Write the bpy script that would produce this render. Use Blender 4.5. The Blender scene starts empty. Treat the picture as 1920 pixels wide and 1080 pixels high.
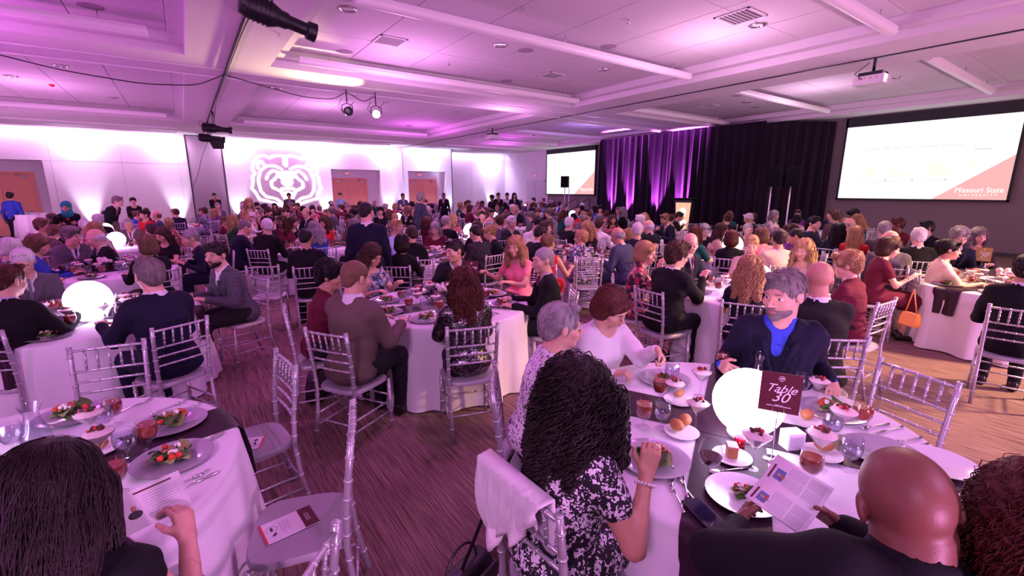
import bpy, math, random
import numpy as np
from mathutils import Vector, Matrix, Euler

R = math.radians
rng = np.random.default_rng(7)
random.seed(7)
SC = bpy.context.scene
COL = SC.collection

# ------------------------------------------------------------------ camera
CAM_H = 1.9
PITCH = R(12.25)
PSI = R(35.3)
cam_d = bpy.data.cameras.new('camera')
cam = bpy.data.objects.new('camera', cam_d)
COL.objects.link(cam)
cam_d.sensor_width = 36.0
cam_d.lens = 852.0 / 1920.0 * 36.0
cam_d.clip_start = 0.05
cam_d.clip_end = 200
cam.location = (0, 0, CAM_H)
cam.rotation_euler = (R(90) - PITCH, 0, -PSI)
SC.camera = cam

# ------------------------------------------------------------------ view
SC.view_settings.view_transform = 'Standard'
SC.view_settings.look = 'None'
SC.view_settings.gamma = 1.0
SC.view_settings.use_curve_mapping = False
SC.view_settings.exposure = 0.13
SC.cycles.use_denoising = True
SC.cycles.max_bounces = 7
SC.cycles.diffuse_bounces = 3
SC.cycles.glossy_bounces = 3
SC.cycles.transmission_bounces = 4
SC.cycles.transparent_max_bounces = 16
SC.cycles.sample_clamp_indirect = 4.0
SC.cycles.caustics_reflective = False
SC.cycles.caustics_refractive = False
# ------------------------------------------------------------------ world and lamps
wd = bpy.data.worlds.new('dim hall'); SC.world = wd; wd.use_nodes = True
wd.node_tree.nodes['Background'].inputs[0].default_value = (.62, .30, .62, 1)
wd.node_tree.nodes['Background'].inputs[1].default_value = .42
def lamp(kind, name, loc, target, col, e, size=60, blend=.6, rad=.06, shape=None, sy=None):
    l = bpy.data.lights.new(name, kind); l.energy = e; l.color = col
    o = bpy.data.objects.new(name, l); COL.objects.link(o); o.location = loc
    if target is not None:
        o.rotation_euler = (Vector(target) - Vector(loc)).to_track_quat('-Z', 'Y').to_euler()
    if kind == 'SPOT': l.spot_size = R(size); l.spot_blend = blend; l.shadow_soft_size = rad
    elif kind == 'POINT': l.shadow_soft_size = rad
    elif kind == 'AREA':
        l.size = size
        if sy: l.shape = 'RECTANGLE'; l.size_y = sy
    return o
WALL_FAR = 26.2; WALL_FAR2 = 28.0; WALL_STAGE = 19.2; STEP_X = 13.95; SOFFIT = 4.32; CEIL = 4.62
PINKV = (1.0, .38, .95); MAG = (.92, .14, .97); VIO = (.55, .30, 1.0); WHV = (.92, .80, 1.0); WARM = (1.0, .60, .46)
# wall washers: a narrow uplight on the floor and a downlight at the soffit, wall by wall
for x in (-3.29, -.23, 2.15, 6.25, 9.75):
    up = lamp('SPOT', 'wall uplight', (x, WALL_FAR - .22, .12), (x, WALL_FAR - .02, 3.0), WHV, 520, 46, .8, .05)
    lamp('SPOT', 'wall washer', (x, WALL_FAR - .38, SOFFIT - .03), (x, WALL_FAR, 3.3), (1.0, .60, 1.0), 240, 160, .9, .10)
for x in (10.65, 13.6): lamp('SPOT', 'wall uplight', (x, WALL_FAR - .22, .12), (x, WALL_FAR - .04, 3.2), (.66, .66, 1.0), 420, 46, .8, .05)
lamp('SPOT', 'wall washer', (12.3, WALL_FAR - .4, SOFFIT - .03), (12.3, WALL_FAR, 3.3), (.72, .66, 1.0), 330, 140, .9, .1)
for x in (17.9,):
    lamp('SPOT', 'wall uplight', (x, WALL_FAR2 - .22, .12), (x, WALL_FAR2 - .04, 3.2), (.72, .72, 1.0), 520, 40, .8, .05)
    lamp('SPOT', 'wall washer', (x, WALL_FAR2 - .55, SOFFIT - .03), (x, WALL_FAR2, 2.9), (.80, .62, 1.0), 360, 140, .9, .1)
for x0, x1, y, c in ((-6.9, .2, WALL_FAR, (1.0, .50, 1.0)), (1.9, 10.4, WALL_FAR, (1.0, .46, .92)), (10.8, 13.8, WALL_FAR, (.62, .52, 1.0)), (14.1, 19.0, WALL_FAR2, (.78, .50, 1.0))):
    lamp('AREA', 'wall cove strip', ((x0 + x1) / 2, y - .30, SOFFIT - .03), ((x0 + x1) / 2, y + .25, 2.6), c, 11 * (x1 - x0), x1 - x0, sy=.10)
# added magenta and pink spots, out of view, to fill the ceiling with colour
for y, c, e in ((2, MAG, 400), (8, MAG, 400), (14, MAG, 480), (20, PINKV, 560)):
    lamp('SPOT', 'ceiling fill', (-6.6, y, .3), (-2.0, y + .5, 4.6), c, e, 130, .9, .15)
for x, c, e in ((1, PINKV, 620), (6, PINKV, 760), (11, (1.0, .46, .72), 780), (16, (1.0, .50, .62), 620)):
    lamp('SPOT', 'ceiling fill', (x, -3.2, .4), (x + .4, 3.0, 4.6), c, e, 130, .9, .15)
# point lamps without fixtures, added to fill ceiling and room with colour
for (x, y, c, e) in ((4.0, 9.5, PINKV, 150), (4.2, 16.5, PINKV, 150), (8.2, 5.2, (1.0, .52, .85), 150), (8.6, 19.0, MAG, 150), (14.5, 21, MAG, 150), (14.4, 6.0, (.95, .60, .9), 110), (-3.0, 10.0, MAG, 130), (-3.0, 17.5, PINKV, 130), (8.4, 12.5, PINKV, 120), (14.5, 14.5, VIO, 120)):
    lamp('POINT', 'hall fill', (x, y, 3.55), None, c, e * .72, rad=.22)
# recessed downlights
DOWN = [(2.42, 7.8, MAG), (5.35, 7.94, PINKV), (8.3, 8.07, (1, .5, .8)), (8.28, 4.5, WARM), (2.42, 14.6, PINKV), (15.0, 8.25, PINKV), (5.6, 14.9, MAG), (8.4, 15.2, PINKV), (2.42, 19.0, MAG), (8.4, 19.6, MAG),
        (14.9, 15.2, PINKV), (2.42, 3.4, MAG), (5.3, 3.6, MAG), (14.8, 4.4, WARM), (-1.6, 7.4, MAG), (-1.9, 14.9, MAG), (-3.1, 16.9, MAG), (-1.4, 19.0, PINKV), (-4.2, 12.9, VIO), (15.0, 19.3, MAG)]
for (x, y, c) in DOWN:
    lamp('SPOT', 'downlight', (x, y, CEIL - .06), (x, y, 0), c, 150, 112, .7, .07)
# warm profile spots on the right-hand floor and on the guests
lamp('SPOT', 'warm profile', (9.2, -2.6, 4.1), (6.3, 1.5, 0), (1.0, .56, .36), 4600, 54, .7, .35)
lamp('SPOT', 'warm profile', (10.9, 3.4, 4.1), (7.6, 1.5, .4), (1.0, .62, .46), 1300, 70, .6, .12)
lamp('SPOT', 'front fill', (-3.2, -1.8, 4.0), (3.5, 5.5, .9), (.90, .42, .95), 620, 80, .6, .7)  # both front lamps: purple fill added from behind the camera
lamp('SPOT', 'front fill', (3.6, -3.2, 4.1), (2.6, 3.5, .8), (.82, .38, 1.0), 480, 80, .6, .7)
# stage curtain cans
for y in (15.9, 14.8, 13.25, 12.0):
    lamp('SPOT', 'curtain uplight', (16.98, y, .45), (17.30, y - .12, 2.1), (.80, .10, 1.0), 9500, 34, .6, .04)
# ------------------------------------------------------------------ materials
_mats = {}
def N(nt, t, **kw):
    n = nt.nodes.new(t)
    for k, v in kw.items():
        if k in n.inputs.keys(): n.inputs[k].default_value = v
        else: setattr(n, k, v)
    return n
def c4(c): return (c[0], c[1], c[2], 1.0)
def base_mat(name):
    m = bpy.data.materials.new(name); m.use_nodes = True
    nt = m.node_tree; nt.nodes.clear()
    out = nt.nodes.new('ShaderNodeOutputMaterial')
    return m, nt, out
def mat(name, col, rough=0.6, metal=0.0, spec=0.5, sheen=0.0, noise=0.0, nscale=30.0, bump=0.0, bscale=60.0, emit=None, estr=1.0, aniso=None, sss=0.0, coat=0.0):
    """plain procedural surface: colour broken up by noise, fine relief from a bump"""
    key = (name, col, rough, metal, noise, bump, estr)
    if key in _mats: return _mats[key]
    m, nt, out = base_mat(name)
    b = N(nt, 'ShaderNodeBsdfPrincipled')
    b.inputs['Base Color'].default_value = c4(col)
    b.inputs['Roughness'].default_value = rough
    b.inputs['Metallic'].default_value = metal
    b.inputs['Specular IOR Level'].default_value = spec
    if sheen: b.inputs['Sheen Weight'].default_value = sheen
    if coat: b.inputs['Coat Weight'].default_value = coat
    if sss:
        b.inputs['Subsurface Weight'].default_value = sss
        b.inputs['Subsurface Radius'].default_value = (0.012, 0.005, 0.003)
        b.inputs['Subsurface Scale'].default_value = 1.0
    if emit:
        b.inputs['Emission Color'].default_value = c4(emit); b.inputs['Emission Strength'].default_value = estr
    if noise or bump:
        tc = N(nt, 'ShaderNodeTexCoord')
        mp = N(nt, 'ShaderNodeMapping')
        if aniso: mp.inputs['Scale'].default_value = aniso
        nt.links.new(tc.outputs['Object'], mp.inputs['Vector'])
    if noise:
        t = N(nt, 'ShaderNodeTexNoise', Scale=nscale, Detail=3.0)
        nt.links.new(mp.outputs[0], t.inputs['Vector'])
        r = N(nt, 'ShaderNodeMapRange'); r.inputs[3].default_value = 1 - noise; r.inputs[4].default_value = 1 + noise
        nt.links.new(t.outputs['Fac'], r.inputs[0])
        mx = N(nt, 'ShaderNodeVectorMath', operation='SCALE'); mx.inputs[0].default_value = col
        nt.links.new(r.outputs[0], mx.inputs['Scale']); nt.links.new(mx.outputs[0], b.inputs['Base Color'])
    if bump:
        t = N(nt, 'ShaderNodeTexNoise', Scale=bscale, Detail=3.0)
        nt.links.new(mp.outputs[0], t.inputs['Vector'])
        bp = N(nt, 'ShaderNodeBump'); bp.inputs['Strength'].default_value = bump; bp.inputs['Distance'].default_value = 0.01
        nt.links.new(t.outputs['Fac'], bp.inputs['Height']); nt.links.new(bp.outputs[0], b.inputs['Normal'])
    nt.links.new(b.outputs[0], out.inputs[0])
    _mats[key] = m
    return m
def glow(name, col, s):
    m, nt, out = base_mat(name)
    e = N(nt, 'ShaderNodeEmission'); e.inputs[0].default_value = c4(col); e.inputs[1].default_value = s
    nt.links.new(e.outputs[0], out.inputs[0]); return m
def thin_glass(name, tint=(1, 1, 1), gl=0.12, rough=0.03):
    m, nt, out = base_mat(name)
    t = N(nt, 'ShaderNodeBsdfTransparent'); t.inputs[0].default_value = c4(tint)
    g = N(nt, 'ShaderNodeBsdfGlossy'); g.inputs['Roughness'].default_value = rough
    lw = N(nt, 'ShaderNodeLayerWeight'); lw.inputs[0].default_value = 0.5
    pw = N(nt, 'ShaderNodeMath', operation='POWER'); pw.inputs[1].default_value = 3.0; nt.links.new(lw.outputs['Facing'], pw.inputs[0])
    ad = N(nt, 'ShaderNodeMath', operation='MULTIPLY_ADD', use_clamp=True); ad.inputs[1].default_value = .55; ad.inputs[2].default_value = gl
    nt.links.new(pw.outputs[0], ad.inputs[0])
    mx = N(nt, 'ShaderNodeMixShader')
    nt.links.new(ad.outputs[0], mx.inputs[0]); nt.links.new(t.outputs[0], mx.inputs[1]); nt.links.new(g.outputs[0], mx.inputs[2])
    nt.links.new(mx.outputs[0], out.inputs[0]); return m
def print_mat(name, bg, cols, kind='floral', scale=14.0, rough=0.75):
    """woven or printed cloth: floral blots, sequins or a check"""
    m, nt, out = base_mat(name)
    b = N(nt, 'ShaderNodeBsdfPrincipled'); b.inputs['Roughness'].default_value = rough
    tc = N(nt, 'ShaderNodeTexCoord')
    cur = None
    def mix(fac, c, prev):
        mx = N(nt, 'ShaderNodeMix', data_type='RGBA')
        nt.links.new(fac, mx.inputs[0])
        if prev is None: mx.inputs[6].default_value = c4(bg)
        else: nt.links.new(prev, mx.inputs[6])
        mx.inputs[7].default_value = c4(c)
        return mx.outputs[2]
    if kind == 'floral':
        for i, c in enumerate(cols):
            mp = N(nt, 'ShaderNodeMapping'); mp.inputs['Location'].default_value = (i * 3.1, i * 1.7, i * 5.3)
            nt.links.new(tc.outputs['Object'], mp.inputs[0])
            nz = N(nt, 'ShaderNodeTexNoise', Scale=scale * 1.3, Detail=2.0)
            nt.links.new(mp.outputs[0], nz.inputs['Vector'])
            vo = N(nt, 'ShaderNodeTexVoronoi', Scale=scale)
            ad = N(nt, 'ShaderNodeVectorMath', operation='MULTIPLY_ADD')
            ad.inputs[1].default_value = (0.10, 0.10, 0.10)
            nt.links.new(nz.outputs['Color'], ad.inputs[0]); nt.links.new(mp.outputs[0], ad.inputs[2])
            nt.links.new(ad.outputs[0], vo.inputs['Vector'])
            # petals: distance wobbled by a finer noise
            n2 = N(nt, 'ShaderNodeTexNoise', Scale=scale * 5, Detail=1.0)
            nt.links.new(mp.outputs[0], n2.inputs['Vector'])
            s = N(nt, 'ShaderNodeMath', operation='MULTIPLY_ADD'); s.inputs[1].default_value = 0.9
            nt.links.new(n2.outputs['Fac'], s.inputs[0]); nt.links.new(vo.outputs['Distance'], s.inputs[2])
            t = N(nt, 'ShaderNodeMath', operation='LESS_THAN'); t.inputs[1].default_value = 0.86
            nt.links.new(s.outputs[0], t.inputs[0])
            cur = mix(t.outputs[0], c, cur)
    elif kind == 'sprig':
        for i, c in enumerate(cols):
            mp = N(nt, 'ShaderNodeMapping'); mp.inputs['Location'].default_value = (i * 3.1, i * 1.7, i * 5.3)
            nt.links.new(tc.outputs['Object'], mp.inputs[0])
            nz = N(nt, 'ShaderNodeTexNoise', Scale=scale * 2.2, Detail=2.0)
            nt.links.new(mp.outputs[0], nz.inputs['Vector'])
            t = N(nt, 'ShaderNodeMath', operation='GREATER_THAN'); t.inputs[1].default_value = 0.60
            nt.links.new(nz.outputs['Fac'], t.inputs[0])
            cur = mix(t.outputs[0], c, cur)
    elif kind == 'sequin':
        vo = N(nt, 'ShaderNodeTexVoronoi', Scale=scale * 10); nt.links.new(tc.outputs['Object'], vo.inputs['Vector'])
        sp = N(nt, 'ShaderNodeSeparateColor'); nt.links.new(vo.outputs['Color'], sp.inputs[0])
        t = N(nt, 'ShaderNodeMath', operation='GREATER_THAN'); t.inputs[1].default_value = 0.86
        nt.links.new(sp.outputs[0], t.inputs[0])
        cur = mix(t.outputs[0], cols[0], cur)
        nt.links.new(t.outputs[0], b.inputs['Metallic'])
        b.inputs['Roughness'].default_value = 0.3
    elif kind == 'check':
        sx = N(nt, 'ShaderNodeSeparateXYZ'); nt.links.new(tc.outputs['Object'], sx.inputs[0])
        for i, c in enumerate(cols):
            for ax in (0, 2):
                ms = N(nt, 'ShaderNodeMath', operation='MULTIPLY'); ms.inputs[1].default_value = scale * (1 + i)
                nt.links.new(sx.outputs[ax], ms.inputs[0])
                fr = N(nt, 'ShaderNodeMath', operation='FRACT'); nt.links.new(ms.outputs[0], fr.inputs[0])
                t = N(nt, 'ShaderNodeMath', operation='LESS_THAN'); t.inputs[1].default_value = 0.16
                nt.links.new(fr.outputs[0], t.inputs[0])
                h = N(nt, 'ShaderNodeMath', operation='MULTIPLY'); h.inputs[1].default_value = 0.55
                nt.links.new(t.outputs[0], h.inputs[0])
                cur = mix(h.outputs[0], c, cur)
    nt.links.new(cur, b.inputs['Base Color'])
    nt.links.new(b.outputs[0], out.inputs[0])
    return m

# ------------------------------------------------------------------ scene objects
def tag(o, label=None, cat=None, group=None, kind=None):
    if label: o['label'] = label
    if cat: o['category'] = cat
    if group: o['group'] = group
    if kind: o['kind'] = kind
    return o
def empty(name, loc=(0, 0, 0), rz=0.0, parent=None, scale=1.0):
    o = bpy.data.objects.new(name, None); COL.objects.link(o)
    o.location = loc; o.rotation_euler = (0, 0, rz); o.scale = (scale,) * 3
    o.empty_display_size = 0.1
    o.parent = parent
    return o
def put(name, me, parent=None, m=None, loc=(0, 0, 0), rot=(0, 0, 0), scale=None):
    """link one object that uses mesh data me; m overrides the material on the object only"""
    o = bpy.data.objects.new(name, me); COL.objects.link(o)
    o.parent = parent; o.location = loc; o.rotation_euler = rot
    if scale is not None: o.scale = scale if hasattr(scale, '__len__') else (scale,) * 3
    if m is not None:
        if len(me.materials) == 0: me.materials.append(None)
        o.material_slots[0].link = 'OBJECT'; o.material_slots[0].material = m
    return o

class MB:
    """collects plain shapes into one mesh"""
    def __init__(s): s.v = []; s.f = []; s.mi = []; s.cur = 0; s.n = 0
    def add(s, v, f):
        v = np.asarray(v, float); s.v.append(v)
        for q in f: s.f.append([i + s.n for i in q]); s.mi.append(s.cur)
        s.n += len(v); return s
    def box(s, x0, x1, y0, y1, z0, z1):
        v = [(x0, y0, z0), (x1, y0, z0), (x1, y1, z0), (x0, y1, z0), (x0, y0, z1), (x1, y0, z1), (x1, y1, z1), (x0, y1, z1)]
        return s.add(v, [(3, 2, 1, 0), (4, 5, 6, 7), (0, 1, 5, 4), (1, 2, 6, 5), (2, 3, 7, 6), (3, 0, 4, 7)])
    def tube(s, pts, r, n=8, cap=True, up=(0, 0, 1)):
        pts = np.asarray(pts, float); k = len(pts)
        r = np.broadcast_to(np.asarray(r, float), (k,))
        t = np.gradient(pts, axis=0); t /= np.linalg.norm(t, axis=1)[:, None] + 1e-9
        u = np.array(up, float)
        if abs(t[0] @ u) > 0.9: u = np.array((1., 0, 0)) if abs(t[0][0]) < .9 else np.array((0, 1., 0))
        vs = []
        for i in range(k):
            a = np.cross(t[i], u); a /= np.linalg.norm(a) + 1e-9
            b = np.cross(a, t[i]); u = b
            for j in range(n):
                w = 2 * math.pi * j / n
                vs.append(pts[i] + r[i] * (math.cos(w) * a + math.sin(w) * b))
        fs = []
        for i in range(k - 1):
            for j in range(n):
                fs.append((i * n + j, (i + 1) * n + j, (i + 1) * n + (j + 1) % n, i * n + (j + 1) % n))
        if cap:
            fs.append(list(range(n))); fs.append(list(range((k - 1) * n, k * n))[::-1])
        return s.add(vs, fs)
    def lathe(s, prof, n=20, c=(0, 0, 0), closed=False):
        """prof: (r,z) pairs from bottom to top"""
        vs = []; k = len(prof)
        for (r, z) in prof:
            for j in range(n):
                w = 2 * math.pi * j / n
                vs.append((c[0] + max(r, 1e-4) * math.cos(w), c[1] + max(r, 1e-4) * math.sin(w), c[2] + z))
        fs = [(i * n + j, i * n + (j + 1) % n, (i + 1) * n + (j + 1) % n, (i + 1) * n + j) for i in range(k - 1) for j in range(n)]
        return s.add(vs, fs)
    def ball(s, c, r, n=10, m=7):
        r = np.broadcast_to(np.asarray(r, float), (3,))
        vs = []
        for i in range(m + 1):
            th = math.pi * i / m
            for j in range(n):
                w = 2 * math.pi * j / n
                vs.append((c[0] - r[0] * math.sin(th) * math.cos(w) * -1, c[1] + r[1] * math.sin(th) * math.sin(w), c[2] - r[2] * math.cos(th)))
        fs = [(i * n + j, i * n + (j + 1) % n, (i + 1) * n + (j + 1) % n, (i + 1) * n + j) for i in range(m) for j in range(n)]
        return s.add(vs, fs)
    def grid(s, P):
        P = np.asarray(P, float); a, b = P.shape[:2]
        return s.add(P.reshape(-1, 3), [(i * b + j, i * b + j + 1, (i + 1) * b + j + 1, (i + 1) * b + j) for i in range(a - 1) for j in range(b - 1)])
    def xf(s, M):
        M = np.array(M); s.v = [a @ M[:3, :3].T + M[:3, 3] for a in s.v]; return s
    def mesh(s, name, mats=None, smooth=True, angle=None):
        me = bpy.data.meshes.new(name)
        me.from_pydata(np.concatenate(s.v).tolist(), [], s.f)
        for m in (mats or []): me.materials.append(m)
        if any(s.mi): me.polygons.foreach_set('material_index', s.mi)
        if smooth:
            me.polygons.foreach_set('use_smooth', [True] * len(me.polygons))
            if angle: me.set_sharp_from_angle(angle=R(angle))
        me.update(); return me
def arr_mesh(name, V, Q, mats=None, smooth=True):
    me = bpy.data.meshes.new(name)
    V = np.asarray(V, np.float32); Q = np.asarray(Q, np.int32)
    nv, nq, k = len(V), len(Q), Q.shape[1]
    me.vertices.add(nv); me.vertices.foreach_set('co', V.ravel())
    me.loops.add(nq * k); me.loops.foreach_set('vertex_index', Q.ravel())
    me.polygons.add(nq); me.polygons.foreach_set('loop_start', np.arange(nq, dtype=np.int32) * k)
    me.polygons.foreach_set('use_smooth', np.ones(nq, bool) if smooth else np.zeros(nq, bool))
    me.update(calc_edges=True); me.validate()
    for m in (mats or []): me.materials.append(m)
    return me
def text_obj(name, s, size, m, parent, loc, rot, shear=0.0, ext=0.0006, align='CENTER', sp=1.0):
    cu = bpy.data.curves.new(name, 'FONT'); cu.body = s; cu.size = size; cu.align_x = align; cu.align_y = 'CENTER'
    cu.shear = shear; cu.extrude = ext; cu.space_character = sp
    cu.materials.append(m)
    t = bpy.data.objects.new(name, cu); COL.objects.link(t); bpy.context.view_layer.update()
    me = bpy.data.meshes.new_from_object(t.evaluated_get(bpy.context.evaluated_depsgraph_get())); bpy.data.objects.remove(t)
    me.materials.clear(); me.materials.append(m)
    o = bpy.data.objects.new(name, me); COL.objects.link(o); o.parent = parent; o.location = loc; o.rotation_euler = rot
    return o

# ------------------------------------------------------------------ implicit figures
def rotm(ax, ay, az):
    return np.array(Euler((ax, ay, az), 'XYZ').to_matrix())
def nrm(v):
    v = np.asarray(v, float); return v / (np.linalg.norm(v) + 1e-9)
def field(prims, lo, hi, h):
    lo = np.asarray(lo, float); hi = np.asarray(hi, float)
    n = np.ceil((hi - lo) / h).astype(int) + 1
    ax = [np.float32(lo[i]) + np.arange(n[i], dtype=np.float32) * np.float32(h) for i in range(3)]
    F = np.full(n, 0.3, np.float32)
    for p in prims:
        t = p[0]
        if t in 'cC':
            a, b, ra, rb, k = p[1:]
            a = np.asarray(a, np.float32); b = np.asarray(b, np.float32)
            m = max(ra, rb) + k + 2.5 * h
            l, u = np.minimum(a, b) - m, np.maximum(a, b) + m
        else:
            c, r, M, k = p[1:]
            c = np.asarray(c, np.float32); r = np.asarray(r, np.float32)
            m = float(r.max()) + k + 2.5 * h
            l, u = c - m, c + m
        i0 = np.clip(np.floor((l - lo) / h).astype(int), 0, n); i1 = np.clip(np.ceil((u - lo) / h).astype(int) + 1, 0, n)
        if (i1 <= i0).any(): continue
        sl = tuple(slice(i0[i], i1[i]) for i in range(3))
        x = ax[0][sl[0]][:, None, None]; y = ax[1][sl[1]][None, :, None]; z = ax[2][sl[2]][None, None, :]
        if t in 'cC':
            d = b - a; L = float(d @ d) + 1e-9
            s = ((x - a[0]) * d[0] + (y - a[1]) * d[1] + (z - a[2]) * d[2]) / L
            np.clip(s, 0, 1, out=s)
            D = np.sqrt((x - a[0] - s * d[0]) ** 2 + (y - a[1] - s * d[1]) ** 2 + (z - a[2] - s * d[2]) ** 2) - (ra + (rb - ra) * s)
        else:
            px, py, pz = x - c[0], y - c[1], z - c[2]
            if M is not None:
                M = np.asarray(M, np.float32)
                px, py, pz = (px * M[0, 0] + py * M[1, 0] + pz * M[2, 0], px * M[0, 1] + py * M[1, 1] + pz * M[2, 1], px * M[0, 2] + py * M[1, 2] + pz * M[2, 2])
            k0 = np.sqrt((px / r[0]) ** 2 + (py / r[1]) ** 2 + (pz / r[2]) ** 2)
            k1 = np.sqrt((px / r[0] ** 2) ** 2 + (py / r[1] ** 2) ** 2 + (pz / r[2] ** 2) ** 2) + 1e-6
            D = k0 * (k0 - 1) / k1
        G = F[sl]
        if t in 'ce':
            w = np.clip(0.5 + 0.5 * (G - D) / k, 0, 1)
            F[sl] = G + (D - G) * w - k * w * (1 - w)
        else:
            D = -D
            w = np.clip(0.5 - 0.5 * (G - D) / k, 0, 1)
            F[sl] = G + (D - G) * w + k * w * (1 - w)
    return F, lo
_E = [(0, 1), (2, 3), (4, 5), (6, 7), (0, 2), (1, 3), (4, 6), (5, 7), (0, 4), (1, 5), (2, 6), (3, 7)]
_O = np.array([(i >> 2 & 1, i >> 1 & 1, i & 1) for i in range(8)])
def snet(F, lo, h):
    S = F < 0
    cnt = np.zeros(tuple(np.array(F.shape) - 1), np.int8)
    for o in _O:
        cnt += S[o[0]:S.shape[0] - 1 + o[0], o[1]:S.shape[1] - 1 + o[1], o[2]:S.shape[2] - 1 + o[2]]
    act = np.argwhere((cnt > 0) & (cnt < 8))
    if len(act) == 0: return np.zeros((0, 3)), np.zeros((0, 4), int)
    vals = np.stack([F[act[:, 0] + o[0], act[:, 1] + o[1], act[:, 2] + o[2]] for o in _O], 1)
    P = np.zeros((len(act), 3)); C = np.zeros(len(act))
    for a, b in _E:
        va, vb = vals[:, a], vals[:, b]
        m = (va < 0) != (vb < 0)
        t = np.where(m, va / np.where(m, va - vb, 1), 0)
        P += m[:, None] * (_O[a] + t[:, None] * (_O[b] - _O[a])); C += m
    V = (act + P / C[:, None]) * h + lo
    idx = np.full(cnt.shape, -1, np.int32); idx[tuple(act.T)] = np.arange(len(act))
    Q = []
    for a in range(3):
        b, c = (a + 1) % 3, (a + 2) % 3
        s0 = [slice(None)] * 3; s1 = [slice(None)] * 3
        s0[a] = slice(0, -1); s1[a] = slice(1, None)
        for q in (b, c): s0[q] = slice(1, -1); s1[q] = slice(1, -1)
        A, B = S[tuple(s0)], S[tuple(s1)]
        e = np.argwhere(A != B)
        if len(e) == 0: continue
        fl = A[tuple(e.T)]
        e[:, b] += 1; e[:, c] += 1
        def g(db, dc):
            k = e.copy(); k[:, b] += db; k[:, c] += dc; return idx[tuple(k.T)]
        q = np.stack([g(-1, -1), g(0, -1), g(0, 0), g(-1, 0)], 1)
        q[~fl] = q[~fl][:, ::-1]
        Q.append(q)
    Q = np.concatenate(Q); Q = Q[(Q >= 0).all(1)]
    return V, Q
def bounds(prims, pad=0.02):
    l, u = [], []
    for p in prims:
        if p[0] == 'c':
            m = max(p[3], p[4]); l += [np.minimum(p[1], p[2]) - m]; u += [np.maximum(p[1], p[2]) + m]
        elif p[0] == 'e':
            m = max(p[2]); l += [np.asarray(p[1]) - m]; u += [np.asarray(p[1]) + m]
    return np.min(l, 0) - pad, np.max(u, 0) + pad
def wrinkle(V, amp, f=22.0, seed=0):
    """cloth folds: shift vertices by layered waves"""
    r = np.random.default_rng(seed); D = np.zeros(len(V))
    for i in range(5):
        k = r.normal(size=3) * f * (1 + 0.35 * i); k[2] *= 1.3
        D += np.sin(V @ k + r.uniform(0, 6.28)) / (1 + 0.5 * i)
    return D * amp
def vnormals(V, Q):
    n = np.cross(V[Q[:, 2]] - V[Q[:, 0]], V[Q[:, 3]] - V[Q[:, 1]])
    Nn = np.zeros_like(V)
    for i in range(4): np.add.at(Nn, Q[:, i], n)
    return Nn / (np.linalg.norm(Nn, axis=1)[:, None] + 1e-12)
def skin_mesh(name, prims, h, fine=(), fold=0.0, seed=0, cut=None):
    """one mesh from a blended figure; boxes in fine are meshed at a smaller step"""
    lo, hi = bounds(prims)
    F, o = field(prims, lo, hi, h)
    V, Q = snet(F, o, h)
    Vs, Qs = [], []
    if len(fine):
        ce = V[Q].mean(1); keep = np.ones(len(Q), bool)
        for (a, b, hf) in fine:
            keep &= ~((ce > np.asarray(a)) & (ce < np.asarray(b))).all(1)
        Q = Q[keep]
    Vs.append(V); Qs.append(Q); n = len(V)
    for (a, b, hf) in fine:
        a = np.asarray(a) - h * 0.9; b = np.asarray(b) + h * 0.9
        F, o = field(prims, a, b, hf); v, q = snet(F, o, hf)
        if len(q) == 0: continue
        Vs.append(v); Qs.append(q + n); n += len(v)
    V = np.concatenate(Vs); Q = np.concatenate(Qs)
    if fold:
        V = V + vnormals(V, Q) * wrinkle(V, fold, seed=seed)[:, None]
    if cut is not None:
        Q = Q[~cut(V[Q].mean(1))]
    used = np.unique(Q); mp = np.zeros(len(V), int); mp[used] = np.arange(len(used))
    return arr_mesh(name, V[used], mp[Q])
# ------------------------------------------------------------------ people
def ik(S, W, l1, l2, pole):
    S = np.asarray(S, float); W = np.asarray(W, float)
    d = W - S; L = np.linalg.norm(d); L2 = min(L, (l1 + l2) * 0.985)
    d /= L; W = S + d * L2
    a = (l1 * l1 - l2 * l2 + L2 * L2) / (2 * L2); hgt = math.sqrt(max(l1 * l1 - a * a, 0))
    p = np.asarray(pole, float); p = p - (p @ d) * d; p = nrm(p)
    return S + d * a + p * hgt, W
def head_prims(fem=False, nose=1.0):
    j = 0.9 if fem else 1.0
    P = [('e', (0, -.018, .028), (.075, .094, .088), None, .01),
         ('e', (0, .028, -.035), (.058 * j, .062, .075), None, .03),
         ('e', (0, .066, -.088), (.026 * j, .022, .020), None, .018),
         ('e', (0, .072, .020), (.052, .020, .014), None, .014),
         ('e', (.042, .058, -.028), (.022, .024, .022), None, .018),
         ('e', (-.042, .058, -.028), (.022, .024, .022), None, .018),
         ('E', (.031, .099, .004), (.017, .014, .012), None, .010),
         ('E', (-.031, .099, .004), (.017, .014, .012), None, .010),
         ('c', (0, .088, .008), (0, .108 + .004 * nose, -.026), .007, .0105, .007),
         ('e', (.011, .098, -.031), (.008, .009, .007), None, .004),
         ('e', (-.011, .098, -.031), (.008, .009, .007), None, .004),
         ('e', (0, .090, -.056), (.024, .012, .006), None, .004),
         ('e', (0, .089, -.066), (.019, .012, .006), None, .004),
         ('e', (.077, -.008, -.006), (.009, .019, .031), rotm(0, 0, .25), .004),
         ('e', (-.077, -.008, -.006), (.009, .019, .031), rotm(0, 0, -.25), .004)]
    return P
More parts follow.
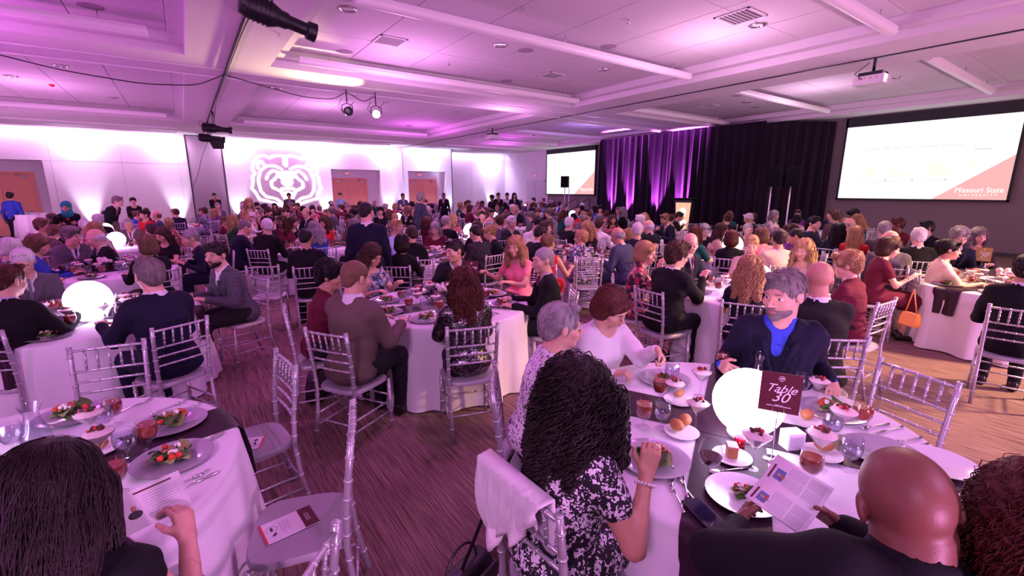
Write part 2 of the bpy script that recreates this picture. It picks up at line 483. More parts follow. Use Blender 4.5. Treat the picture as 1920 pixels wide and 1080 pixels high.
def move(P, M, o, s=1.0):
    M = np.asarray(M, float); o = np.asarray(o, float); out = []
    for p in P:
        if p[0] in 'cC':
            out.append((p[0], M @ (np.array(p[1]) * s) + o, M @ (np.array(p[2]) * s) + o, p[3] * s, p[4] * s, p[5] * s))
        else:
            out.append((p[0], M @ (np.array(p[1]) * s) + o, np.array(p[2]) * s, M if p[3] is None else M @ p[3], p[4] * s))
    return out
def hand_prims(W, d, s, n, curl=0.45, sc=1.0, spread=1.0):
    d = nrm(d); s = nrm(np.asarray(s, float) - (np.asarray(s, float) @ d) * d)
    nn = np.cross(d, s); n = nn if nn @ np.asarray(n, float) > 0 else -nn
    W = np.asarray(W, float); P = []
    offs = (.030, .010, -.010, -.029); ln = (.94, 1.05, .98, .78)
    for o, l in zip(offs, ln):
        K = W + d * (.084 - abs(o) * .18) * sc + s * o * sc
        P.append(('c', W + s * o * .62 * sc, K, .0135 * sc, .0105 * sc, .010))
        a = curl * .6; p = K; r = .0092 * sc
        for i, q in enumerate((.041, .026, .019)):
            a += curl * (.4 + .45 * i)
            dd = nrm(d * math.cos(a) + n * math.sin(a) + s * o * 2.2 * spread * (1 - min(a, 1)))
            p2 = p + dd * q * l * sc
            P.append(('c', p, p2, r, r * .90, .0028)); p = p2; r *= .90
    T = W + d * .022 * sc + s * .024 * sc
    d1 = nrm(d * .62 + s * .72 + n * .35); T1 = T + d1 * .044 * sc
    d2 = nrm(d * .86 + s * .30 + n * (.30 + curl * .4)); T2 = T1 + d2 * .032 * sc
    P += [('c', T, T1, .0145 * sc, .0108 * sc, .010), ('c', T1, T2, .0105 * sc, .0082 * sc, .004)]
    return P
class Fig:
    """joints of one figure in its own frame: facing +y, origin on the floor below the pelvis"""
    def __init__(s, fem=False, stand=False, lean=6, side=0, twist=0, head=(0, 6, 0), hl=None, hr=None, fat=0.0,
                 hand_l=None, hand_r=None, curl=0.5, hs=None, poleL=None, poleR=None, sitz=0.56, legs=0.0, neckf=0.03, nl=.165):
        s.fem = fem; s.stand = stand; s.fat = fat
        s.pel = np.array((0, 0, .93 if stand else sitz), float)
        if fem: s.pel[2] -= .0 if not stand else .05
        s.u = nrm((math.sin(R(side)), math.sin(R(lean)), math.cos(R(lean))))
        tw = R(twist)
        r = np.array((math.cos(tw), math.sin(tw), 0)); r = nrm(r - (r @ s.u) * s.u); f = np.cross(s.u, r)
        s.r, s.f = r, f; s.M = np.stack([r, f, s.u], 1)
        tl = .465 if fem else .50; s.tl = tl
        s.nb = s.pel + s.u * tl
        nd = nrm(s.u * .6 + np.array((0, 0, .4))); s.hs = (hs or 1.0) * (1.05 if fem else 1.10)
        s.hc = s.nb + nd * nl * s.hs + s.f * neckf
        yaw, pit, rol = head
        s.Mh = rotm(0, 0, R(yaw)) @ rotm(R(-pit), 0, 0) @ rotm(0, R(rol), 0)
        s.hc = s.hc + (s.Mh @ np.array((0, 0, 1.)) - np.array((0, 0, 1.))) * .06
        sh = .150 if fem else .172; s.shw = sh
        s.sR = s.nb - s.u * .055 + r * sh; s.sL = s.nb - s.u * .055 - r * sh
        if stand:
            dr, dl = (.27, .05, .80), (-.27, .05, .80)
        else:
            dr, dl = (.17, .40, .80), (-.17, .40, .80)
        hr = dr if hr is None else hr; hl = dl if hl is None else hl
        k = .93 if fem else 1.0
        pR = poleR or (.35, -.5, -1.); pL = poleL or (-.35, -.5, -1.)
        s.eR, s.wR = ik(s.sR, hr, .285 * k, .255 * k, pR)
        s.eL, s.wL = ik(s.sL, hl, .285 * k, .255 * k, pL)
        fr = nrm(s.wR - s.eR); fl = nrm(s.wL - s.eL)
        dn = (0, 0, -1)
        s.hR = hand_r or (fr * .8 + np.array((-.25, 0.1, 0)), (-1, 0, .2), dn) if not stand else (hand_r or (fr, (0, 1, 0), (-1, 0, 0)))
        s.hL = hand_l or (fl * .8 + np.array((.25, 0.1, 0)), (1, 0, .2), dn) if not stand else (hand_l or (fl, (0, 1, 0), (1, 0, 0)))
        s.curl = curl
        if stand:
            s.kR = np.array((.10, .015, .49)); s.kL = np.array((-.10, .015, .49))
            s.aR = np.array((.11, -.02, .09)); s.aL = np.array((-.11, -.02, .09))
        else:
            s.kR = np.array((.11 + legs, .43, sitz - .03)); s.kL = np.array((-.11 - legs, .43, sitz - .03))
            s.aR = np.array((.11 + legs, .40, .09)); s.aL = np.array((-.11 - legs, .42, .09))
            if fem: s.aR = np.array((.07, .38, .09)); s.aL = np.array((-.05, .40, .09)); s.kR[0] = .08; s.kL[0] = -.08
        s.hipR = s.pel + np.array((.09, 0, 0)); s.hipL = s.pel - np.array((.09, 0, 0))
        top = s.Mh @ (np.array((0, -.018, .116)) * s.hs)
        s.top = s.hc + top
    def T(s, x, y, z): return s.pel + s.M @ np.array((x, y, z), float)
    def torso(s, e=0.0, bust=True):
        ft = s.fat; w = .90 if s.fem else 1.0
        P = [('e', s.pel + np.array((0, -.015, .02)), (.160 * w + e + ft * .6, .118 + e + ft * .6, .115 + e), s.M, .05),
             ('e', s.T(0, ft * .35, .17), (.133 * w + e + ft, .098 + e + ft, .14), s.M, .06),
             ('e', s.T(0, .0, s.tl * .66), (.160 * w + e + ft * .5, .108 + e + ft * .4, .165 + e * .6), s.M, .05),
             ('c', s.sR - s.r * .035, s.sL + s.r * .035, .052 + e + ft * .35, .052 + e + ft * .35, .045),
             ('c', s.nb - s.u * .03 + s.r * .075, s.nb + s.u * .03, .040 + e, .052 + e * .3, .04),
             ('c', s.nb - s.u * .03 - s.r * .075, s.nb + s.u * .03, .040 + e, .052 + e * .3, .04)]
        if s.fem and bust:
            for q in (-1, 1): P.append(('e', s.T(q * .068, .085, s.tl * .62), (.066 + e, .060 + e, .062 + e), s.M, .03))
        return P
    def arm(s, e=0.0, upto=1.0, up_only=False):
        w = .86 if s.fem else 1.0; P = []
        for S, E, W in ((s.sR, s.eR, s.wR), (s.sL, s.eL, s.wL)):
            if up_only:
                P.append(('c', S, S + (E - S) * upto, .054 * w + e + s.fat * .3, .044 * w + e + s.fat * .3, .03)); continue
            P.append(('c', S, E, .053 * w + e + s.fat * .3, .041 * w + e + s.fat * .15, .03))
            P.append(('c', E, E + (W - E) * upto, .041 * w + e + s.fat * .15, (.026 * w if upto > .9 else .032 * w) + e, .015))
        return P
    def legs(s, e=0.0, knee_only=False):
        P = []
        for H, K, A in ((s.hipR, s.kR, s.aR), (s.hipL, s.kL, s.aL)):
            P.append(('c', H, K, .088 + e + s.fat * .3, .058 + e, .04))
            if not knee_only: P.append(('c', K, A, .056 + e, (.036 if not s.stand else .040) + e, .02))
        return P
    def feet(s, e=0.0):
        return [('c', A + np.array((0, -.01, -.045)), A + np.array((.01 * q, .13, -.062)), .036 + e, .026 + e, .03) for A, q in ((s.aR, 1), (s.aL, -1))]
    def headp(s): return move(head_prims(s.fem), s.Mh, s.hc, s.hs)
    def neck(s, e=0.0):
        q = s.hc + s.Mh @ np.array((0, -.022, -.05))
        w = .80 if s.fem else 1.0
        return [('c', s.nb - s.u * .02, q, .058 * w + e + s.fat * .3, .054 * w + e + s.fat * .3, .022)]
    def hands(s):
        P = []
        for W, (d, sd, n), E in ((s.wR, s.hR, s.eR), (s.wL, s.hL, s.eL)):
            P += hand_prims(W, d, sd, n, s.curl, .90 if s.fem else 1.0)
        return P
    def face_box(s, p=.16):
        return (s.hc - .135, s.hc + .135)
# ---- head-local hair volumes
def hair_prims(style):
    cap = [('e', (0, -.022, .034), (.083, .102, .090), None, .01)]
    face = ('E', (0, .128, -.035), (.074, .072, .088), None, .012)
    ears = [('E', (q * .09, .004, -.012), (.020, .026, .034), None, .006) for q in (-1, 1)]
    if style == 'short':
        return cap + [('e', (0, -.07, -.02), (.062, .046, .055), None, .02), ('c', (-.030, .058, .104), (.040, .052, .106), .015, .016, .02), ('E', (0, .128, -.018), (.072, .072, .092), None, .012), ('E', (0, .06, -.10), (.12, .09, .09), None, .01)] + ears
    if style == 'crop':
        return [('e', (0, -.020, .032), (.079, .098, .088), None, .01), ('e', (0, -.068, -.025), (.055, .040, .045), None, .02), ('E', (0, .125, -.020), (.080, .075, .095), None, .01), ('E', (0, .05, -.10), (.12, .09, .09), None, .01)] + ears
    if style == 'balding':
        return [('e', (0, -.024, .006), (.081, .096, .062), None, .01), ('e', (0, -.075, -.025), (.055, .034, .045), None, .02), ('E', (0, .02, .09), (.066, .085, .070), None, .01), ('E', (0, .125, -.01), (.085, .10, .12), None, .01), ('E', (0, .05, -.10), (.12, .09, .09), None, .01)] + ears
    if style == 'curlyshort':
        return [('e', (0, -.026, .044), (.093, .108, .096), None, .01), ('e', (0, -.07, -.02), (.068, .05, .06), None, .02), ('c', (-.04, .07, .10), (.04, .07, .10), .026, .026, .02), face, ('E', (0, .06, -.11), (.12, .08, .09), None, .01)]
    if style == 'bob':
        return [('e', (0, -.026, .034), (.090, .106, .094), None, .01), ('e', (0, -.045, -.045), (.098, .082, .085), None, .03), ('c', (-.02, .070, .092), (.065, .055, .050), .024, .018, .02), ('E', (0, .135, -.065), (.066, .088, .125), None, .012), ('E', (0, .06, -.20), (.2, .16, .09), None, .01)]
    if style == 'long':
        return [('e', (0, -.026, .034), (.088, .106, .093), None, .01), ('e', (0, -.050, -.06), (.095, .075, .12), None, .03),
                ('c', (.055, -.055, -.08), (.065, -.075, -.30), .050, .030, .03), ('c', (-.055, -.055, -.08), (-.065, -.075, -.30), .050, .030, .03), ('c', (0, -.075, -.08), (0, -.095, -.33), .055, .035, .03),
                ('c', (.084, .015, -.02), (.088, .035, -.25), .022, .016, .02), ('c', (-.084, .015, -.02), (-.088, .035, -.25), .022, .016, .02),
                ('E', (0, .135, -.045), (.062, .088, .125), None, .012)]
    if style == 'wavy':
        return [('e', (0, -.026, .038), (.096, .110, .098), None, .01), ('e', (0, -.050, -.06), (.115, .088, .12), None, .03),
                ('c', (.06, -.06, -.08), (.08, -.07, -.25), .058, .036, .03), ('c', (-.06, -.06, -.08), (-.08, -.07, -.25), .058, .036, .03), ('c', (0, -.08, -.08), (0, -.10, -.28), .062, .040, .03),
                ('c', (.092, .02, -.02), (.100, .045, -.20), .027, .022, .02), ('c', (-.092, .02, -.02), (-.100, .045, -.20), .027, .022, .02),
                ('E', (0, .137, -.045), (.062, .088, .125), None, .012)]
    if style == 'updo':
        return cap + [('e', (0, -.115, .03), (.050, .046, .050), None, .02), ('e', (0, -.07, -.02), (.062, .046, .055), None, .02), ('c', (-.035, .068, .095), (.045, .060, .095), .018, .018, .02), face, ('E', (0, .06, -.10), (.12, .09, .09), None, .01)] + ears
    if style == 'scarf':
        return [('e', (0, -.016, .030), (.092, .112, .100), None, .01), ('c', (0, -.02, -.07), (0, .0, -.15), .085, .11, .04), ('E', (0, .128, -.018), (.058, .060, .080), None, .01)]
def strands(F, lo, h, seeds, steps, step, grav, rad, curl=0.0, cf=60.0, seed=0, lift=0.003, part=(0, 0.03, .13), nseg=3, rest=0.0):
    """tubes of hair that run over the surface of the hair volume"""
    r = np.random.default_rng(seed); gx = np.stack(np.gradient(F, h), -1).astype(np.float32)
    mx = np.array(F.shape) - 2
    def samp(p):
        q = np.clip((p - lo) / h, 0, mx - 1e-3); i = q.astype(int); t = (q - i)[..., None]
        o = 0
        for a in (0, 1):
            for b in (0, 1):
                for c in (0, 1):
                    w = (t[:, 0] if a else 1 - t[:, 0]) * (t[:, 1] if b else 1 - t[:, 1]) * (t[:, 2] if c else 1 - t[:, 2])
                    G = np.concatenate([F[i[:, 0] + a, i[:, 1] + b, i[:, 2] + c][:, None], gx[i[:, 0] + a, i[:, 1] + b, i[:, 2] + c]], 1)
                    o = o + w * G
        return o[:, 0], o[:, 1:] / (np.linalg.norm(o[:, 1:], axis=1)[:, None] + 1e-6)
    P = seeds.copy(); n = len(P); path = []
    lift = lift * r.uniform(.3, 1.6, n)[:, None]
    ph = r.uniform(0, 6.28, n); fr = cf * r.uniform(.75, 1.3, n); jit = r.normal(size=(n, 3)) * .18
    part = np.asarray(part, float)
    for k in range(steps):
        d, g = samp(P); P = P - g * (d[:, None] - lift)
        path.append(P.copy())
        away = P - part; away /= np.linalg.norm(away, axis=1)[:, None] + 1e-6
        v = away * (1 - grav) + np.array((0, 0, -1.)) * grav + jit
        v -= (v * g).sum(1)[:, None] * g; v /= np.linalg.norm(v, axis=1)[:, None] + 1e-6
        P = P + v * step
    path = np.stack(path, 1)  # n,steps,3
    T = np.gradient(path, axis=1); T /= np.linalg.norm(T, axis=2)[..., None] + 1e-9
    ref = np.array((.3, .5, .81)); A = np.cross(T, ref); A /= np.linalg.norm(A, axis=2)[..., None] + 1e-9; B = np.cross(T, A)
    s = np.arange(steps) * step
    if curl:
        w = ph[:, None] + fr[:, None] * s[None]; am = curl * np.minimum(1, s / .05)[None] * r.uniform(.6, 1.3, n)[:, None]
        path = path + am[..., None] * (np.cos(w)[..., None] * A + np.sin(w)[..., None] * B)
    tp = rad * np.sin(np.clip(np.linspace(.12, 1.0, steps) * 1.15, 0, 1) * math.pi * .62)[None] * r.uniform(.7, 1.3, n)[:, None]
    tp[:, -1] *= .2
    V = []
    for j in range(nseg):
        a = 2 * math.pi * j / nseg
        V.append(path + tp[..., None] * (math.cos(a) * A + math.sin(a) * B))
    V = np.stack(V, 2).reshape(-1, 3)
    base = (np.arange(n)[:, None] * steps + np.arange(steps - 1)[None]).ravel() * nseg
    Q = np.concatenate([np.stack([base + j, base + (j + 1) % nseg, base + nseg + (j + 1) % nseg, base + nseg + j], 1) for j in range(nseg)])
    return V, Q
HAIRCFG = {  # strands, steps, step, gravity, radius, curl, curl freq
    'short': (240, 5, .010, .30, .0034, 0, 0), 'crop': (0, 5, .008, .3, .0022, 0, 0), 'balding': (160, 5, .010, .5, .0030, 0, 0),
    'curlyshort': (420, 10, .009, .4, .0036, .007, 260), 'bob': (420, 15, .014, .6, .0040, 0, 0), 'long': (300, 18, .022, .75, .0050, .002, 40),
    'wavy': (330, 24, .016, .72, .0056, .010, 75), 'updo': (300, 9, .012, .2, .0036, 0, 0), 'scarf': (0, 0, 0, 0, 0, 0, 0)}
_hair = {}
def hair_mesh(style, h=.007, dense=1.0, extra=None, seed=1, cfg=None, key=None):
    k = (style, h, dense, key)
    if k in _hair: return _hair[k]
    P = extra if extra is not None else hair_prims(style)
    lo, hi = bounds(P); F, o = field(P, lo - .02, hi + .02, h)
    V, Q = snet(F, o, h)
    V = V + vnormals(V, Q) * wrinkle(V, .0012 if style not in ('curlyshort', 'wavy') else .004, f=70, seed=seed)[:, None]
    n, st, sp, g, rad, cu, cf = (cfg or HAIRCFG[style])[:7]; lf = cfg[7] if cfg and len(cfg) > 7 else .003
    n = int(n * dense)
    if n and st > 2:
        r = np.random.default_rng(seed)
        pk = V[r.integers(0, len(V), n * 3)]
        if style in ('long', 'bob', 'wavy', 'curly'): w = np.clip((pk[:, 2] + .12) / .2, .12, 1)
        else: w = np.ones(len(pk))
        pk = pk[r.uniform(size=len(pk)) < w][:n]
        v, q = strands(F, o, h, pk, st, sp, g, rad, cu, cf, seed, lf)
        Q = np.concatenate([Q, q + len(V)]); V = np.concatenate([V, v])
    me = arr_mesh('hair', V, Q); _hair[k] = me; return me
# ---- face pieces, head-local
def face_meshes():
    D = {}
    for q, nm in ((1, 'r'), (-1, 'l')):
        b = MB(); b.ball((q * .031, .0745, .002), (.0135, .0120, .0085), 12, 8); b.cur = 1; b.ball((q * .031, .0825, .002), (.0062, .0048, .0066), 10, 6); D['eye_' + nm] = b.mesh('eye', [M_EYE, M_IRIS])
        b = MB(); b.tube([(q * .014, .0935, .0225), (q * .030, .0945, .0285), (q * .047, .083, .0235)], [.0022, .0034, .0014], 6); D['brow_' + nm] = b.mesh('eyebrow', [None])
    b = MB(); b.tube([(-.021, .0945, -.0595), (-.008, .1025, -.0575), (0, .103, -.0590), (.008, .1025, -.0575), (.021, .0945, -.0595)], [.0012, .0042, .0036, .0042, .0012], 6)
    b.tube([(-.017, .0945, -.0640), (0, .1015, -.0665), (.017, .0945, -.0640)], [.0012, .0052, .0012], 6); D['lips'] = b.mesh('lips', [None])
    b = MB()
    for q in (1, -1):
        c = np.array((q * .033, .113, .002)); a = np.linspace(0, 2 * math.pi, 15)
        b.tube([c + np.array((.023 * math.cos(t), -.004 * abs(math.cos(t)) * (1 if q * math.cos(t) > 0 else .3), .016 * math.sin(t))) for t in a], .0014, 5, cap=False)
        b.tube([c + (q * .023, -.004, .004), (q * .080, .04, .006), (q * .083, -.005, .004)], .0013, 5)
    b.tube([(-.010, .113, .006), (0, .116, .009), (.010, .113, .006)], .0013, 5); D['glasses'] = b.mesh('glasses', [M_FRAME])
    P = [('e', (0, .032, -.070), (.0585, .0600, .043), None, .01), ('e', (0, .072, -.092), (.030, .027, .023), None, .015), ('c', (-.022, .100, -.048), (.022, .100, -.048), .007, .007, .01),
         ('E', (0, .080, -.014), (.066, .09, .040), None, .006), ('E', (0, .107, -.061), (.018, .02, .007), None, .003), ('E', (0, -.08, -.06), (.1, .085, .1), None, .01)]
    lo, hi = bounds(P); F, o = field(P, lo, hi, .004); V, Q = snet(F, o, .004)
    V = V + vnormals(V, Q) * wrinkle(V, .0008, f=160)[:, None]; D['beard'] = arr_mesh('beard', V, Q)
    b = MB(); b.tube([(-.027, .094, -.053), (-.012, .106, -.046), (0, .108, -.045), (.012, .106, -.046), (.027, .094, -.053)], [.003, .0058, .0052, .0058, .003], 7); D['moustache'] = b.mesh('moustache', [None])
    return D
# ---- clothing
_shoes = {}
def bake(f, wear, hb=.014, hf=.006, hh=.005, hg=.012, fold=.003, seed=0, opn=None, sleeve=1.0):
    """meshes of one figure: body and its clothing"""
    D = []
    if wear in ('suit', 'blazer', 'shirt', 'sweater') or (wear == 'blouse' and sleeve >= 1): hb = hb * 2.0
    ht = hg * 1.55
    sk = f.torso(0) + f.neck() + f.arm(0) + f.legs(-.004) + f.headp() + f.hands()
    if wear in ('dress', 'skirt'): sk += f.feet(-.004)
    fb = f.face_box()
    fine = [(fb[0], fb[1], hf), (f.wR - .04 - .0, f.wR + .04, hh), (f.wL - .04, f.wL + .04, hh)]
    # hand boxes wrap wrist to finger tips
    bx = []
    for W, (d, _, n) in ((f.wR, f.hR), (f.wL, f.hL)):
        c = W + nrm(d) * .080; bx.append((c - .105, c + .105, hh))
    fine = [fine[0]]
    for b in bx:
        if ((b[0] < fb[1] + .02) & (fb[0] < b[1] + .02)).all(): fine[0] = (np.minimum(fine[0][0], b[0]), np.maximum(fine[0][1], b[1]), min(hf, hh)); continue
        if len(fine) > 1 and ((b[0] < fine[-1][1]) & (fine[-1][0] < b[1])).all():
            fine[-1] = (np.minimum(fine[-1][0], b[0]), np.maximum(fine[-1][1], b[1]), hh)
        else: fine.append(b)
    D.append(('body', skin_mesh('body', sk, hb, fine), 'skin'))
    neckcut = ('C', f.nb + f.u * .005 + f.f * .02, f.nb + f.u * .18 + f.f * .02, .066 * (.85 if f.fem else 1) + f.fat * .3, .10, .008)
    front = f.pel + f.M @ np.array((0, .16 + f.fat, .17)); throat = f.nb + f.f * .075 + f.u * .005
    if wear in ('suit', 'blazer'):
        e = .024
        J = f.torso(e, bust=False) + f.arm(.015, .93)
        if not f.stand:
            J += [('e', f.pel + np.array((0, -.03, -.03)), (.19 + f.fat * .6, .13 + f.fat * .4, .09), None, .05)]
        else:
            J += [('c', f.pel + np.array((.03, 0, 0)), f.pel + np.array((.06, 0, -.10)), .14 + f.fat * .5, .135 + f.fat * .4, .05), ('c', f.pel - np.array((.03, 0, 0)), f.pel + np.array((-.06, 0, -.10)), .14 + f.fat * .5, .135 + f.fat * .4, .05)]
        # lapels lie proud of the chest on each side of the opening
        for q in (-1, 1): J.append(('c', f.T(q * .085, .118 + f.fat * .5, f.tl * .86), f.T(q * .018, .142 + f.fat, f.tl * .48), .020, .012, .008))
        J += [('C', throat + f.f * .055, front + f.u * .03, .070, .006, .004), neckcut]
        D.append(('jacket', skin_mesh('jacket', J, hg, fold=fold, seed=seed), 'top'))
        S = f.torso(.009, bust=False)[2:] + [('c', f.nb - f.u * .01, f.nb + f.u * .036 + f.f * .006, .070 + f.fat * .3, .0655 + f.fat * .3, .02)]
        S += f.arm(.006, .99)[1::2]
        S.append(('C', f.nb + f.u * .046 + f.f * .055, f.nb + f.u * .15, .050, .10, .006))
        if wear == 'blazer': S.append(('C', throat + f.f * .05 + f.u * .01, f.T(0, .155 + f.fat, f.tl * .70), .048, .006, .006))
        D.append(('shirt', skin_mesh('shirt', S, hg * 1.3), 'shirt'))
        if wear == 'suit':
            tw = nrm(front - throat); 
            Tt = [('c', throat + f.f * .014 + f.u * .0, throat + f.f * .026 - f.u * .03, .014, .016, .004), ('c', throat + f.f * .022 - f.u * .04, f.T(0, .112 + f.fat * .5, f.tl * .50), .012, .022, .006)]
            D.append(('necktie', skin_mesh('necktie', Tt, .007 if hg < .014 else .0105), 'tie'))
        D.append(('trousers', skin_mesh('trousers', f.torso(.012, bust=False)[:1] + f.legs(.014), ht, fold=fold, seed=seed + 1), 'bottom'))
    elif wear in ('shirt', 'sweater', 'blouse'):
        e = .012 if wear != 'sweater' else .018
        up = sleeve
        J = f.torso(e) + (f.arm(.012, .95) if sleeve >= 1 else f.arm(.014, sleeve, True))
        if not f.stand: J += [('e', f.pel + np.array((0, -.01, -.0)), (.175 + f.fat * .6, .125 + f.fat * .4, .09), None, .05)]
        J += [('C', f.nb + f.u * .012 + f.f * .03, f.nb + f.u * .16 + f.f * .04, .064 * (.95 if f.fem else 1) + f.fat * .3, .11, .006)]
        if opn: J += [('C', throat + f.f * .05, f.T(0, .17, f.tl * opn), .055, .02, .008)]
        D.append((wear, skin_mesh(wear, J, hg, fold=fold, seed=seed), 'top'))
        D.append(('trousers', skin_mesh('trousers', f.torso(.010, bust=False)[:1] + f.legs(.012), ht, fold=fold, seed=seed + 1), 'bottom'))
    elif wear == 'dress':
        J = f.torso(.010)
        if sleeve: J += f.arm(.012, sleeve, True) if sleeve < 1 else f.arm(.012, .93)
        if f.stand:
            J += [('c', f.pel, np.array((0, 0, .48)), .155 + f.fat, .17, .05)]
        else:
            J += [('c', f.hipR, f.kR + (0, .02, 0), .105, .085, .04), ('c', f.hipL, f.kL + (0, .02, 0), .105, .085, .04), ('c', f.pel + (0, .05, -.02), (f.kR + f.kL) / 2, .09, .07, .04), ('c', f.kR, f.kR + (0, 0, -.12), .085, .075, .03), ('c', f.kL, f.kL + (0, 0, -.12), .085, .075, .03)]
        J += [('E', f.nb + f.f * .055 + f.u * .035, (.085, .085, .080), f.M, .01)]
        if opn: J += [('C', throat + f.f * .05, f.T(0, .17, f.tl * opn), .055, .02, .008)]
        D.append(('dress', skin_mesh('dress', J, hg, fold=fold, seed=seed), 'top'))
    sh = MB()
    for A, q in ((f.aR, 1), (f.aL, -1)):
        P = [('c', A + np.array((0, -.015, -.050)), A + np.array((.012 * q, .15, -.060)), .042, .032, .03), ('c', A + np.array((0, -.02, -.01)), A + np.array((0, -.02, -.05)), .042, .042, .02)]
        k = tuple(np.round(A, 3)) + (q,)
        if k not in _shoes: _shoes[k] = skin_mesh('shoe', P, .015)
        D.append(('shoe', _shoes[k], 'shoe'))
    return D
# ------------------------------------------------------------------ shared materials
M_EYE = mat('eye white', (.62, .58, .56), .25); M_IRIS = mat('iris', (.04, .025, .015), .15); M_FRAME = mat('spectacle frame', (.02, .02, .02), .3)
FACE = face_meshes()
CH = mat('silver painted wood', (.50, .47, .52), .32, metal=.55, noise=.05, nscale=12, bump=.04)
CHS = mat('silver seat board', (.40, .38, .42), .45, metal=.25, noise=.06, nscale=8, bump=.03)
CLOTH = mat('white table linen', (.78, .76, .80), .85, noise=.03, nscale=5, bump=.25, bscale=350)
AUB = mat('aubergine satin', (.022, .006, .016), .50, spec=.3, noise=.15, nscale=9, bump=.15, bscale=14)
CHINA = mat('white china', (.80, .80, .82), .18, coat=.3)
CHARG = mat('pearl charger glass', (.46, .43, .50), .16, metal=.25, noise=.05, nscale=25)
STEEL = mat('polished cutlery', (.75, .73, .74), .18, metal=1.0)
GLASS = thin_glass('clear glass', (.96, .96, .98), .06)
WATER = thin_glass('water', (.88, .88, .95), .10)
TEA = mat('iced tea', (.32, .045, .015), .12, coat=.5)
WINE = mat('red wine', (.06, .004, .015), .08, coat=.5)
MOUSSE = mat('cream mousse', (.74, .62, .60), .55, noise=.15, nscale=60, bump=.4, bscale=120)
CRUMB = mat('chocolate crumb', (.10, .035, .02), .7, noise=.4, nscale=150, bump=.8, bscale=200)
BERRY = mat('red berry', (.55, .03, .05), .25)
BREAD = mat('baked roll', (.48, .20, .07), .55, noise=.25, nscale=18, bump=.2)
LEAF = mat('salad leaf', (.07, .14, .03), .5, noise=.5, nscale=40, bump=.4)
LEAF2 = mat('pale salad leaf', (.25, .32, .10), .5, noise=.4, nscale=40, bump=.4)
TOM = mat('tomato', (.60, .04, .02), .2)
CHEESE = mat('crumbled white cheese', (.80, .76, .70), .6)
NUT = mat('candied nut', (.35, .14, .05), .4)
ORB = glow('glowing orb', (.88, .64, 1.0), 9.0)
PAPER = mat('program paper', (.80, .78, .80), .6)
MAROON = mat('maroon print', (.085, .008, .020), .5)
REDP = mat('red print edge', (.62, .03, .05), .5)
INK = mat('dark ink', (.05, .04, .05), .6)
GREYINK = mat('grey print', (.42, .40, .44), .6)
WHITEP = mat('white print', (.85, .82, .84), .5)
BLACKM = mat('black metal', (.015, .014, .018), .38, metal=.4, noise=.2, nscale=20)
BLACKP = mat('black plastic', (.020, .018, .022), .45)
CHROME = mat('chrome', (.8, .8, .82), .12, metal=1.0)
GOLD = mat('gold metal', (.75, .52, .22), .25, metal=1.0)
LENS = mat('dark lens glass', (.03, .03, .06), .05, coat=1.0)

# ------------------------------------------------------------------ chiavari chair
def bamboo(b, pts, r, rings):
    pts = np.asarray(pts, float); b.tube(pts, r, 8)
    seg = np.linalg.norm(np.diff(pts, axis=0), axis=1); L = np.concatenate([[0], np.cumsum(seg)])
    for t in rings:
        s = t * L[-1]; i = min(int(np.searchsorted(L, s) - 1), len(seg) - 1); i = max(i, 0)
        p = pts[i] + (pts[i + 1] - pts[i]) * ((s - L[i]) / seg[i]); d = (pts[i + 1] - pts[i]) / seg[i]
        b.tube([p - d * .006, p - d * .003, p + d * .003, p + d * .006], [r * .98, r * 1.32, r * 1.32, r * .98], 8)
def chair_parts():
    D = []
    for q in (1, -1):
        pts = [(q * .175, -.255, 0), (q * .178, -.205, .25), (q * .180, -.190, .44), (q * .184, -.200, .62), (q * .188, -.222, .80), (q * .190, -.238, .92)]
        b = MB(); bamboo(b, pts, .0145, (.12, .27, .42, .55, .64, .73, .82, .93)); b.ball((q * .190, -.238, .922), (.017, .017, .008), 8, 5)
        D.append(('leg', b.mesh('rear leg')))
        b = MB(); bamboo(b, [(q * .190, .190, 0), (q * .186, .182, .43)], .0145, (.15, .36, .58, .80)); D.append(('leg', b.mesh('front leg')))
    for z, y in ((.895, -.235), (.760, -.216), (.690, -.208), (.618, -.200)):
        b = MB(); bamboo(b, [(-.184, y, z), (-.09, y - .006, z), (0, y - .009, z), (.09, y - .006, z), (.184, y, z)], .0095 if z > .8 else .0080, (.15, .33, .5, .67, .85)); D.append(('rail', b.mesh('rail')))
    for i in range(5):
        x = (i - 2) * .060; b = MB(); bamboo(b, [(x, -.224, .762), (x, -.242, .893)], .0070, (.25, .5, .75)); D.append(('spindle', b.mesh('spindle')))
    P = []
    prof = [(.0, .0), (.195, 0), (.205, .006), (.205, .030), (.198, .036), (0, .036)]
    b = MB(); out = []
    for a in np.linspace(0, 2 * math.pi, 33)[:-1]:
        ca, sa = math.cos(a), math.sin(a); k = 1 / (abs(ca) ** 4.2 + abs(sa) ** 4.2) ** (1 / 4.2)
        out.append((ca * k * (1.0 + .06 * sa), sa * k))
    vs = []; n = 32
    for (s, z) in ((.001, .462), (.17, .465), (.196, .462), (.202, .452), (.202, .432), (.190, .426), (.001, .426)):
        for (x, y) in out: vs.append((x * s, y * s, z))
    b.add(vs, [(i * n + (j + 1) % n, i * n + j, (i + 1) * n + j, (i + 1) * n + (j + 1) % n)[::-1] for i in range(6) for j in range(n)][::1])
    D.append(('seat', b.mesh('seat', angle=40)))
    for (p, q) in (((-.184, .186, .15), (-.176, -.226, .15)), ((.184, .186, .15), (.176, -.226, .15)), ((-.184, .184, .24), (-.177, -.207, .24)), ((.184, .184, .24), (.177, -.207, .24)),
                   ((-.186, .186, .20), (.186, .186, .20)), ((-.178, -.212, .20), (.178, -.212, .20)), ((-.186, .186, .29), (.186, .186, .29))):
        b = MB(); bamboo(b, [p, q], .0075, (.25, .5, .75)); D.append(('stretcher', b.mesh('stretcher')))
    return D
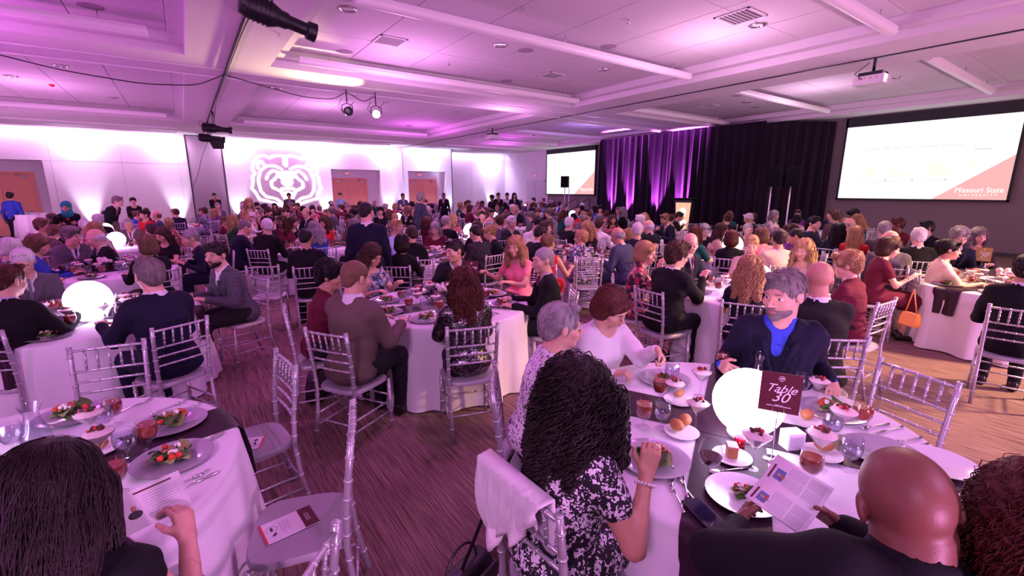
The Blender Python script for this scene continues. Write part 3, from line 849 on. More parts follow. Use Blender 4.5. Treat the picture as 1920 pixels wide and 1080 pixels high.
CHAIR = chair_parts()
def _joined(parts, name):
    b = MB()
    for n, me in parts:
        v = np.empty(len(me.vertices) * 3); me.vertices.foreach_get('co', v)
        b.add(v.reshape(-1, 3), [tuple(p.vertices) for p in me.polygons])
    return b.mesh(name)
CHAIR_FAR = _joined(CHAIR, 'banquet chair')
def chair(x, y, face, label, group, near=True):
    """face: unit direction the sitter looks"""
    rz = math.atan2(-face[0], face[1])
    if not near:
        o = put('banquet_chair', CHAIR_FAR, None, CH, (x, y, 0), (0, 0, rz))
    else:
        o = empty('banquet_chair', (x, y, 0), rz)
        for n, me in CHAIR: put(n, me, o, CHS if n == 'seat' else CH)
    return tag(o, label, 'chair', group)

# ------------------------------------------------------------------ tables
TR = .86; TZ = .755
def cloth_mesh(seed=0, n=192):
    r = np.random.default_rng(seed); a = np.linspace(0, 2 * math.pi, n, endpoint=False)
    w = np.zeros(n)
    for k, am in ((9, .5), (13, .8), (17, .6), (23, .35)): w += am * np.sin(k * a + r.uniform(0, 6.28))
    w = np.clip(w, -1.2, 1.6)
    V = [(0, 0, TZ)]; rings = [(.3, 0, 0), (.6, 0, 0), (TR - .02, 0, 0), (TR - .004, -.004, .0), (TR + .004, -.018, .02)]
    for rr, dz, fa in rings: V += [(rr * math.cos(t), rr * math.sin(t), TZ + dz) for t in a]
    for z in (.62, .45, .28, .12, .015):
        f = (TZ - z) / TZ
        for i, t in enumerate(a):
            rr = TR + .006 + f * (.045 + .045 * w[i]); V.append((rr * math.cos(t), rr * math.sin(t), z))
    nr = len(rings) + 5; F = [(0, 1 + j, 1 + (j + 1) % n) for j in range(n)]
    F += [(1 + i * n + j, 1 + (i + 1) * n + j, 1 + (i + 1) * n + (j + 1) % n, 1 + i * n + (j + 1) % n) for i in range(nr - 1) for j in range(n)]
    b = MB(); b.add(V, F); return b.mesh('tablecloth', [CLOTH])
CLOTHS = [cloth_mesh(i) for i in range(4)]
b = MB(); b.lathe([(0, .715), (TR - .02, .715), (TR - .015, .735), (0, .735)], 48); M_TOP = b.mesh('tabletop', [mat('plywood', (.35, .2, .1), .6, noise=.1)])
b = MB(); b.lathe([(.28, 0), (.28, .02), (.035, .04), (.035, .70), (.2, .714)], 16); M_PED = b.mesh('pedestal', [BLACKM])
def runner_mesh(drop=.30, w=.145):
    xs = np.concatenate([np.linspace(-1, 1, 41)]); L = TR + .008; P = []
    tot = L + drop
    for s in np.linspace(-tot, tot, 61):
        row = []
        for v in np.linspace(-w, w, 11):
            edge = math.sqrt(max(L * L - v * v, .01)); q = 1 if s > 0 else -1; a = abs(s) * (edge + drop) / tot
            if a < edge: p = (q * a, v, TZ + .004)
            else:
                d = a - edge; f = .012 + .02 * math.sin(v * 38 + q) * min(d / .15, 1) + d * .06
                p = (q * (edge + f), v * (1 - .12 * d / drop), TZ + .004 - d)
            row.append(p)
        P.append(row)
    b = MB(); b.grid(P); me = b.mesh('table runner', [AUB]); return me
M_RUN = runner_mesh()

# ------------------------------------------------------------------ tableware, origins at the base
def lathe_mesh(name, prof, m, n=20):
    b = MB(); b.lathe(prof, n); return b.mesh(name, [m], angle=50)
W_CHARGER = lathe_mesh('charger', [(.0, .004), (.085, .004), (.098, .010), (.150, .016), (.152, .019), (.100, .015), (.086, .008), (0, .008)], CHARG, 40)
W_BPLATE = lathe_mesh('bread plate', [(.0, .002), (.045, .002), (.055, .006), (.080, .013), (.081, .016), (.056, .010), (.046, .006), (0, .006)], CHINA, 28)
W_PLATE = lathe_mesh('dinner plate', [(.0, .003), (.08, .003), (.092, .008), (.132, .016), (.133, .019), (.094, .012), (.08, .007), (0, .007)], CHINA, 40)
def goblet_prof(): return [(.034, 0), (.034, .003), (.008, .008), (.006, .030), (.010, .048), (.030, .062), (.041, .085), (.043, .110), (.038, .145), (.0365, .147), (.0415, .110), (.0395, .086), (.029, .065), (.002, .055)]
W_GOBLET = lathe_mesh('goblet', goblet_prof(), GLASS)
W_GLIQ = [(.001, .056), (.028, .066), (.0385, .086), (.0405, .110), (.0385, .128), (.0, .128)]
W_TEA = lathe_mesh('iced tea', W_GLIQ, TEA, 18); W_WATER = lathe_mesh('water', W_GLIQ, WATER, 18)
W_WINEG = lathe_mesh('wine glass', [(.037, 0), (.037, .002), (.006, .006), (.004, .085), (.012, .096), (.036, .120), (.044, .150), (.041, .180), (.034, .205), (.033, .205), (.040, .180), (.0425, .150), (.034, .121), (.002, .098)], GLASS, 24)
W_WINE = lathe_mesh('wine', [(.001, .099), (.033, .122), (.0415, .146), (0, .146)], WINE, 20)
W_MART = lathe_mesh('dessert glass', [(.035, 0), (.035, .002), (.006, .006), (.004, .085), (.010, .094), (.056, .150), (.055, .151), (.008, .097), (.001, .095)], GLASS, 24)
W_MOUSSE = lathe_mesh('mousse', [(.004, .098), (.047, .142), (.050, .148), (.030, .160), (0, .163)], MOUSSE, 20)
def topping():
    b = MB(); r = np.random.default_rng(3)
    for i in range(14): b.cur = 1 if i % 5 == 0 else 0; a = r.uniform(0, 6.28); d = r.uniform(0, .028); b.ball((d * math.cos(a), d * math.sin(a), .166 + r.uniform(-.004, .004)), r.uniform(.004, .010), 6, 4)
    return b.mesh('topping', [CRUMB, BERRY])
W_TOP = topping()
W_CARAFE = lathe_mesh('carafe', [(.050, 0), (.056, .02), (.054, .07), (.030, .13), (.026, .16), (.042, .205), (.041, .205), (.0245, .16), (.0285, .13), (.052, .07), (.054, .022), (.001, .006)], GLASS, 24)
W_CWAT = lathe_mesh('water', [(.001, .008), (.052, .022), (.050, .07), (.034, .115), (0, .115)], WATER, 20)
W_ORB = MB().ball((0, 0, .19), .168, 40, 24).mesh('orb globe', [ORB])
W_ORBB = lathe_mesh('orb base', [(.085, 0), (.085, .018), (.07, .026), (.05, .030), (0, .03)], mat('white orb base', (.8, .78, .82), .4), 28)
def roll():
    b = MB(); b.ball((0, 0, .026), (.040, .030, .027), 14, 9); me = b.mesh('bread roll', [BREAD]); return me
W_ROLL = roll()
def cake():
    b = MB(); b.box(-.026, .026, -.020, .020, 0, .045); b.cur = 1; b.box(-.027, .027, -.021, .021, .045, .052); return b.mesh('cake slice', [BREAD, mat('pink icing', (.75, .30, .32), .4)], smooth=False)
W_CAKE = cake()
def cutlery(kind):
    b = MB(); b.tube([(0, -.095, .004), (0, -.06, .004), (0, .0, .004), (0, .035, .005)], [.0055, .005, .003, .0035], 6)
    if kind == 'fork':
        b.tube([(0, .033, .005), (0, .050, .004)], [.004, .010], 6)
        for x in (-.008, -.0027, .0027, .008): b.tube([(x, .048, .004), (x, .075, .006), (x, .095, .009)], [.0018, .0016, .0008], 5)
    elif kind == 'knife':
        b.add([(-.004, .03, .002), (.006, .03, .002), (.008, .10, .002), (.002, .12, .002), (-.004, .11, .002), (-.004, .03, .006), (.006, .03, .006), (.006, .10, .004), (.002, .12, .004), (-.004, .11, .006)],
              [(4, 3, 2, 1, 0), (5, 6, 7, 8, 9), (0, 1, 6, 5), (1, 2, 7, 6), (2, 3, 8, 7), (3, 4, 9, 8), (4, 0, 5, 9)])
    else: b.ball((0, .062, .007), (.016, .027, .004), 10, 6)
    return b.mesh(kind, [STEEL])
W_FORK, W_KNIFE, W_SPOON = cutlery('fork'), cutlery('knife'), cutlery('spoon')
def salad_meshes():
    D = []; r = np.random.default_rng(5)
    def leaf(m, a, d, s, z, tilt):
        P = []
        for u in np.linspace(0, 1, 7):
            row = []
            for v in np.linspace(-1, 1, 7):
                w = math.sin(math.pi * min(u * .93 + .05, 1)) * .5
                row.append((v * w * s, (u - .5) * s, .012 * math.sin(v * 7 + u * 9) * .4 + tilt * (u - .4) * s - .25 * s * v * v * w))
            P.append(row)
        P = np.array(P); Mx = rotm(0, 0, a); P = P @ Mx.T + np.array((d * math.cos(a), d * math.sin(a), z))
        b = MB(); b.grid(P); return ('lettuce_leaf', b.mesh('lettuce leaf', [m]))
    for i in range(14): D.append(leaf(LEAF if i % 3 else LEAF2, r.uniform(0, 6.28), r.uniform(.01, .055), r.uniform(.05, .075), .020 + .0015 * i, r.uniform(-.3, .6)))
    for i in range(4):
        a = r.uniform(0, 6.28); b = MB(); b.ball((.055 * math.cos(a), .055 * math.sin(a), .036), .0125, 9, 6); D.append(('tomato', b.mesh('tomato', [TOM])))
    for i in range(3):
        a = r.uniform(0, 6.28); b = MB()
        for k in range(4): b.ball((.03 * math.cos(a) + r.normal() * .006, .03 * math.sin(a) + r.normal() * .006, .048 + r.normal() * .003), r.uniform(.005, .009), 6, 4)
        D.append(('cheese', b.mesh('cheese', [CHEESE])))
    for i in range(5):
        a = r.uniform(0, 6.28); d = r.uniform(.0, .05); b = MB(); b.ball((d * math.cos(a), d * math.sin(a), .046), (.011, .008, .006), 7, 5); D.append(('nut', b.mesh('nut', [NUT])))
    b = MB(); vs = []
    for i, (n, me) in enumerate(D):
        b.cur = [LEAF, LEAF2, TOM, CHEESE, NUT].index(me.materials[0])
        v = np.empty(len(me.vertices) * 3); me.vertices.foreach_get('co', v); b.add(v.reshape(-1, 3), [tuple(p.vertices) for p in me.polygons])
    return D, b.mesh('salad', [LEAF, LEAF2, TOM, CHEESE, NUT])
W_SALAD, W_SALADF = salad_meshes()
def thing(name, label, cat, loc, group=None, parts=(), rz=0.0, scale=1.0):
    o = empty(name, loc, rz, scale=scale); tag(o, label, cat, group)
    for p in parts: put(p[0], p[1], o)
    return o
def solo(name, me, label, cat, loc, group=None, rz=0.0, m=None, scale=None):
    return tag(put(name, me, None, m, loc, (0, 0, rz), scale), label, cat, group)
def tea(x, y, label, g=None, z=TZ): return thing('tea_goblet', label, 'glass', (x, y, z), g, [('goblet', W_GOBLET), ('iced_tea', W_TEA)])
def water(x, y, label, g=None, z=TZ): return thing('water_goblet', label, 'glass', (x, y, z), g, [('goblet', W_GOBLET), ('water', W_WATER)])
def dessert(x, y, label, g=None, z=TZ, sc=1.0): return thing('dessert_glass', label, 'dessert', (x, y, z), g, [('stemmed_glass', W_MART), ('mousse', W_MOUSSE), ('topping', W_TOP)], rz=x * 7, scale=sc)
def wineg(x, y, label, g=None, full=True): return thing('wine_glass', label, 'glass', (x, y, TZ), g, [('stemmed_glass', W_WINEG)] + ([('wine', W_WINE)] if full else []))
def carafe(x, y, label, g=None): return thing('water_carafe', label, 'carafe', (x, y, TZ), g, [('glass_body', W_CARAFE), ('water', W_CWAT)])
def orb(x, y, label, g=None, s=1.0): return thing('glowing_orb', label, 'lamp', (x, y, TZ), g, [('globe', W_ORB), ('base', W_ORBB)], scale=s)
def booklet(loc, rot, label, g=None, w=.14, h=.215, cover=True):
    """printed program lying flat or held"""
    o = empty('program_booklet', loc); o.rotation_euler = rot; tag(o, label, 'booklet', g)
    b = MB(); b.box(-w / 2, w / 2, -h / 2, h / 2, 0, .0025); put('page', b.mesh('page', [PAPER], smooth=False), o)
    if cover:
        b = MB(); b.box(-w / 2, w / 2, h * .5 - .058, h * .5, .0026, .0030); put('printed_band', b.mesh('band', [MAROON], smooth=False), o)
        b = MB(); b.box(-w / 2, w / 2, -h * .5, -h * .5 + .010, .0026, .0030); put('red_edge', b.mesh('edge', [REDP], smooth=False), o)
        b = MB()
        for i in range(5): b.box(-w * .30 + .012 * (i % 2), w * .28 - .010 * (i % 3), .000 - i * .0085, .0022 - i * .0085, .0026, .0029)
        put('text_lines', b.mesh('text lines', [GREYINK], smooth=False), o)
        b = MB(); a = np.linspace(.4, 5.4, 18); b.tube([(-.012 + .022 * math.cos(t), -.068 + .022 * math.sin(t), .0028) for t in a], .0008, 4)
        b.tube([(-.012 - .009, -.068, .0028), (-.012 + .011, -.068, .0028)], .0055, 5); b.tube([(.022, -.058, .0028), (.034, -.070, .0028)], .006, 4); put('emblem', b.mesh('emblem', [INK]), o)
        b = MB()
        for i in range(3): b.box(-w * .2, w * .2, h * .5 - .026 - i * .007, h * .5 - .0245 - i * .007, .0031, .0033)
        put('title_lines', b.mesh('title lines', [WHITEP], smooth=False), o)
    return o
# ------------------------------------------------------------------ the hall
M_WALL = mat('white painted wall', (.82, .80, .83), .75, noise=.02, nscale=2, bump=.05, bscale=200)
M_WALLD = mat('taupe painted wall', (.20, .165, .165), .75, noise=.03, nscale=2, bump=.05, bscale=200)
M_CEIL = mat('white ceiling plaster', (.66, .63, .66), .85, noise=.02, nscale=3)
M_TILE = mat('ceiling tile', (.60, .56, .60), .9, noise=.05, nscale=40, bump=.15, bscale=300)
M_PANEL = mat('partition fabric', (.42, .36, .42), .9, noise=.05, nscale=60, bump=.1, bscale=200)
M_BLK = mat('black rubber seal', (.012, .012, .014), .5)
M_TRIMW = mat('white door frame', (.74, .72, .75), .45)
M_DOOR = mat('maple door veneer', (.86, .38, .26), .38, noise=.10, nscale=5, aniso=(6, 6, .6))
M_DOORW = mat('white steel door', (.66, .64, .70), .45, noise=.02)
def carpet_mat():
    m, nt, out = base_mat('striped carpet')
    b = N(nt, 'ShaderNodeBsdfPrincipled'); b.inputs['Roughness'].default_value = .95; b.inputs['Specular IOR Level'].default_value = .15
    tc = N(nt, 'ShaderNodeTexCoord')
    mp = N(nt, 'ShaderNodeMapping'); mp.inputs['Rotation'].default_value = (0, 0, 0); mp.inputs['Scale'].default_value = (95, 1.6, 1)
    nt.links.new(tc.outputs['Object'], mp.inputs[0])
    n1 = N(nt, 'ShaderNodeTexNoise', Scale=1.0, Detail=4.0); nt.links.new(mp.outputs[0], n1.inputs['Vector'])
    mp2 = N(nt, 'ShaderNodeMapping'); mp2.inputs['Scale'].default_value = (260, 5, 1); nt.links.new(tc.outputs['Object'], mp2.inputs[0])
    n2 = N(nt, 'ShaderNodeTexNoise', Scale=1.0, Detail=2.0); nt.links.new(mp2.outputs[0], n2.inputs['Vector'])
    ad = N(nt, 'ShaderNodeMath', operation='ADD'); nt.links.new(n1.outputs['Fac'], ad.inputs[0]); nt.links.new(n2.outputs['Fac'], ad.inputs[1])
    mr = N(nt, 'ShaderNodeMapRange'); mr.inputs[1].default_value = .75; mr.inputs[2].default_value = 1.25; nt.links.new(ad.outputs[0], mr.inputs[0])
    cr = N(nt, 'ShaderNodeMix', data_type='RGBA'); cr.inputs[6].default_value = (.085, .048, .042, 1); cr.inputs[7].default_value = (.33, .22, .19, 1)
    nt.links.new(mr.outputs[0], cr.inputs[0]); nt.links.new(cr.outputs[2], b.inputs['Base Color'])
    bp = N(nt, 'ShaderNodeBump'); bp.inputs['Strength'].default_value = .4; bp.inputs['Distance'].default_value = .004
    nt.links.new(n2.outputs['Fac'], bp.inputs['Height']); nt.links.new(bp.outputs[0], b.inputs['Normal'])
    nt.links.new(b.outputs[0], out.inputs[0]); return m
M_CARPET = carpet_mat()
def struct(name, b, m, parent=None, **k):
    o = put(name, b.mesh(name, [m] if not isinstance(m, list) else m, smooth=False), parent)
    if parent is None: o['kind'] = 'structure'
    return o
b = MB(); b.box(-7.4, WALL_STAGE + .4, -4.5, WALL_FAR2 + .4, -.1, 0); FLOOR = struct('floor', b, M_CARPET)
# ceiling: plaster soffits framing recessed coffers of tile
XB = [(-7.4, -6.3), (.33, 1.74), (9.95, 11.85), (18.1, WALL_STAGE + .4)]
YB = [(-4.5, -3.6), (10.9, 12.6), (21.2, WALL_FAR2 + .4)]
b = MB()
for (a, c) in XB: b.box(a, c, -4.5, WALL_FAR2 + .4, SOFFIT, SOFFIT + .55)
for (a, c) in YB:
    for i in range(3): b.box(XB[i][1], XB[i + 1][0], a, c, SOFFIT, SOFFIT + .55)
b.box(-7.4, WALL_STAGE + .4, -4.5, WALL_FAR2 + .4, CEIL + .03, CEIL + .6)
# stepped inner edge of every coffer
for i in range(3):
    for j in range(2):
        x0, x1, y0, y1 = XB[i][1], XB[i + 1][0], YB[j][1], YB[j + 1][0]
        for q in ((x0, x1, y0, y0 + .22), (x0, x1, y1 - .22, y1), (x0, x0 + .22, y0 + .22, y1 - .22), (x1 - .22, x1, y0 + .22, y1 - .22)): b.box(*q, SOFFIT + .14, SOFFIT + .55)
CEILING = struct('ceiling', b, M_CEIL)
for i, nx in ((0, 5), (1, 6), (2, 5)):
    for j, ny in ((0, 9), (1, 6)):
        x0, x1, y0, y1 = XB[i][1] + .22, XB[i + 1][0] - .22, YB[j][1] + .22, YB[j + 1][0] - .22
        dx, dy = (x1 - x0) / nx, (y1 - y0) / ny
        bb = MB(); bb.box(.008, dx - .008, .008, dy - .008, CEIL, CEIL + .028); me = bb.mesh('ceiling tile', [M_TILE], smooth=False)
        for p in range(nx):
            for q in range(ny): put('ceiling_tile', me, CEILING, loc=(x0 + p * dx, y0 + q * dy, 0))
# partition tracks under the beams
for name, q in (('trim_1', (1.005, 1.035, -4.4, WALL_FAR, SOFFIT - .025, SOFFIT)), ('trim_2', (10.88, 10.92, -4.4, WALL_FAR, SOFFIT - .02, SOFFIT)), ('trim_3', (-6.3, 18.1, 12.52, 12.55, SOFFIT - .02, SOFFIT))):
    b = MB(); b.box(*q); struct(name, b, M_BLK if name != 'trim_3' else M_TRIMW)
for i, y in enumerate((11.75,)):
    b = MB(); b.box(-6.3, 18.1, y - .02, y + .02, SOFFIT - .012, SOFFIT); struct('trim_4', b, M_TRIMW)

# far wall with door alcoves
def wall_y(b, y, x0, x1, holes, th=.3, z1=SOFFIT + .1):
    xs = x0
    for (a, c, h) in sorted(holes):
        b.box(xs, a, y, y + th, 0, z1); b.box(a, c, y, y + th, h, z1); xs = c
    b.box(xs, x1, y, y + th, 0, z1)
ALC = [(-7.0, -4.45, 3.04), (6.62, 9.31, 2.97), (11.0, 13.5, 2.97)]
b = MB(); wall_y(b, WALL_FAR, -7.4, STEP_X, ALC, .55)
for (a, c, h) in ALC: b.box(a - .02, c + .02, WALL_FAR + .5, WALL_FAR + .7, 0, h + .05)
b.box(STEP_X - .05, STEP_X, WALL_FAR, WALL_FAR2 + .1, 0, SOFFIT + .1)
b.box(STEP_X, WALL_STAGE + .3, WALL_FAR2, WALL_FAR2 + .3, 0, SOFFIT + .1)
struct('wall_far', b, M_WALL)
b = MB(); b.box(WALL_STAGE, WALL_STAGE + .3, 23.14, WALL_FAR2 + .3, 0, SOFFIT + .1); struct('wall_right_white', b, M_WALL)
b = MB(); b.box(WALL_STAGE, WALL_STAGE + .3, -4.5, 23.14, 0, SOFFIT + .1); struct('wall_right', b, M_WALLD)
b = MB(); b.box(-7.7, -7.4, -4.5, WALL_FAR + .5, 0, SOFFIT + .6); struct('wall_left', b, M_WALL)
# movable partition parked at the beam
b = MB(); b.box(.36, 1.72, WALL_FAR - .06, WALL_FAR - .01, 0, SOFFIT - .02); o = struct('wall_partition', b, M_PANEL)
b = MB(); b.box(.33, .37, WALL_FAR - .08, WALL_FAR - .02, 0, SOFFIT); b.box(1.71, 1.75, WALL_FAR - .08, WALL_FAR - .02, 0, SOFFIT); b.box(.33, 1.75, WALL_FAR - .08, WALL_FAR - .02, SOFFIT - .03, SOFFIT); struct('trim_5', b, M_BLK)
b = MB(); b.box(10.60, 10.64, WALL_FAR - .05, WALL_FAR, 0, SOFFIT); struct('trim_6', b, M_TRIMW)
b = MB(); b.box(-7.3, STEP_X, WALL_FAR - .015, WALL_FAR, 0, .10); struct('baseboard_far', b, mat('dark base', (.05, .045, .05), .6))
b = MB(); b.box(WALL_STAGE - .015, WALL_STAGE, -4.5, 23, 0, .10); struct('baseboard_right', b, mat('dark base', (.05, .045, .05), .6))
# joint lines of the far wall panels
b = MB()
for x in (-4.2, -2.0, .0, 3.6, 5.4, 9.6, 14.8, 16.4):
    y = WALL_FAR if x < STEP_X else WALL_FAR2; b.box(x - .006, x + .006, y - .003, y, .1, SOFFIT)
b.box(-4.4, .33, WALL_FAR - .003, WALL_FAR, 3.02, 3.035)
struct('trim_7', b, mat('wall joint', (.52, .50, .54), .8))
def door_y(n, x0, x1, y, h, m, leafs=2):
    o = empty('door_%d' % n, (0, 0, 0)); o['kind'] = 'structure'
    b = MB(); b.box(x0 - .09, x0, y - .04, y + .04, 0, h + .09); b.box(x1, x1 + .09, y - .04, y + .04, 0, h + .09); b.box(x0, x1, y - .04, y + .04, h, h + .09)
    put('door_frame', b.mesh('door frame', [m if m is M_DOOR else M_TRIMW], smooth=False), o)
    w = (x1 - x0) / leafs
    for i in range(leafs):
        b = MB(); b.box(x0 + i * w + .006, x0 + (i + 1) * w - .006, y - .025, y + .025, .01, h - .006)
        lf = put('door_leaf', b.mesh('door leaf', [m], smooth=False), o)
        b = MB(); xm = x0 + (i + .5) * w; b.box(xm - .28, xm + .28, y - .075, y - .035, .96, 1.03); b.box(xm - .30, xm - .25, y - .075, y - .02, .95, 1.05); b.box(xm + .25, xm + .30, y - .075, y - .02, .95, 1.05)
        put('push_bar', b.mesh('push bar', [STEELD], smooth=False), lf)
        b = MB(); b.box(xm - .05 + (.2 if i else -.2), xm + .25 + (.2 if i else -.2) - .15, y - .09, y - .02, h - .14, h - .07); b.tube([(xm, y - .06, h - .06), (xm + .18, y - .16, h - .03), (xm, y - .03, h)], .012, 6)
        put('door_closer', b.mesh('closer', [STEELD], smooth=False), lf)
    return o
STEELD = mat('brushed steel', (.5, .5, .52), .3, metal=1.0)
door_y(1, -6.75, -4.93, WALL_FAR + .5, 2.50, M_DOOR)
door_y(2, 6.74, 8.60, WALL_FAR + .5, 2.44, M_DOOR)
door_y(3, 11.12, 13.02, WALL_FAR + .5, 2.44, M_DOOR)
# white double door on the stage-side wall
o4 = empty('door_4', (WALL_STAGE, 24.33, 0)); o4['kind'] = 'structure'
b = MB(); b.box(-.03, .03, -.98, -.90, 0, 2.5); b.box(-.03, .03, .90, .98, 0, 2.5); b.box(-.03, .03, -.98, .98, 2.42, 2.5); put('door_frame', b.mesh('door frame', [M_TRIMW], smooth=False), o4)
for q in (-1, 1):
    b = MB(); b.box(-.025, -.005, min(q * .01, q * .89), max(q * .01, q * .89), .01, 2.41); lf = put('door_leaf', b.mesh('door leaf', [M_DOORW], smooth=False), o4)
    b = MB(); b.box(-.09, -.03, min(q * .1, q * .8), max(q * .1, q * .8), .97, 1.04); put('push_bar', b.mesh('push bar', [STEELD], smooth=False), lf)
# exit signs
for (x, y, z, rz, lab) in ((7.6, WALL_FAR + .475, 2.76, 0, 'small red exit sign above the maple doors beside the projected bear'), (11.95, WALL_FAR + .475, 2.76, 0, 'small red exit sign above the maple doors right of the bear wall'), (WALL_STAGE - .03, 24.4, 2.78, math.pi / 2 * -1, 'small red exit sign above the white double doors')):
    o = empty('exit_sign', (x, y, z), rz); tag(o, lab, 'sign')
    b = MB(); b.box(-.15, .15, -.02, .02, -.09, .09); put('sign_box', b.mesh('sign box', [mat('sign box', (.7, .66, .66), .5)], smooth=False), o)
    text_obj('lettering', 'EXIT', .12, glow('exit red', (1, .22, .12), 2.0), o, (0, -.022, 0), (R(90), 0, 0))

# ------------------------------------------------------------------ ceiling fixtures
M_FIX = mat('white enamel fixture', (.80, .77, .80), .4)
b = MB(); b.tube([(0, 0, 0), (0, 0, CEIL + .03 - SOFFIT - .14)], .008, 6); HANG = b.mesh('hanger', [STEELD])
def bar_light(x0, x1, y, z, label):
    b = MB(); P = []
    L = x1 - x0
    for s in (0, .02, .98, 1):
        P.append([(x0 + L * s, y + .085 * math.cos(a), z - .085 * math.sin(a) * (1 if 0 < s < 1 else .98)) for a in np.linspace(0, math.pi, 13)])
    b.grid(P); b.box(x0 + .01, x1 - .01, y - .08, y + .08, z - .005, z + .05)
    for x in (x0, x1): b.add([(x, y + .085 * math.cos(a), z - .085 * math.sin(a)) for a in np.linspace(0, math.pi, 13)], [list(range(13))])
    o = empty('linear_ceiling_light', (0, 0, 0)); tag(o, label, 'ceiling light', 'linear lights across the ceiling bays')
    put('housing', b.mesh('housing', [M_FIX], angle=40), o)
    for x in (x0 + .6, (x0 + x1) / 2, x1 - .6): put('hanger', HANG, o, loc=(x, y, z + .04))
ord_ = ['nearest', 'second', 'third', 'fourth', 'fifth', 'sixth']
for nm, x0, x1, ys in (('middle bay', 2.2, 9.75, (-.6, 3.05, 6.78, 10.45, 20.75)), ('bay by the screens', 12.15, 17.7, (-.6, 3.15, 6.95, 10.4, 13.3, 16.9, 20.6)), ('left bay', -5.9, -.15, (3.0, 10.05, 20.6))):
    for k, y in enumerate(ys): bar_light(x0, x1, y, SOFFIT + .10, 'white half-round linear light, ' + nm + ', ' + (['first', 'second', 'third', 'fourth', 'fifth', 'sixth', 'seventh'][k]) + ' from the near side')
for k, (x0, x1, y) in enumerate(((2.0, 9.6, 23.4), (12.2, 17.6, 23.4), (-5.8, .1, 23.4), (2.0, 9.6, 25.2), (-5.8, .1, 25.2))):
    b = MB(); b.box(x0, x1, y - .05, y + .05, SOFFIT - .05, SOFFIT); o = put('slot_light', b.mesh('slot light', [M_FIX], smooth=False))
    tag(o, 'slim white slot light flush on the soffit, ' + ['middle bay before the bear wall', 'bay near the white doors', 'bay before the orange left door', 'middle bay tight to the bear wall', 'left bay tight to the far wall'][k], 'ceiling light', 'slot lights')
M_DL = glow('downlight lens', (1.0, .84, 1.0), 3.2)
b = MB(); b.lathe([(.11, 0), (.115, -.006), (.085, -.010), (.080, .02), (.07, .04)], 24); DLR = b.mesh('trim ring', [CHROME])
b = MB(); b.lathe([(.0, .03), (.05, .03), (.075, .035)], 20); 
for a in range(3): b.ball((.035 * math.cos(a * 2.1), .035 * math.sin(a * 2.1), .016), (.016, .010, .012), 8, 5)
DLL = b.mesh('lamp', [M_DL])
for k, (x, y, c) in enumerate(DOWN):
    o = empty('downlight', (x, y, CEIL - .004)); o.scale = (1.25,) * 3
    bay = 'left bay' if x < .3 else 'middle bay' if x < 10 else 'bay by the screens'
    bk = lambda q: 0 if q < .3 else 1 if q < 10 else 2
    rank = sorted([(yy, xx) for xx, yy, _ in DOWN if bk(xx) == bk(x)]).index((y, x))
    tag(o, 'round chrome recessed downlight, ' + bay + ', ' + ('first second third fourth fifth sixth seventh eighth ninth tenth eleventh twelfth'.split()[rank]) + ' from the near end', 'downlight', 'recessed downlights in the ' + bay)
    put('trim_ring', DLR, o); put('lamp_lens', DLL, o)
M_GRILLE = mat('grey vent', (.42, .38, .42), .5); M_VB = mat('vent backing', (.09, .075, .09), .8)
def vent(x, y, label, w=.52):
    o = empty('ceiling_vent', (x, y, CEIL)); tag(o, label, 'vent', 'square ceiling vents')
    b = MB(); h = w / 2
    for q in ((-h, h, -h, -h + .03), (-h, h, h - .03, h), (-h, -h + .03, -h, h), (h - .03, h, -h, h)): b.box(*q, -.018, 0)
    put('frame', b.mesh('frame', [M_FIX], smooth=False), o)
    b = MB(); b.box(-h, h, -h, h, -.004, 0); put('backing', b.mesh('backing', [M_VB], smooth=False), o)
    for i in range(8):
        b = MB(); t = -h + .05 + i * (w - .1) / 7; b.box(-h + .03, h - .03, t - .012, t + .012, -.014, -.006); put('slat', b.mesh('slat', [M_GRILLE], smooth=False), o)
vent(3.5, 8.9, 'square grey ceiling vent beside the first beam, lit warm at one edge'); vent(7.7, 9.17, 'square grey ceiling vent in the middle bay near its far corner'); vent(7.66, 4.46, 'square grey ceiling vent nearest the camera, next to a downlight', .58)
vent(14.6, 9.3, 'square grey ceiling vent in the bay by the screens'); vent(3.9, 19.5, 'pale square ceiling vent above the far middle tables')
b = MB(); b.lathe([(0, -.006), (.13, -.006), (.15, 0), (.16, .0)], 28); SPK = b.mesh('ceiling speaker', [mat('speaker grille', (.36, .28, .36), .8, bump=.5, bscale=400)])
for (x, y, t) in ((3.0, 10.1, 'by the first beam'), (5.95, 7.94, 'in the centre of the middle bay'), (7.12, 10.3, 'near the far edge of the middle bay'), (7.12, 6.8, 'just past the second linear light'), (-.8, 9.95, 'in the left bay'), (13.8, 7.9, 'in the bay by the screens'), (16.2, 8.6, 'in the bay by the screens, nearest the curtain')):
    solo('ceiling_speaker', SPK, 'round flush ceiling speaker ' + t, 'speaker', (x, y, CEIL), 'round ceiling speakers')
b = MB(); b.lathe([(0, -.06), (.03, -.06), (.055, -.03), (.06, 0), (0, 0)], 16); SMK = b.mesh('alarm', [mat('red plastic', (.55, .02, .04), .4)])
solo('fire_alarm', SMK, 'small round red alarm on the left bay ceiling', 'alarm', (-2.5, 17.6, CEIL)); solo('fire_alarm', SMK, 'small round red alarm beside the near projector', 'alarm', (12.6, 4.65, CEIL))
b = MB(); b.tube([(0, 0, 0), (0, 0, -.05)], .012, 6); b.tube([(0, 0, -.05), (0, 0, -.056)], .03, 8); SPR = b.mesh('sprinkler', [CHROME])
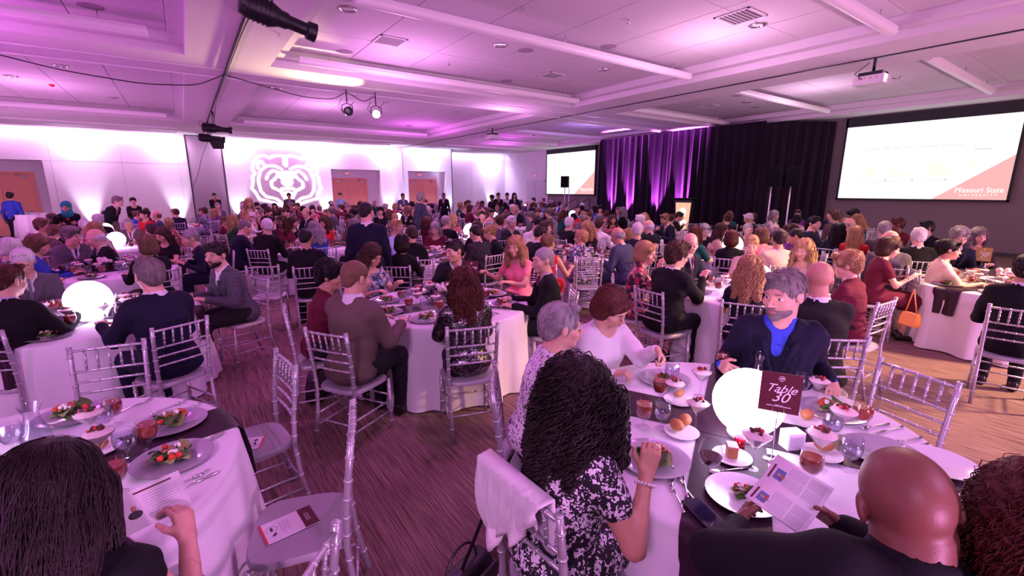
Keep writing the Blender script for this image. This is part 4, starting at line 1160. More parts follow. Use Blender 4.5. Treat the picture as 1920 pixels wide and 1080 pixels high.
for (x, y) in ((1.5, 5.9), (1.55, 8.6), (.75, 14.2), (4.6, 6.2), (6.3, 5.6), (5.1, 9.6), (12.9, 5.9), (15.1, 3.6), (7.1, 17.5), (-1.2, 8.8)):
    zz = SOFFIT if (.33 < x < 1.74) else CEIL
    solo('sprinkler', SPR, 'small chrome sprinkler head under the ceiling', 'sprinkler', (x, y, zz), 'ceiling sprinklers')
# stage lights hung from the beam track
def gobo(loc, target, label, s=1.0):
    o = empty('profile_spotlight', loc); tag(o, label, 'stage light', 'black profile spotlights')
    d = Vector(target) - Vector(loc); q = d.to_track_quat('Y', 'Z').to_matrix().to_4x4()
    Mx = q @ Matrix.Scale(s, 4)
    b = MB(); b.tube([(0, -.36, 0), (0, -.35, 0), (0, -.30, 0), (0, -.05, 0), (0, .02, 0)], [.05, .105, .125, .125, .095], 14)
    for t in np.linspace(-.30, -.08, 6): b.tube([(0, t, 0), (0, t + .012, 0)], .135, 14)
    h = put('lamp_body', b.mesh('lamp body', [BLACKM], angle=40), o); h.matrix_local = Mx
    b = MB(); b.tube([(0, .0, 0), (0, .10, 0), (0, .12, 0), (0, .30, 0), (0, .31, 0), (0, .40, 0)], [.09, .085, .070, .068, .095, .100], 14, cap=True)
    h = put('lens_barrel', b.mesh('lens barrel', [BLACKM], angle=40), o); h.matrix_local = Mx
    b = MB(); b.ball((0, .398, 0), (.088, .015, .088), 14, 7); h = put('lens', b.mesh('lens', [LENS]), o); h.matrix_local = Mx
    b = MB(); 
    for sgn in (-1, 1): b.tube([(sgn * .03 - .06 * s, .02 * sgn, .05), (sgn * .02 - .04 * s, 0, SOFFIT - loc[2] - .05)], .012, 6)
    b.tube([(-.05, -.03, SOFFIT - loc[2] - .08), (-.05, .03, SOFFIT - loc[2] + .0)], .03, 8)
    put('yoke', b.mesh('yoke', [BLACKM]), o)
    b = MB(); a = np.linspace(0, 5.5, 18); p0 = Vector(q.to_3x3() @ Vector((0, -.36, 0))) * s
    b.tube([(p0.x + .10 * math.cos(t) * .7, p0.y, p0.z + .05 + .10 * math.sin(t) + .015 * t) for t in a], .006, 5); put('cable_loop', b.mesh('cable loop', [BLACKP]), o)
    return o
gobo((1.14, 6.35, 3.86), (2.05, 6.40, 3.66), 'large black profile spotlight hanging nearest on the beam', 1.08)
gobo((1.12, 18.0, 3.80), (2.0, 17.8, 3.72), 'upper of two black profile spotlights above the parked partition', 1.1)
gobo((1.08, 20.6, 3.72), (2.0, 20.4, 3.64), 'lower of two black profile spotlights above the parked partition', 1.1)
def par(loc, label, lens):
    o = empty('par_light', loc); tag(o, label, 'stage light')
    b = MB(); b.tube([(0, .10, .0), (0, .05, 0), (0, -.10, 0)], [.05, .10, .11], 14, cap=False); b.tube([(0, .10, 0), (0, .11, 0)], .05, 10); put('lamp_body', b.mesh('can', [BLACKM]), o)
    b = MB(); b.tube([(0, -.085, 0), (0, -.095, 0)], .095, 14); put('lens', b.mesh('lens', [lens]), o)
    b = MB(); b.tube([(-.13, 0, 0), (-.13, 0, .14), (0, 0, .20), (.13, 0, .14), (.13, 0, 0)], .012, 6); b.tube([(0, 0, .20), (0, 0, CEIL - loc[2])], .015, 6); put('yoke', b.mesh('yoke', [BLACKM]), o)
    b = MB(); b.tube([(-.12, 0, .3), (-.22, 0, .1), (-.10, .05, -.02), (.02, .08, .05), (.18, 0, .25)], .007, 5); put('cable_loop', b.mesh('cable', [BLACKP]), o)
    return o
par((3.60, 12.2, 3.80), 'black can light hanging unlit beside the shining one', LENS)
o = par((4.35, 12.25, 3.82), 'black can light shining warm yellow towards the camera', glow('warm lens', (1.0, .80, .42), 26)); o.rotation_euler = (R(14), 0, R(-20))
lamp('SPOT', 'warm can', (4.25, 11.95, 3.78), (1.3, 10.2, 4.32), (1, .74, .42), 1500, 64, .9, .07)
# cable swags
for lab, pts in (('long black cable swagging across the left bay to the beam', [(-3.4, 11.6, 4.5), (-2.9, 11.8, 4.25), (-1.6, 12.0, 4.02), (-.4, 12.0, 3.92), (.5, 12.0, 4.0), (1.02, 12.0, 4.28)]),
                 ('black cable swagging from the beam to the can lights', [(1.02, 12.0, 4.28), (1.8, 12.1, 4.15), (2.6, 12.15, 4.02), (3.3, 12.2, 4.05), (3.6, 12.2, 4.28), (4.0, 12.2, 4.05), (4.35, 12.25, 4.25)]),
                 ('black power cable running along the beam track', [(1.12, 6.3, 4.27), (1.05, 8.5, 4.28), (1.04, 12, 4.27), (1.06, 16, 4.28), (1.1, 18, 4.1)]),
                 ('thin cable drooping down the parked partition', [(1.0, 20.6, 3.7), (.85, 24, 3.3), (.7, 26.0, 2.7), (.5, 26.08, 2.2), (.38, 26.08, 2.0)])):
    P = np.array(pts); t = np.linspace(0, len(P) - 1, 40); Q = np.stack([np.interp(t, range(len(P)), P[:, i]) for i in range(3)], 1)
    for _ in range(4): Q[1:-1] = (Q[:-2] + 2 * Q[1:-1] + Q[2:]) / 4
    b = MB(); b.tube(Q, .011, 6); tag(put('cable', b.mesh('cable', [BLACKP])), lab, 'cable')
# projectors
def projector(loc, label, aim):
    o = empty('projector', loc, aim); tag(o, label, 'projector')
    b = MB(); b.box(-.24, .24, -.20, .20, -.09, .06); put('case', b.mesh('case', [mat('white projector case', (.62, .58, .64), .4)], smooth=False), o)
    b = MB(); b.box(-.19, .19, -.15, .15, .06, .13); put('lift_plate', b.mesh('plate', [BLACKM], smooth=False), o)
    b = MB(); b.tube([(0, 0, .12), (0, 0, CEIL - loc[2])], .025, 10); b.tube([(0, 0, CEIL - loc[2] - .01), (0, 0, CEIL - loc[2])], .09, 14); put('mount_pole', b.mesh('pole', [BLACKM]), o)
    b = MB(); b.tube([(.08, .19, 0), (.08, .24, 0)], .055, 14); put('lens_ring', b.mesh('lens ring', [BLACKP]), o)
    b = MB()
    for i in range(4): b.ball((-.15 + i * .09, -.205, .01), (.018, .008, .018), 8, 5)
    put('connector', b.mesh('connector', [GOLD]), o)
    b = MB(); b.tube([(-.1, -.2, .0), (-.2, -.3, .1), (-.05, -.1, .3)], .008, 5); put('cord', b.mesh('cord', [BLACKP]), o)
projector((10.9, 3.6, 3.92), 'white ceiling projector hanging near the large screen', R(-90)); projector((10.5, 16.2, 3.98), 'small dark projector hanging far down the hall', R(-90))

# ------------------------------------------------------------------ screens
M_SW = glow('screen white', (.97, .98, 1.0), 1.25); M_SP = glow('screen coral', (1.0, .50, .50), .92); M_SG = glow('screen pale print', (.84, .84, .86), 1.0); M_SY = glow('screen pale foliage', (.91, .92, .78), 1.04); M_SB = glow('screen pale grey', (.70, .68, .70), 1.0)
def screen(y0, y1, z0, z1, label):
    W, H = y1 - y0, z1 - z0; X = WALL_STAGE - .10
    o = empty('projection_screen', (X, y0, z0)); tag(o, label, 'screen')
    # local: u runs from the viewer's left (far end, +y) to the right (-y)
    def quad(u0, u1, v0, v1, d): return [(-d, W * (1 - u0), H * v0), (-d, W * (1 - u1), H * v0), (-d, W * (1 - u1), H * v1), (-d, W * (1 - u0), H * v1)]
    b = MB(); b.box(-.03, .02, -.06, W + .06, -.06, 0); b.box(-.03, .02, -.06, 0, -.06, H + .3); b.box(-.03, .02, W, W + .06, -.06, H + .3); b.box(-.03, .02, -.06, W + .06, H, H + .3); b.box(-.01, .02, 0, W, 0, H)
    put('black_border', b.mesh('border', [mat('black velour border', (.03, .034, .036), .9)], smooth=False), o)
    b = MB(); b.add(quad(0, 1, 0, 1, .012), [(0, 1, 2, 3)]); put('picture', b.mesh('picture', [M_SW], smooth=False), o)
    b = MB(); b.add([(-.016, 0, 0), (-.016, 0, H * .53), (-.016, W * .39, 0)], [(0, 1, 2)]); put('coral_triangle', b.mesh('triangle', [M_SP], smooth=False), o)
    b = MB(); r = np.random.default_rng(2)
    for i in range(9): b.add(quad(.12 + i * .07, .17 + i * .07, .665, .69, .015), [(0, 1, 2, 3)])
    b.add(quad(.10, .27, .21, .225, .015), [(0, 1, 2, 3)]); b.cur = 1
    for (u, v, s) in ((.2, .36, .07), (.36, .34, .05), (.42, .33, .05), (.6, .38, .10), (.65, .36, .07), (.80, .43, .05)):
        b.add([(-.0145, W * (1 - u) + s * H * math.cos(t) * .8, H * v + s * H * math.sin(t) * (.9 + .2 * math.sin(t * 5))) for t in np.linspace(0, 6.1, 16)], [list(range(16))])
    b.cur = 2; b.add(quad(.79, .88, .60, .615, .015), [(0, 1, 2, 3)]); b.add(quad(.12, .9, .235, .242, .0145), [(0, 1, 2, 3)])
    for u in (.30, .47, .66): b.add(quad(u, u + .015, .24, .265, .0155), [(0, 1, 2, 3)])
    put('building_picture', b.mesh('building', [M_SG, M_SY, M_SB], smooth=False), o)
    wt = glow('screen lettering', (1, 1, 1), 1.3)
    t = text_obj('title_lettering', 'Missouri State', .20 * H / 2.4, wt, o, (-.02, W * .145, H * .115), (R(90), 0, R(-90))); t.scale = (.92, 1.05, 1)
    text_obj('subtitle_lettering', 'UNIVERSITY', .085 * H / 2.4, wt, o, (-.02, W * .145, H * .055), (R(90), 0, R(-90)), sp=1.9)
screen(2.62, 6.79, 1.60, 3.98, 'large near projection screen with pale building picture and coral corner')
screen(18.87, 23.1, 1.62, 4.05, 'smaller far projection screen beside the purple curtain')
# ------------------------------------------------------------------ stage, curtain, lectern
VEL = mat('black velvet drape', (.013, .008, .016), .95, spec=.1, sheen=.08, bump=.15, bscale=90)
def drape(P0, P1, z0, z1, n, seed, amp=.055):
    r = np.random.default_rng(seed); P0 = np.array(P0, float); P1 = np.array(P1, float); d = P1 - P0; L = np.linalg.norm(d); d /= L; nn = np.array((-d[1], d[0]))
    s = np.linspace(0, L, n); ph = np.cumsum(r.uniform(.6, 1.5, n)) * L / n * 17
    w = np.sin(ph) * amp + .4 * amp * np.sin(ph * 2.3 + 1)
    rows = []
    for z, k, sw in ((z1, .35, 0), ((z0 + z1) * .75, .8, .01), ((z0 + z1) * .4, 1.1, .03), (z0, 1.3, .05)):
        q = P0[None] + d[None] * (s + sw * np.sin(s * 3))[:, None] + nn[None] * (w * k)[:, None]; rows.append([(x, y, z) for x, y in q])
    b = MB(); b.grid(rows); return b
for nm, q, m, lab in (('far', ((17.30, 16.8), (17.30, 12.75), .32, SOFFIT - .02, 150, 3), None, 'black velvet stage drape washed with purple light, between the far screen and the lectern'),
                 ('mid', ((17.30, 12.75), (17.30, 8.7), .32, SOFFIT - .02, 150, 4), None, 'dark black velvet stage drape behind the lectern'),
                 ('side', ((17.30, 8.7), (18.95, 7.12), .02, SOFFIT - .1, 90, 5), None, 'black velvet side drape angled back towards the large screen'),
                 ('fars', ((17.30, 16.8), (19.05, 17.7), .02, SOFFIT - .1, 70, 6), None, 'black velvet side drape angled back beside the far screen')):
    o = put('stage_drape', drape(*q).mesh('drape', [VEL])); tag(o, lab, 'curtain', 'stage drapes'); 
b = MB(); b.box(14.4, 17.2, 8.9, 17.6, 0, .32); o = put('stage_platform', b.mesh('platform', [mat('stage deck', (.04, .035, .045), .7)], smooth=False)); tag(o, 'low dark stage platform in front of the velvet drapes', 'stage')
for y, t in ((15.9, 'leftmost'), (14.8, 'second'), (13.25, 'third'), (12.0, 'beside the lectern')):
    o = empty('floor_uplight', (17.0, y, .32)); tag(o, 'small black floor uplight at the drape foot, ' + t, 'stage light', 'uplights under the drape')
    b = MB(); b.tube([(0, 0, .0), (0, 0, .085)], .06, 12, cap=False); put('can', b.mesh('can', [BLACKM]), o); b = MB(); b.tube([(0, 0, .02), (0, 0, .03)], .055, 12); put('lens', b.mesh('lens', [glow('violet lens', (.8, .3, 1), 8)]), o)
for x, y, t in ((-3.29, WALL_FAR, 'left of the hall'), (-.23, WALL_FAR, 'left of the parked partition'), (2.15, WALL_FAR, 'right of the parked partition'), (6.25, WALL_FAR, 'between bear and maple doors'), (9.75, WALL_FAR, 'right of the first maple doors'), (10.65, WALL_FAR, 'by the wall seam'), (13.6, WALL_FAR, 'right of the second maple doors'), (17.9, WALL_FAR2, 'far corner')):
    o = empty('wall_uplight', (x, y - .22, 0)); tag(o, 'slim floor uplight throwing a white beam up the wall, ' + t, 'uplight', 'wall uplights')
    b = MB(); b.tube([(0, 0, 0), (0, 0, .10)], .07, 12, cap=False); put('can', b.mesh('can', [BLACKM]), o); b = MB(); b.tube([(0, 0, .03), (0, 0, .04)], .06, 12); put('lens', b.mesh('lens', [glow('white lens', (.95, .85, 1), 10)]), o)
# lectern
o = empty('lectern', (15.9, 10.8, .32), R(112)); tag(o, 'glowing lectern with white crest panel on the stage', 'lectern')
b = MB(); b.add([(-.24, -.20, 0), (.24, -.20, 0), (.24, .20, 0), (-.24, .20, 0), (-.33, -.26, 1.10), (.33, -.26, 1.10), (.33, .26, 1.18), (-.33, .26, 1.18)], [(3, 2, 1, 0), (4, 5, 6, 7), (0, 1, 5, 4), (1, 2, 6, 5), (2, 3, 7, 6), (3, 0, 4, 7)]); put('body', b.mesh('lectern body', [BLACKP], smooth=False), o)
b = MB(); b.add([(-.40, -.33, 1.11), (.40, -.33, 1.11), (.40, .28, 1.22), (-.40, .28, 1.22), (-.40, -.33, 1.15), (.40, -.33, 1.15), (.40, .28, 1.26), (-.40, .28, 1.26)], [(3, 2, 1, 0), (4, 5, 6, 7), (0, 1, 5, 4), (1, 2, 6, 5), (2, 3, 7, 6), (3, 0, 4, 7)]); put('desk_top', b.mesh('desk', [BLACKM], smooth=False), o)
b = MB(); b.add([(-.215, .215, .03), (.215, .215, .03), (.285, .262, 1.08), (-.285, .262, 1.08)], [(0, 1, 2, 3)]); put('lit_panel', b.mesh('lit panel', [glow('lit coral panel', (1.0, .42, .30), 1.25)], smooth=False), o)
b = MB(); b.add([(.13 * math.cos(t), .262, .72 + .17 * math.sin(t)) for t in np.linspace(0, 6.28, 24)][:-1], [list(range(23))]); b.add([(-.15, .245, .25), (.15, .245, .25), (.15, .256, .42), (-.15, .256, .42)], [(0, 1, 2, 3)]); put('crest', b.mesh('crest', [glow('crest white', (1, .93, .86), 1.3)], smooth=False), o)
b = MB(); b.tube([(.1, -.1, 1.2), (.1, -.05, 1.5), (.1, -.2, 1.58)], .008, 6); put('microphone', b.mesh('mic', [BLACKM]), o)
# speakers on poles
def pa(loc, h, label, pole):
    o = empty('speaker_on_pole', loc, R(125)); tag(o, label, 'speaker')
    b = MB(); b.box(-.2, .2, -.18, .18, h, h + .62); sp = put('cabinet', b.mesh('cabinet', [mat('speaker cabinet', (.007, .006, .009), .9, spec=.08)], smooth=False), o)
    b = MB(); b.box(-.17, .17, .18, .19, h + .04, h + .58); put('grille', b.mesh('grille', [mat('dark grille', (.006, .005, .008), .95, spec=.05, bump=.5, bscale=300)], smooth=False), sp)
    b = MB(); b.tube([(0, 0, h), (0, 0, .0)], .022, 10); put('pole', b.mesh('pole', [pole]), o)
    for a in (0, 2.1, 4.2):
        b = MB(); b.tube([(0, 0, .55), (.42 * math.cos(a), .42 * math.sin(a), .02)], .014, 6); put('leg', b.mesh('leg', [BLACKM]), o)
WPOLE = mat('white pole', (.72, .68, .75), .35)
pa((15.35, 7.35, 0), 1.98, 'left black loudspeaker of a pair on white poles before the drape', WPOLE); pa((15.6, 6.88, 0), 1.98, 'right black loudspeaker of a pair on white poles before the drape', WPOLE)
pa((17.6, 19.7, 0), 2.0, 'black loudspeaker on white pole before the far screen', WPOLE)
b = MB(); b.tube([(17.6, 19.35, 0), (17.6, 19.35, 2.0)], .02, 8); tag(put('light_pole', b.mesh('pole', [WPOLE])), 'white pole standing beside the far loudspeaker', 'pole')
for y, t in ((18.2, 'left'), (17.3, 'right')):
    b = MB(); b.tube([(16.0, y, 0), (16.0, y, .95), (16.05, y, 1.0), (17.0, y - .1, 1.42), (17.1, y - .1, 1.40), (17.1, y - .1, .3)], .02, 8); b.tube([(16.0, y, .5), (17.1, y - .1, .9)], .012, 6)
    tag(put('stair_handrail', b.mesh('handrail', [BLACKM])), t + ' of two black handrails at the stage steps', 'handrail')
# ------------------------------------------------------------------ projected emblem: a cut metal plate before a lamp
def emblem_lines():
    L = []; a = lambda c, r, t0, t1, n=14, k=1.0: [(c[0] + r * math.cos(t), c[1] + r * k * math.sin(t)) for t in np.linspace(t0, t1, n)]
    mir = lambda p: [(-x, y) for x, y in p]
    half = [[(0, .97), (.2, 1.0), (.40, .97), (.58, .89)], [(.58, .89), (.72, .98), (.95, .93), (1.13, .70), (1.19, .45), (1.12, .29)],
            [(1.12, .29), (1.23, .15), (1.20, .02), (1.28, -.29), (1.16, -.45), (1.06, -.70), (.62, -.82), (.24, -.98), (0, -1.04)],
            [(.78, .64), (.86, .76), (.98, .68), (1.0, .50)], [(0, .97), (0, .60)], [(.03, .95), (.03, .62)],
            [(.16, .48), (.40, .60), (.70, .58), (.92, .40), (1.03, .03), (.98, -.38), (.82, -.60), (.46, -.68), (.22, -.90), (.10, -.98)],
            [(.26, .34), (.46, .42), (.66, .27), (.74, .08)],
            [(.30, .28), (.42, .10), (.58, -.03), (.58, -.22), (.34, -.36)], [(0, .36), (.34, .32)], [(0, .28), (.30, .24)], [(0, .20), (.24, .16)], [(0, .12), (.16, .08)], [(.06, .30), (.06, .0)],
            [(0, -.03), (.18, -.02), (.12, -.13), (0, -.15)], [(0, -.15), (0, -.30), (.22, -.28)], [(.22, -.28), (.26, -.42), (.12, -.74), (0, -.82)], [(.0, -.45), (.14, -.46), (.08, -.66), (0, -.68)]]
    for h in half: L += [h, mir(h)]
    return L
def make_gobo():
    cx, cz, s = 4.42, 2.30, 1.27; L0 = Vector((1.15, 21.7, 3.78))
    segs = []
    for l in emblem_lines():
        for p, q in zip(l[:-1], l[1:]): segs.append((p[0], p[1], q[0], q[1]))
    S = np.array(segs)
    C = Vector((cx, WALL_FAR, cz)); d = (C - L0).normalized(); rt = d.cross(Vector((0, 0, 1))).normalized(); up = rt.cross(d)
    D = .42; n = 220; ext = D * math.tan(R(27)); g = np.linspace(-ext, ext, n + 1); gc = (g[:-1] + g[1:]) / 2
    A, B = np.meshgrid(gc, gc, indexing='ij')
    dirs = np.array(d)[None, None] * D + A[..., None] * np.array(rt) + B[..., None] * np.array(up)
    t = (WALL_FAR - L0.y) / dirs[..., 1]; wx = (L0.x + dirs[..., 0] * t - cx) / s; wz = (L0.z + dirs[..., 2] * t - cz) / s
    m = np.full(wx.shape, 9.)
    for x0, y0, x1, y1 in S:
        dx, dy = x1 - x0, y1 - y0; k = np.clip(((wx - x0) * dx + (wz - y0) * dy) / (dx * dx + dy * dy + 1e-9), 0, 1)
        m = np.minimum(m, np.hypot(wx - x0 - k * dx, wz - y0 - k * dy))
    solid = m > .036
    o0 = np.array(L0) + np.array(d) * D
    V = o0 + g[:, None, None] * np.array(rt) + g[None, :, None] * np.array(up); V = V.reshape(-1, 3)
    ij = np.argwhere(solid); Q = np.stack([ij[:, 0] * (n + 1) + ij[:, 1], (ij[:, 0] + 1) * (n + 1) + ij[:, 1], (ij[:, 0] + 1) * (n + 1) + ij[:, 1] + 1, ij[:, 0] * (n + 1) + ij[:, 1] + 1], 1)
    o = empty('emblem_projector', L0); tag(o, 'slim dark projector hung near the far wall that throws the bear emblem', 'stage light')
    V = V - np.array(L0)
    put('stencil_plate', arr_mesh('stencil plate', V, Q, [BLACKM], smooth=False), o)
    b = MB(); e = ext * 1.02; P = []
    for (u, v) in ((-1, -1), (1, -1), (1, 1), (-1, 1)):
        P.append(tuple(np.array(d) * D + np.array(rt) * u * e + np.array(up) * v * e)); 
    for (u, v) in ((-1, -1), (1, -1), (1, 1), (-1, 1)):
        P.append(tuple(np.array(d) * -.12 + np.array(rt) * u * .05 + np.array(up) * v * .05))
    b.add(P, [(0, 1, 5, 4), (1, 2, 6, 5), (2, 3, 7, 6), (3, 0, 4, 7), (4, 5, 6, 7)]); put('housing', b.mesh('housing', [BLACKM], smooth=False), o)
    b = MB(); b.tube([(0, -.05, .05), (0, -.05, SOFFIT - L0.z)], .015, 6); put('mount_pole', b.mesh('pole', [BLACKM]), o)
    lamp('SPOT', 'emblem lamp', tuple(L0), tuple(C), (1.0, .93, .86), 6000, 53.5, .0, .004)
make_gobo()
# ------------------------------------------------------------------ placing by sight lines from the camera
_cp, _sp, _cy, _sy = math.cos(PITCH), math.sin(PITCH), math.cos(PSI), math.sin(PSI)
def sight(px, py):
    dx, dy = px - 960, py - 540
    f = 852 * _cp - dy * _sp; d = 852 * _sp + dy * _cp
    return np.array([f * _sy + dx * _cy, f * _cy - dx * _sy, -d])
def at(px, py, z):
    r = sight(px, py); s = (z - CAM_H) / r[2]; return np.array((r[0] * s, r[1] * s))
def ahead(px, dist, py=400):
    r = sight(px, py); f = r[0] * _sy + r[1] * _cy; return np.array((r[0], r[1])) * dist / f
def inframe(x, y, z):
    f = x * _sy + y * _cy; r = x * _cy - y * _sy; d = CAM_H - z
    w = f * _cp + d * _sp
    if w < .3: return None
    return 960 + 852 * r / w, 540 + 852 * (d * _cp - f * _sp) / w
# ------------------------------------------------------------------ palettes
def cl(n, c, **k): return mat(n, c, k.pop('rough', .85), noise=.10, nscale=6, bump=.22, bscale=k.pop('bs', 260), spec=.25, **k)
TOPS = {
 'black': (cl('black wool', (.006, .005, .008)), 'black'), 'navy': (cl('navy wool', (.008, .008, .026)), 'navy'), 'char': (cl('charcoal wool', (.022, .019, .026)), 'charcoal'),
 'grey': (cl('grey wool', (.11, .095, .12)), 'grey'), 'tan': (cl('tan tweed', (.130, .090, .078), bs=160), 'tan tweed'), 'slate': (cl('slate blue wool', (.045, .050, .10)), 'slate blue'),
 'cream': (cl('cream cotton', (.74, .60, .45)), 'cream'), 'white': (cl('white knit', (.84, .79, .84)), 'white'), 'maroon': (cl('maroon crepe', (.12, .010, .030)), 'maroon'),
 'red': (cl('red crepe', (.52, .02, .03)), 'red'), 'pink': (cl('pink satin', (.85, .22, .30), rough=.4), 'pink satin'), 'blue': (cl('cobalt knit', (.03, .06, .42)), 'cobalt blue'),
 'sky': (cl('light blue cotton', (.42, .55, .85)), 'light blue'), 'teal': (cl('teal crepe', (.01, .09, .10)), 'teal'), 'purple': (cl('plum crepe', (.12, .02, .16)), 'plum'),
 'beige': (cl('beige knit', (.55, .38, .30)), 'beige'), 'royal': (cl('royal shirting', (.045, .075, .60)), 'royal blue'), 'green': (cl('bottle green knit', (.02, .07, .03)), 'dark green'),
 'plaid': (print_mat('grey plaid wool', (.060, .054, .075), [(.13, .11, .15), (.03, .027, .05)], 'check', 26), 'grey plaid'),
 'sequin': (print_mat('black sequin cloth', (.008, .007, .010), [(.75, .65, .75)], 'sequin', 22), 'black sequinned'),
 'bwfloral': (print_mat('black and white floral print', (.010, .008, .014), [(.78, .70, .80)], 'floral', 30), 'black and white floral'),
 'sprig': (print_mat('white blouse with dark sprigs', (.76, .68, .76), [(.07, .04, .12), (.25, .12, .35)], 'sprig', 34), 'white floral'),
 'pfloral': (print_mat('dark dress with pink flowers', (.03, .012, .03), [(.75, .05, .15), (.70, .35, .30)], 'floral', 14), 'pink floral'),
 'rfloral': (print_mat('white dress with red flowers', (.74, .66, .66), [(.55, .03, .06)], 'floral', 12), 'red and white floral'),
 'bfloral': (print_mat('navy dress with pale flowers', (.02, .025, .07), [(.62, .42, .50), (.2, .3, .5)], 'floral', 18), 'navy floral'),
}
WHITESH = cl('white shirting', (.74, .70, .76), rough=.7); PALESH = cl('pale violet shirting', (.50, .42, .62), rough=.7)
TIES = [mat('dark red tie', (.20, .01, .03), .4), mat('navy tie', (.02, .02, .10), .4), mat('striped grey tie', (.18, .16, .2), .4), mat('maroon tie', (.10, .01, .03), .4)]
HAIR = {'black': ((.007, .005, .007), 'black'), 'dark': ((.016, .008, .008), 'dark brown'), 'brown': ((.060, .027, .018), 'brown'), 'auburn': ((.085, .020, .014), 'auburn'), 'light': ((.16, .085, .050), 'light brown'),
        'blond': ((.42, .25, .12), 'blond'), 'grey': ((.30, .27, .28), 'grey'), 'white': ((.66, .60, .64), 'white'), 'saltpep': ((.17, .145, .14), 'greying')}
HAIR = {k: (mat('hair ' + k, c, .5, spec=.3, noise=.35, nscale=35, bump=.3, bscale=120, aniso=(3, 3, .6)), n) for k, (c, n) in HAIR.items()}
SKIN = {'fair': mat('fair skin', (.66, .37, .28), .5, noise=.05, nscale=25, bump=.06, bscale=180, sss=.08), 'tan': mat('tan skin', (.52, .27, .18), .5, noise=.05, nscale=25, bump=.06, bscale=180, sss=.08),
        'brown': mat('brown skin', (.20, .078, .050), .48, noise=.05, nscale=25, bump=.06, bscale=180, sss=.06), 'dark': mat('deep brown skin', (.11, .045, .030), .45, noise=.05, nscale=25, bump=.06, bscale=180, sss=.05)}
LIPS = {'fair': mat('lips rose', (.50, .15, .15), .35), 'tan': mat('lips tan', (.40, .12, .11), .35), 'brown': mat('lips brown', (.20, .06, .05), .35), 'dark': mat('lips dark', (.10, .03, .03), .35)}
SHOE = mat('black leather', (.012, .010, .012), .25); TROUS = cl('dark trouser wool', (.012, .011, .016)); GREYTR = cl('grey trouser wool', (.09, .08, .10))
for k in ('brown', 'auburn'): pass

TABLES = [(2.08, 1.05), (-.78, 2.42), (-.85, 5.50), (-1.05, 8.60), (2.05, 4.10), (5.15, 2.55), (5.60, 5.95), (3.45, 7.15), (1.75, 9.70), (7.95, .95), (10.2, 2.95), (7.75, 4.25), (8.5, 7.3), (5.5, 9.5)]
TDESC = ['table with the Table 30 sign', 'lower left table', 'second left table with orb', 'third left table', 'table behind the tan-jacket man', 'table behind the bearded man', 'table with the white chair', 'table by the standing suited man', 'table beyond the empty aisle chairs', 'right edge table',
         'table under the large screen', 'orb table behind the blond women', 'middle table before the drapes', 'table past the standing man']
def person_parts(o, f, D, look, style, hair, skin, near, extra=()):
    L = Matrix(f.Mh.tolist()).to_4x4(); L.translation = Vector(f.hc.tolist()); L = L @ Matrix.Scale(f.hs, 4)
    for n, me, slot in D: put(n, me, o, look.get(slot, skin))
    if style:
        hm = style if not isinstance(style, str) else hair_mesh(style, .007 if near > 1 else .010, 1.0 if near > 1 else .55)
        h = put('hair' if style != 'scarf' else 'headscarf', hm, o, look.get('scarf') if style == 'scarf' else hair[0]); h.matrix_local = L
    if near:
        for k, m in (('eye_r', None), ('eye_l', None), ('brow_r', hair[0]), ('brow_l', hair[0]), ('lips', look['lips'])):
            q = put({'eye_r': 'eye', 'eye_l': 'eye', 'brow_r': 'eyebrow', 'brow_l': 'eyebrow', 'lips': 'lips'}[k], FACE[k], o, m); q.matrix_local = L
    for e in extra:
        q = put(e, FACE[e], o, None if e == 'glasses' else hair[0]); q.matrix_local = L
    return o
def look_of(top, bottom=None, shirt=None, tie=0, skin='fair', scarf=None):
    t = TOPS[top][0] if isinstance(top, str) else top
    return dict(top=t, shirt=shirt or WHITESH, tie=TIES[tie % 4], bottom=bottom or (t if top in ('navy', 'black', 'char', 'grey', 'slate') else TROUS), shoe=SHOE, skin=SKIN[skin], lips=LIPS[skin], scarf=scarf)
SEATED = []   # roots already taken
NEARL = []    # and who sits there
def seat_person(px, py, table, label, fig=None, wear='suit', top='black', style='short', hair='brown', skin='fair', fo=0, near=2, extra=(), sc=1.0, chair_lab=None, group=None, shirt=None, tie=0, bake_kw=None, target=None, with_chair=True, back=.0, noface=False, bottom=None, chair_back=0.0):
    fig = dict(fig or {}); pxs = {k: fig.pop(k) for k in ('hr_px', 'hl_px') if k in fig}
    f = Fig(**fig); tc = np.array(target if target is not None else TABLES[table])
    kw = dict(hb=.023, hf=.0095, hh=.0084, hg=.018) if near > 1 else dict(hb=.028, hf=.0140, hh=.0096, hg=.026)
    kw.update(bake_kw or {}); kw['seed'] = int(px * 7 + py) % 999
    w = at(px, py, f.top[2] * sc); root = w.copy()
    for _ in range(6):
        d = tc - root; a = math.atan2(-d[0], d[1]) + R(fo)
        root = w - sc * np.array((math.cos(a) * f.top[0] - math.sin(a) * f.top[1], math.sin(a) * f.top[0] + math.cos(a) * f.top[1]))
    for k, (qx, qy, qz) in pxs.items():
        d = (at(qx, qy, qz) - root) / sc; fig[k[:2]] = (math.cos(a) * d[0] + math.sin(a) * d[1], -math.sin(a) * d[0] + math.cos(a) * d[1], qz / sc)
    if pxs: f = Fig(**fig)
    D = bake(f, wear, **kw)
    o = empty('person', (root[0], root[1], 0), a, scale=sc); tag(o, label, 'person', group)
    # does the face look towards the camera?
    person_parts(o, f, D, look_of(top, bottom, shirt, tie, skin), style, HAIR[hair], SKIN[skin], 0 if noface else near, extra)
    SEATED.append((root[0], root[1])); NEARL.append((root[0], root[1], short_who(label)))
    if with_chair:
        fx, fy = -math.sin(a), math.cos(a)
        chair(root[0] - fx * chair_back, root[1] - fy * chair_back, (fx, fy), chair_lab or ('silver bamboo-style chair under the ' + short_who(label)), 'silver chairs at the tables', near > 1)
    return o, f, a, root
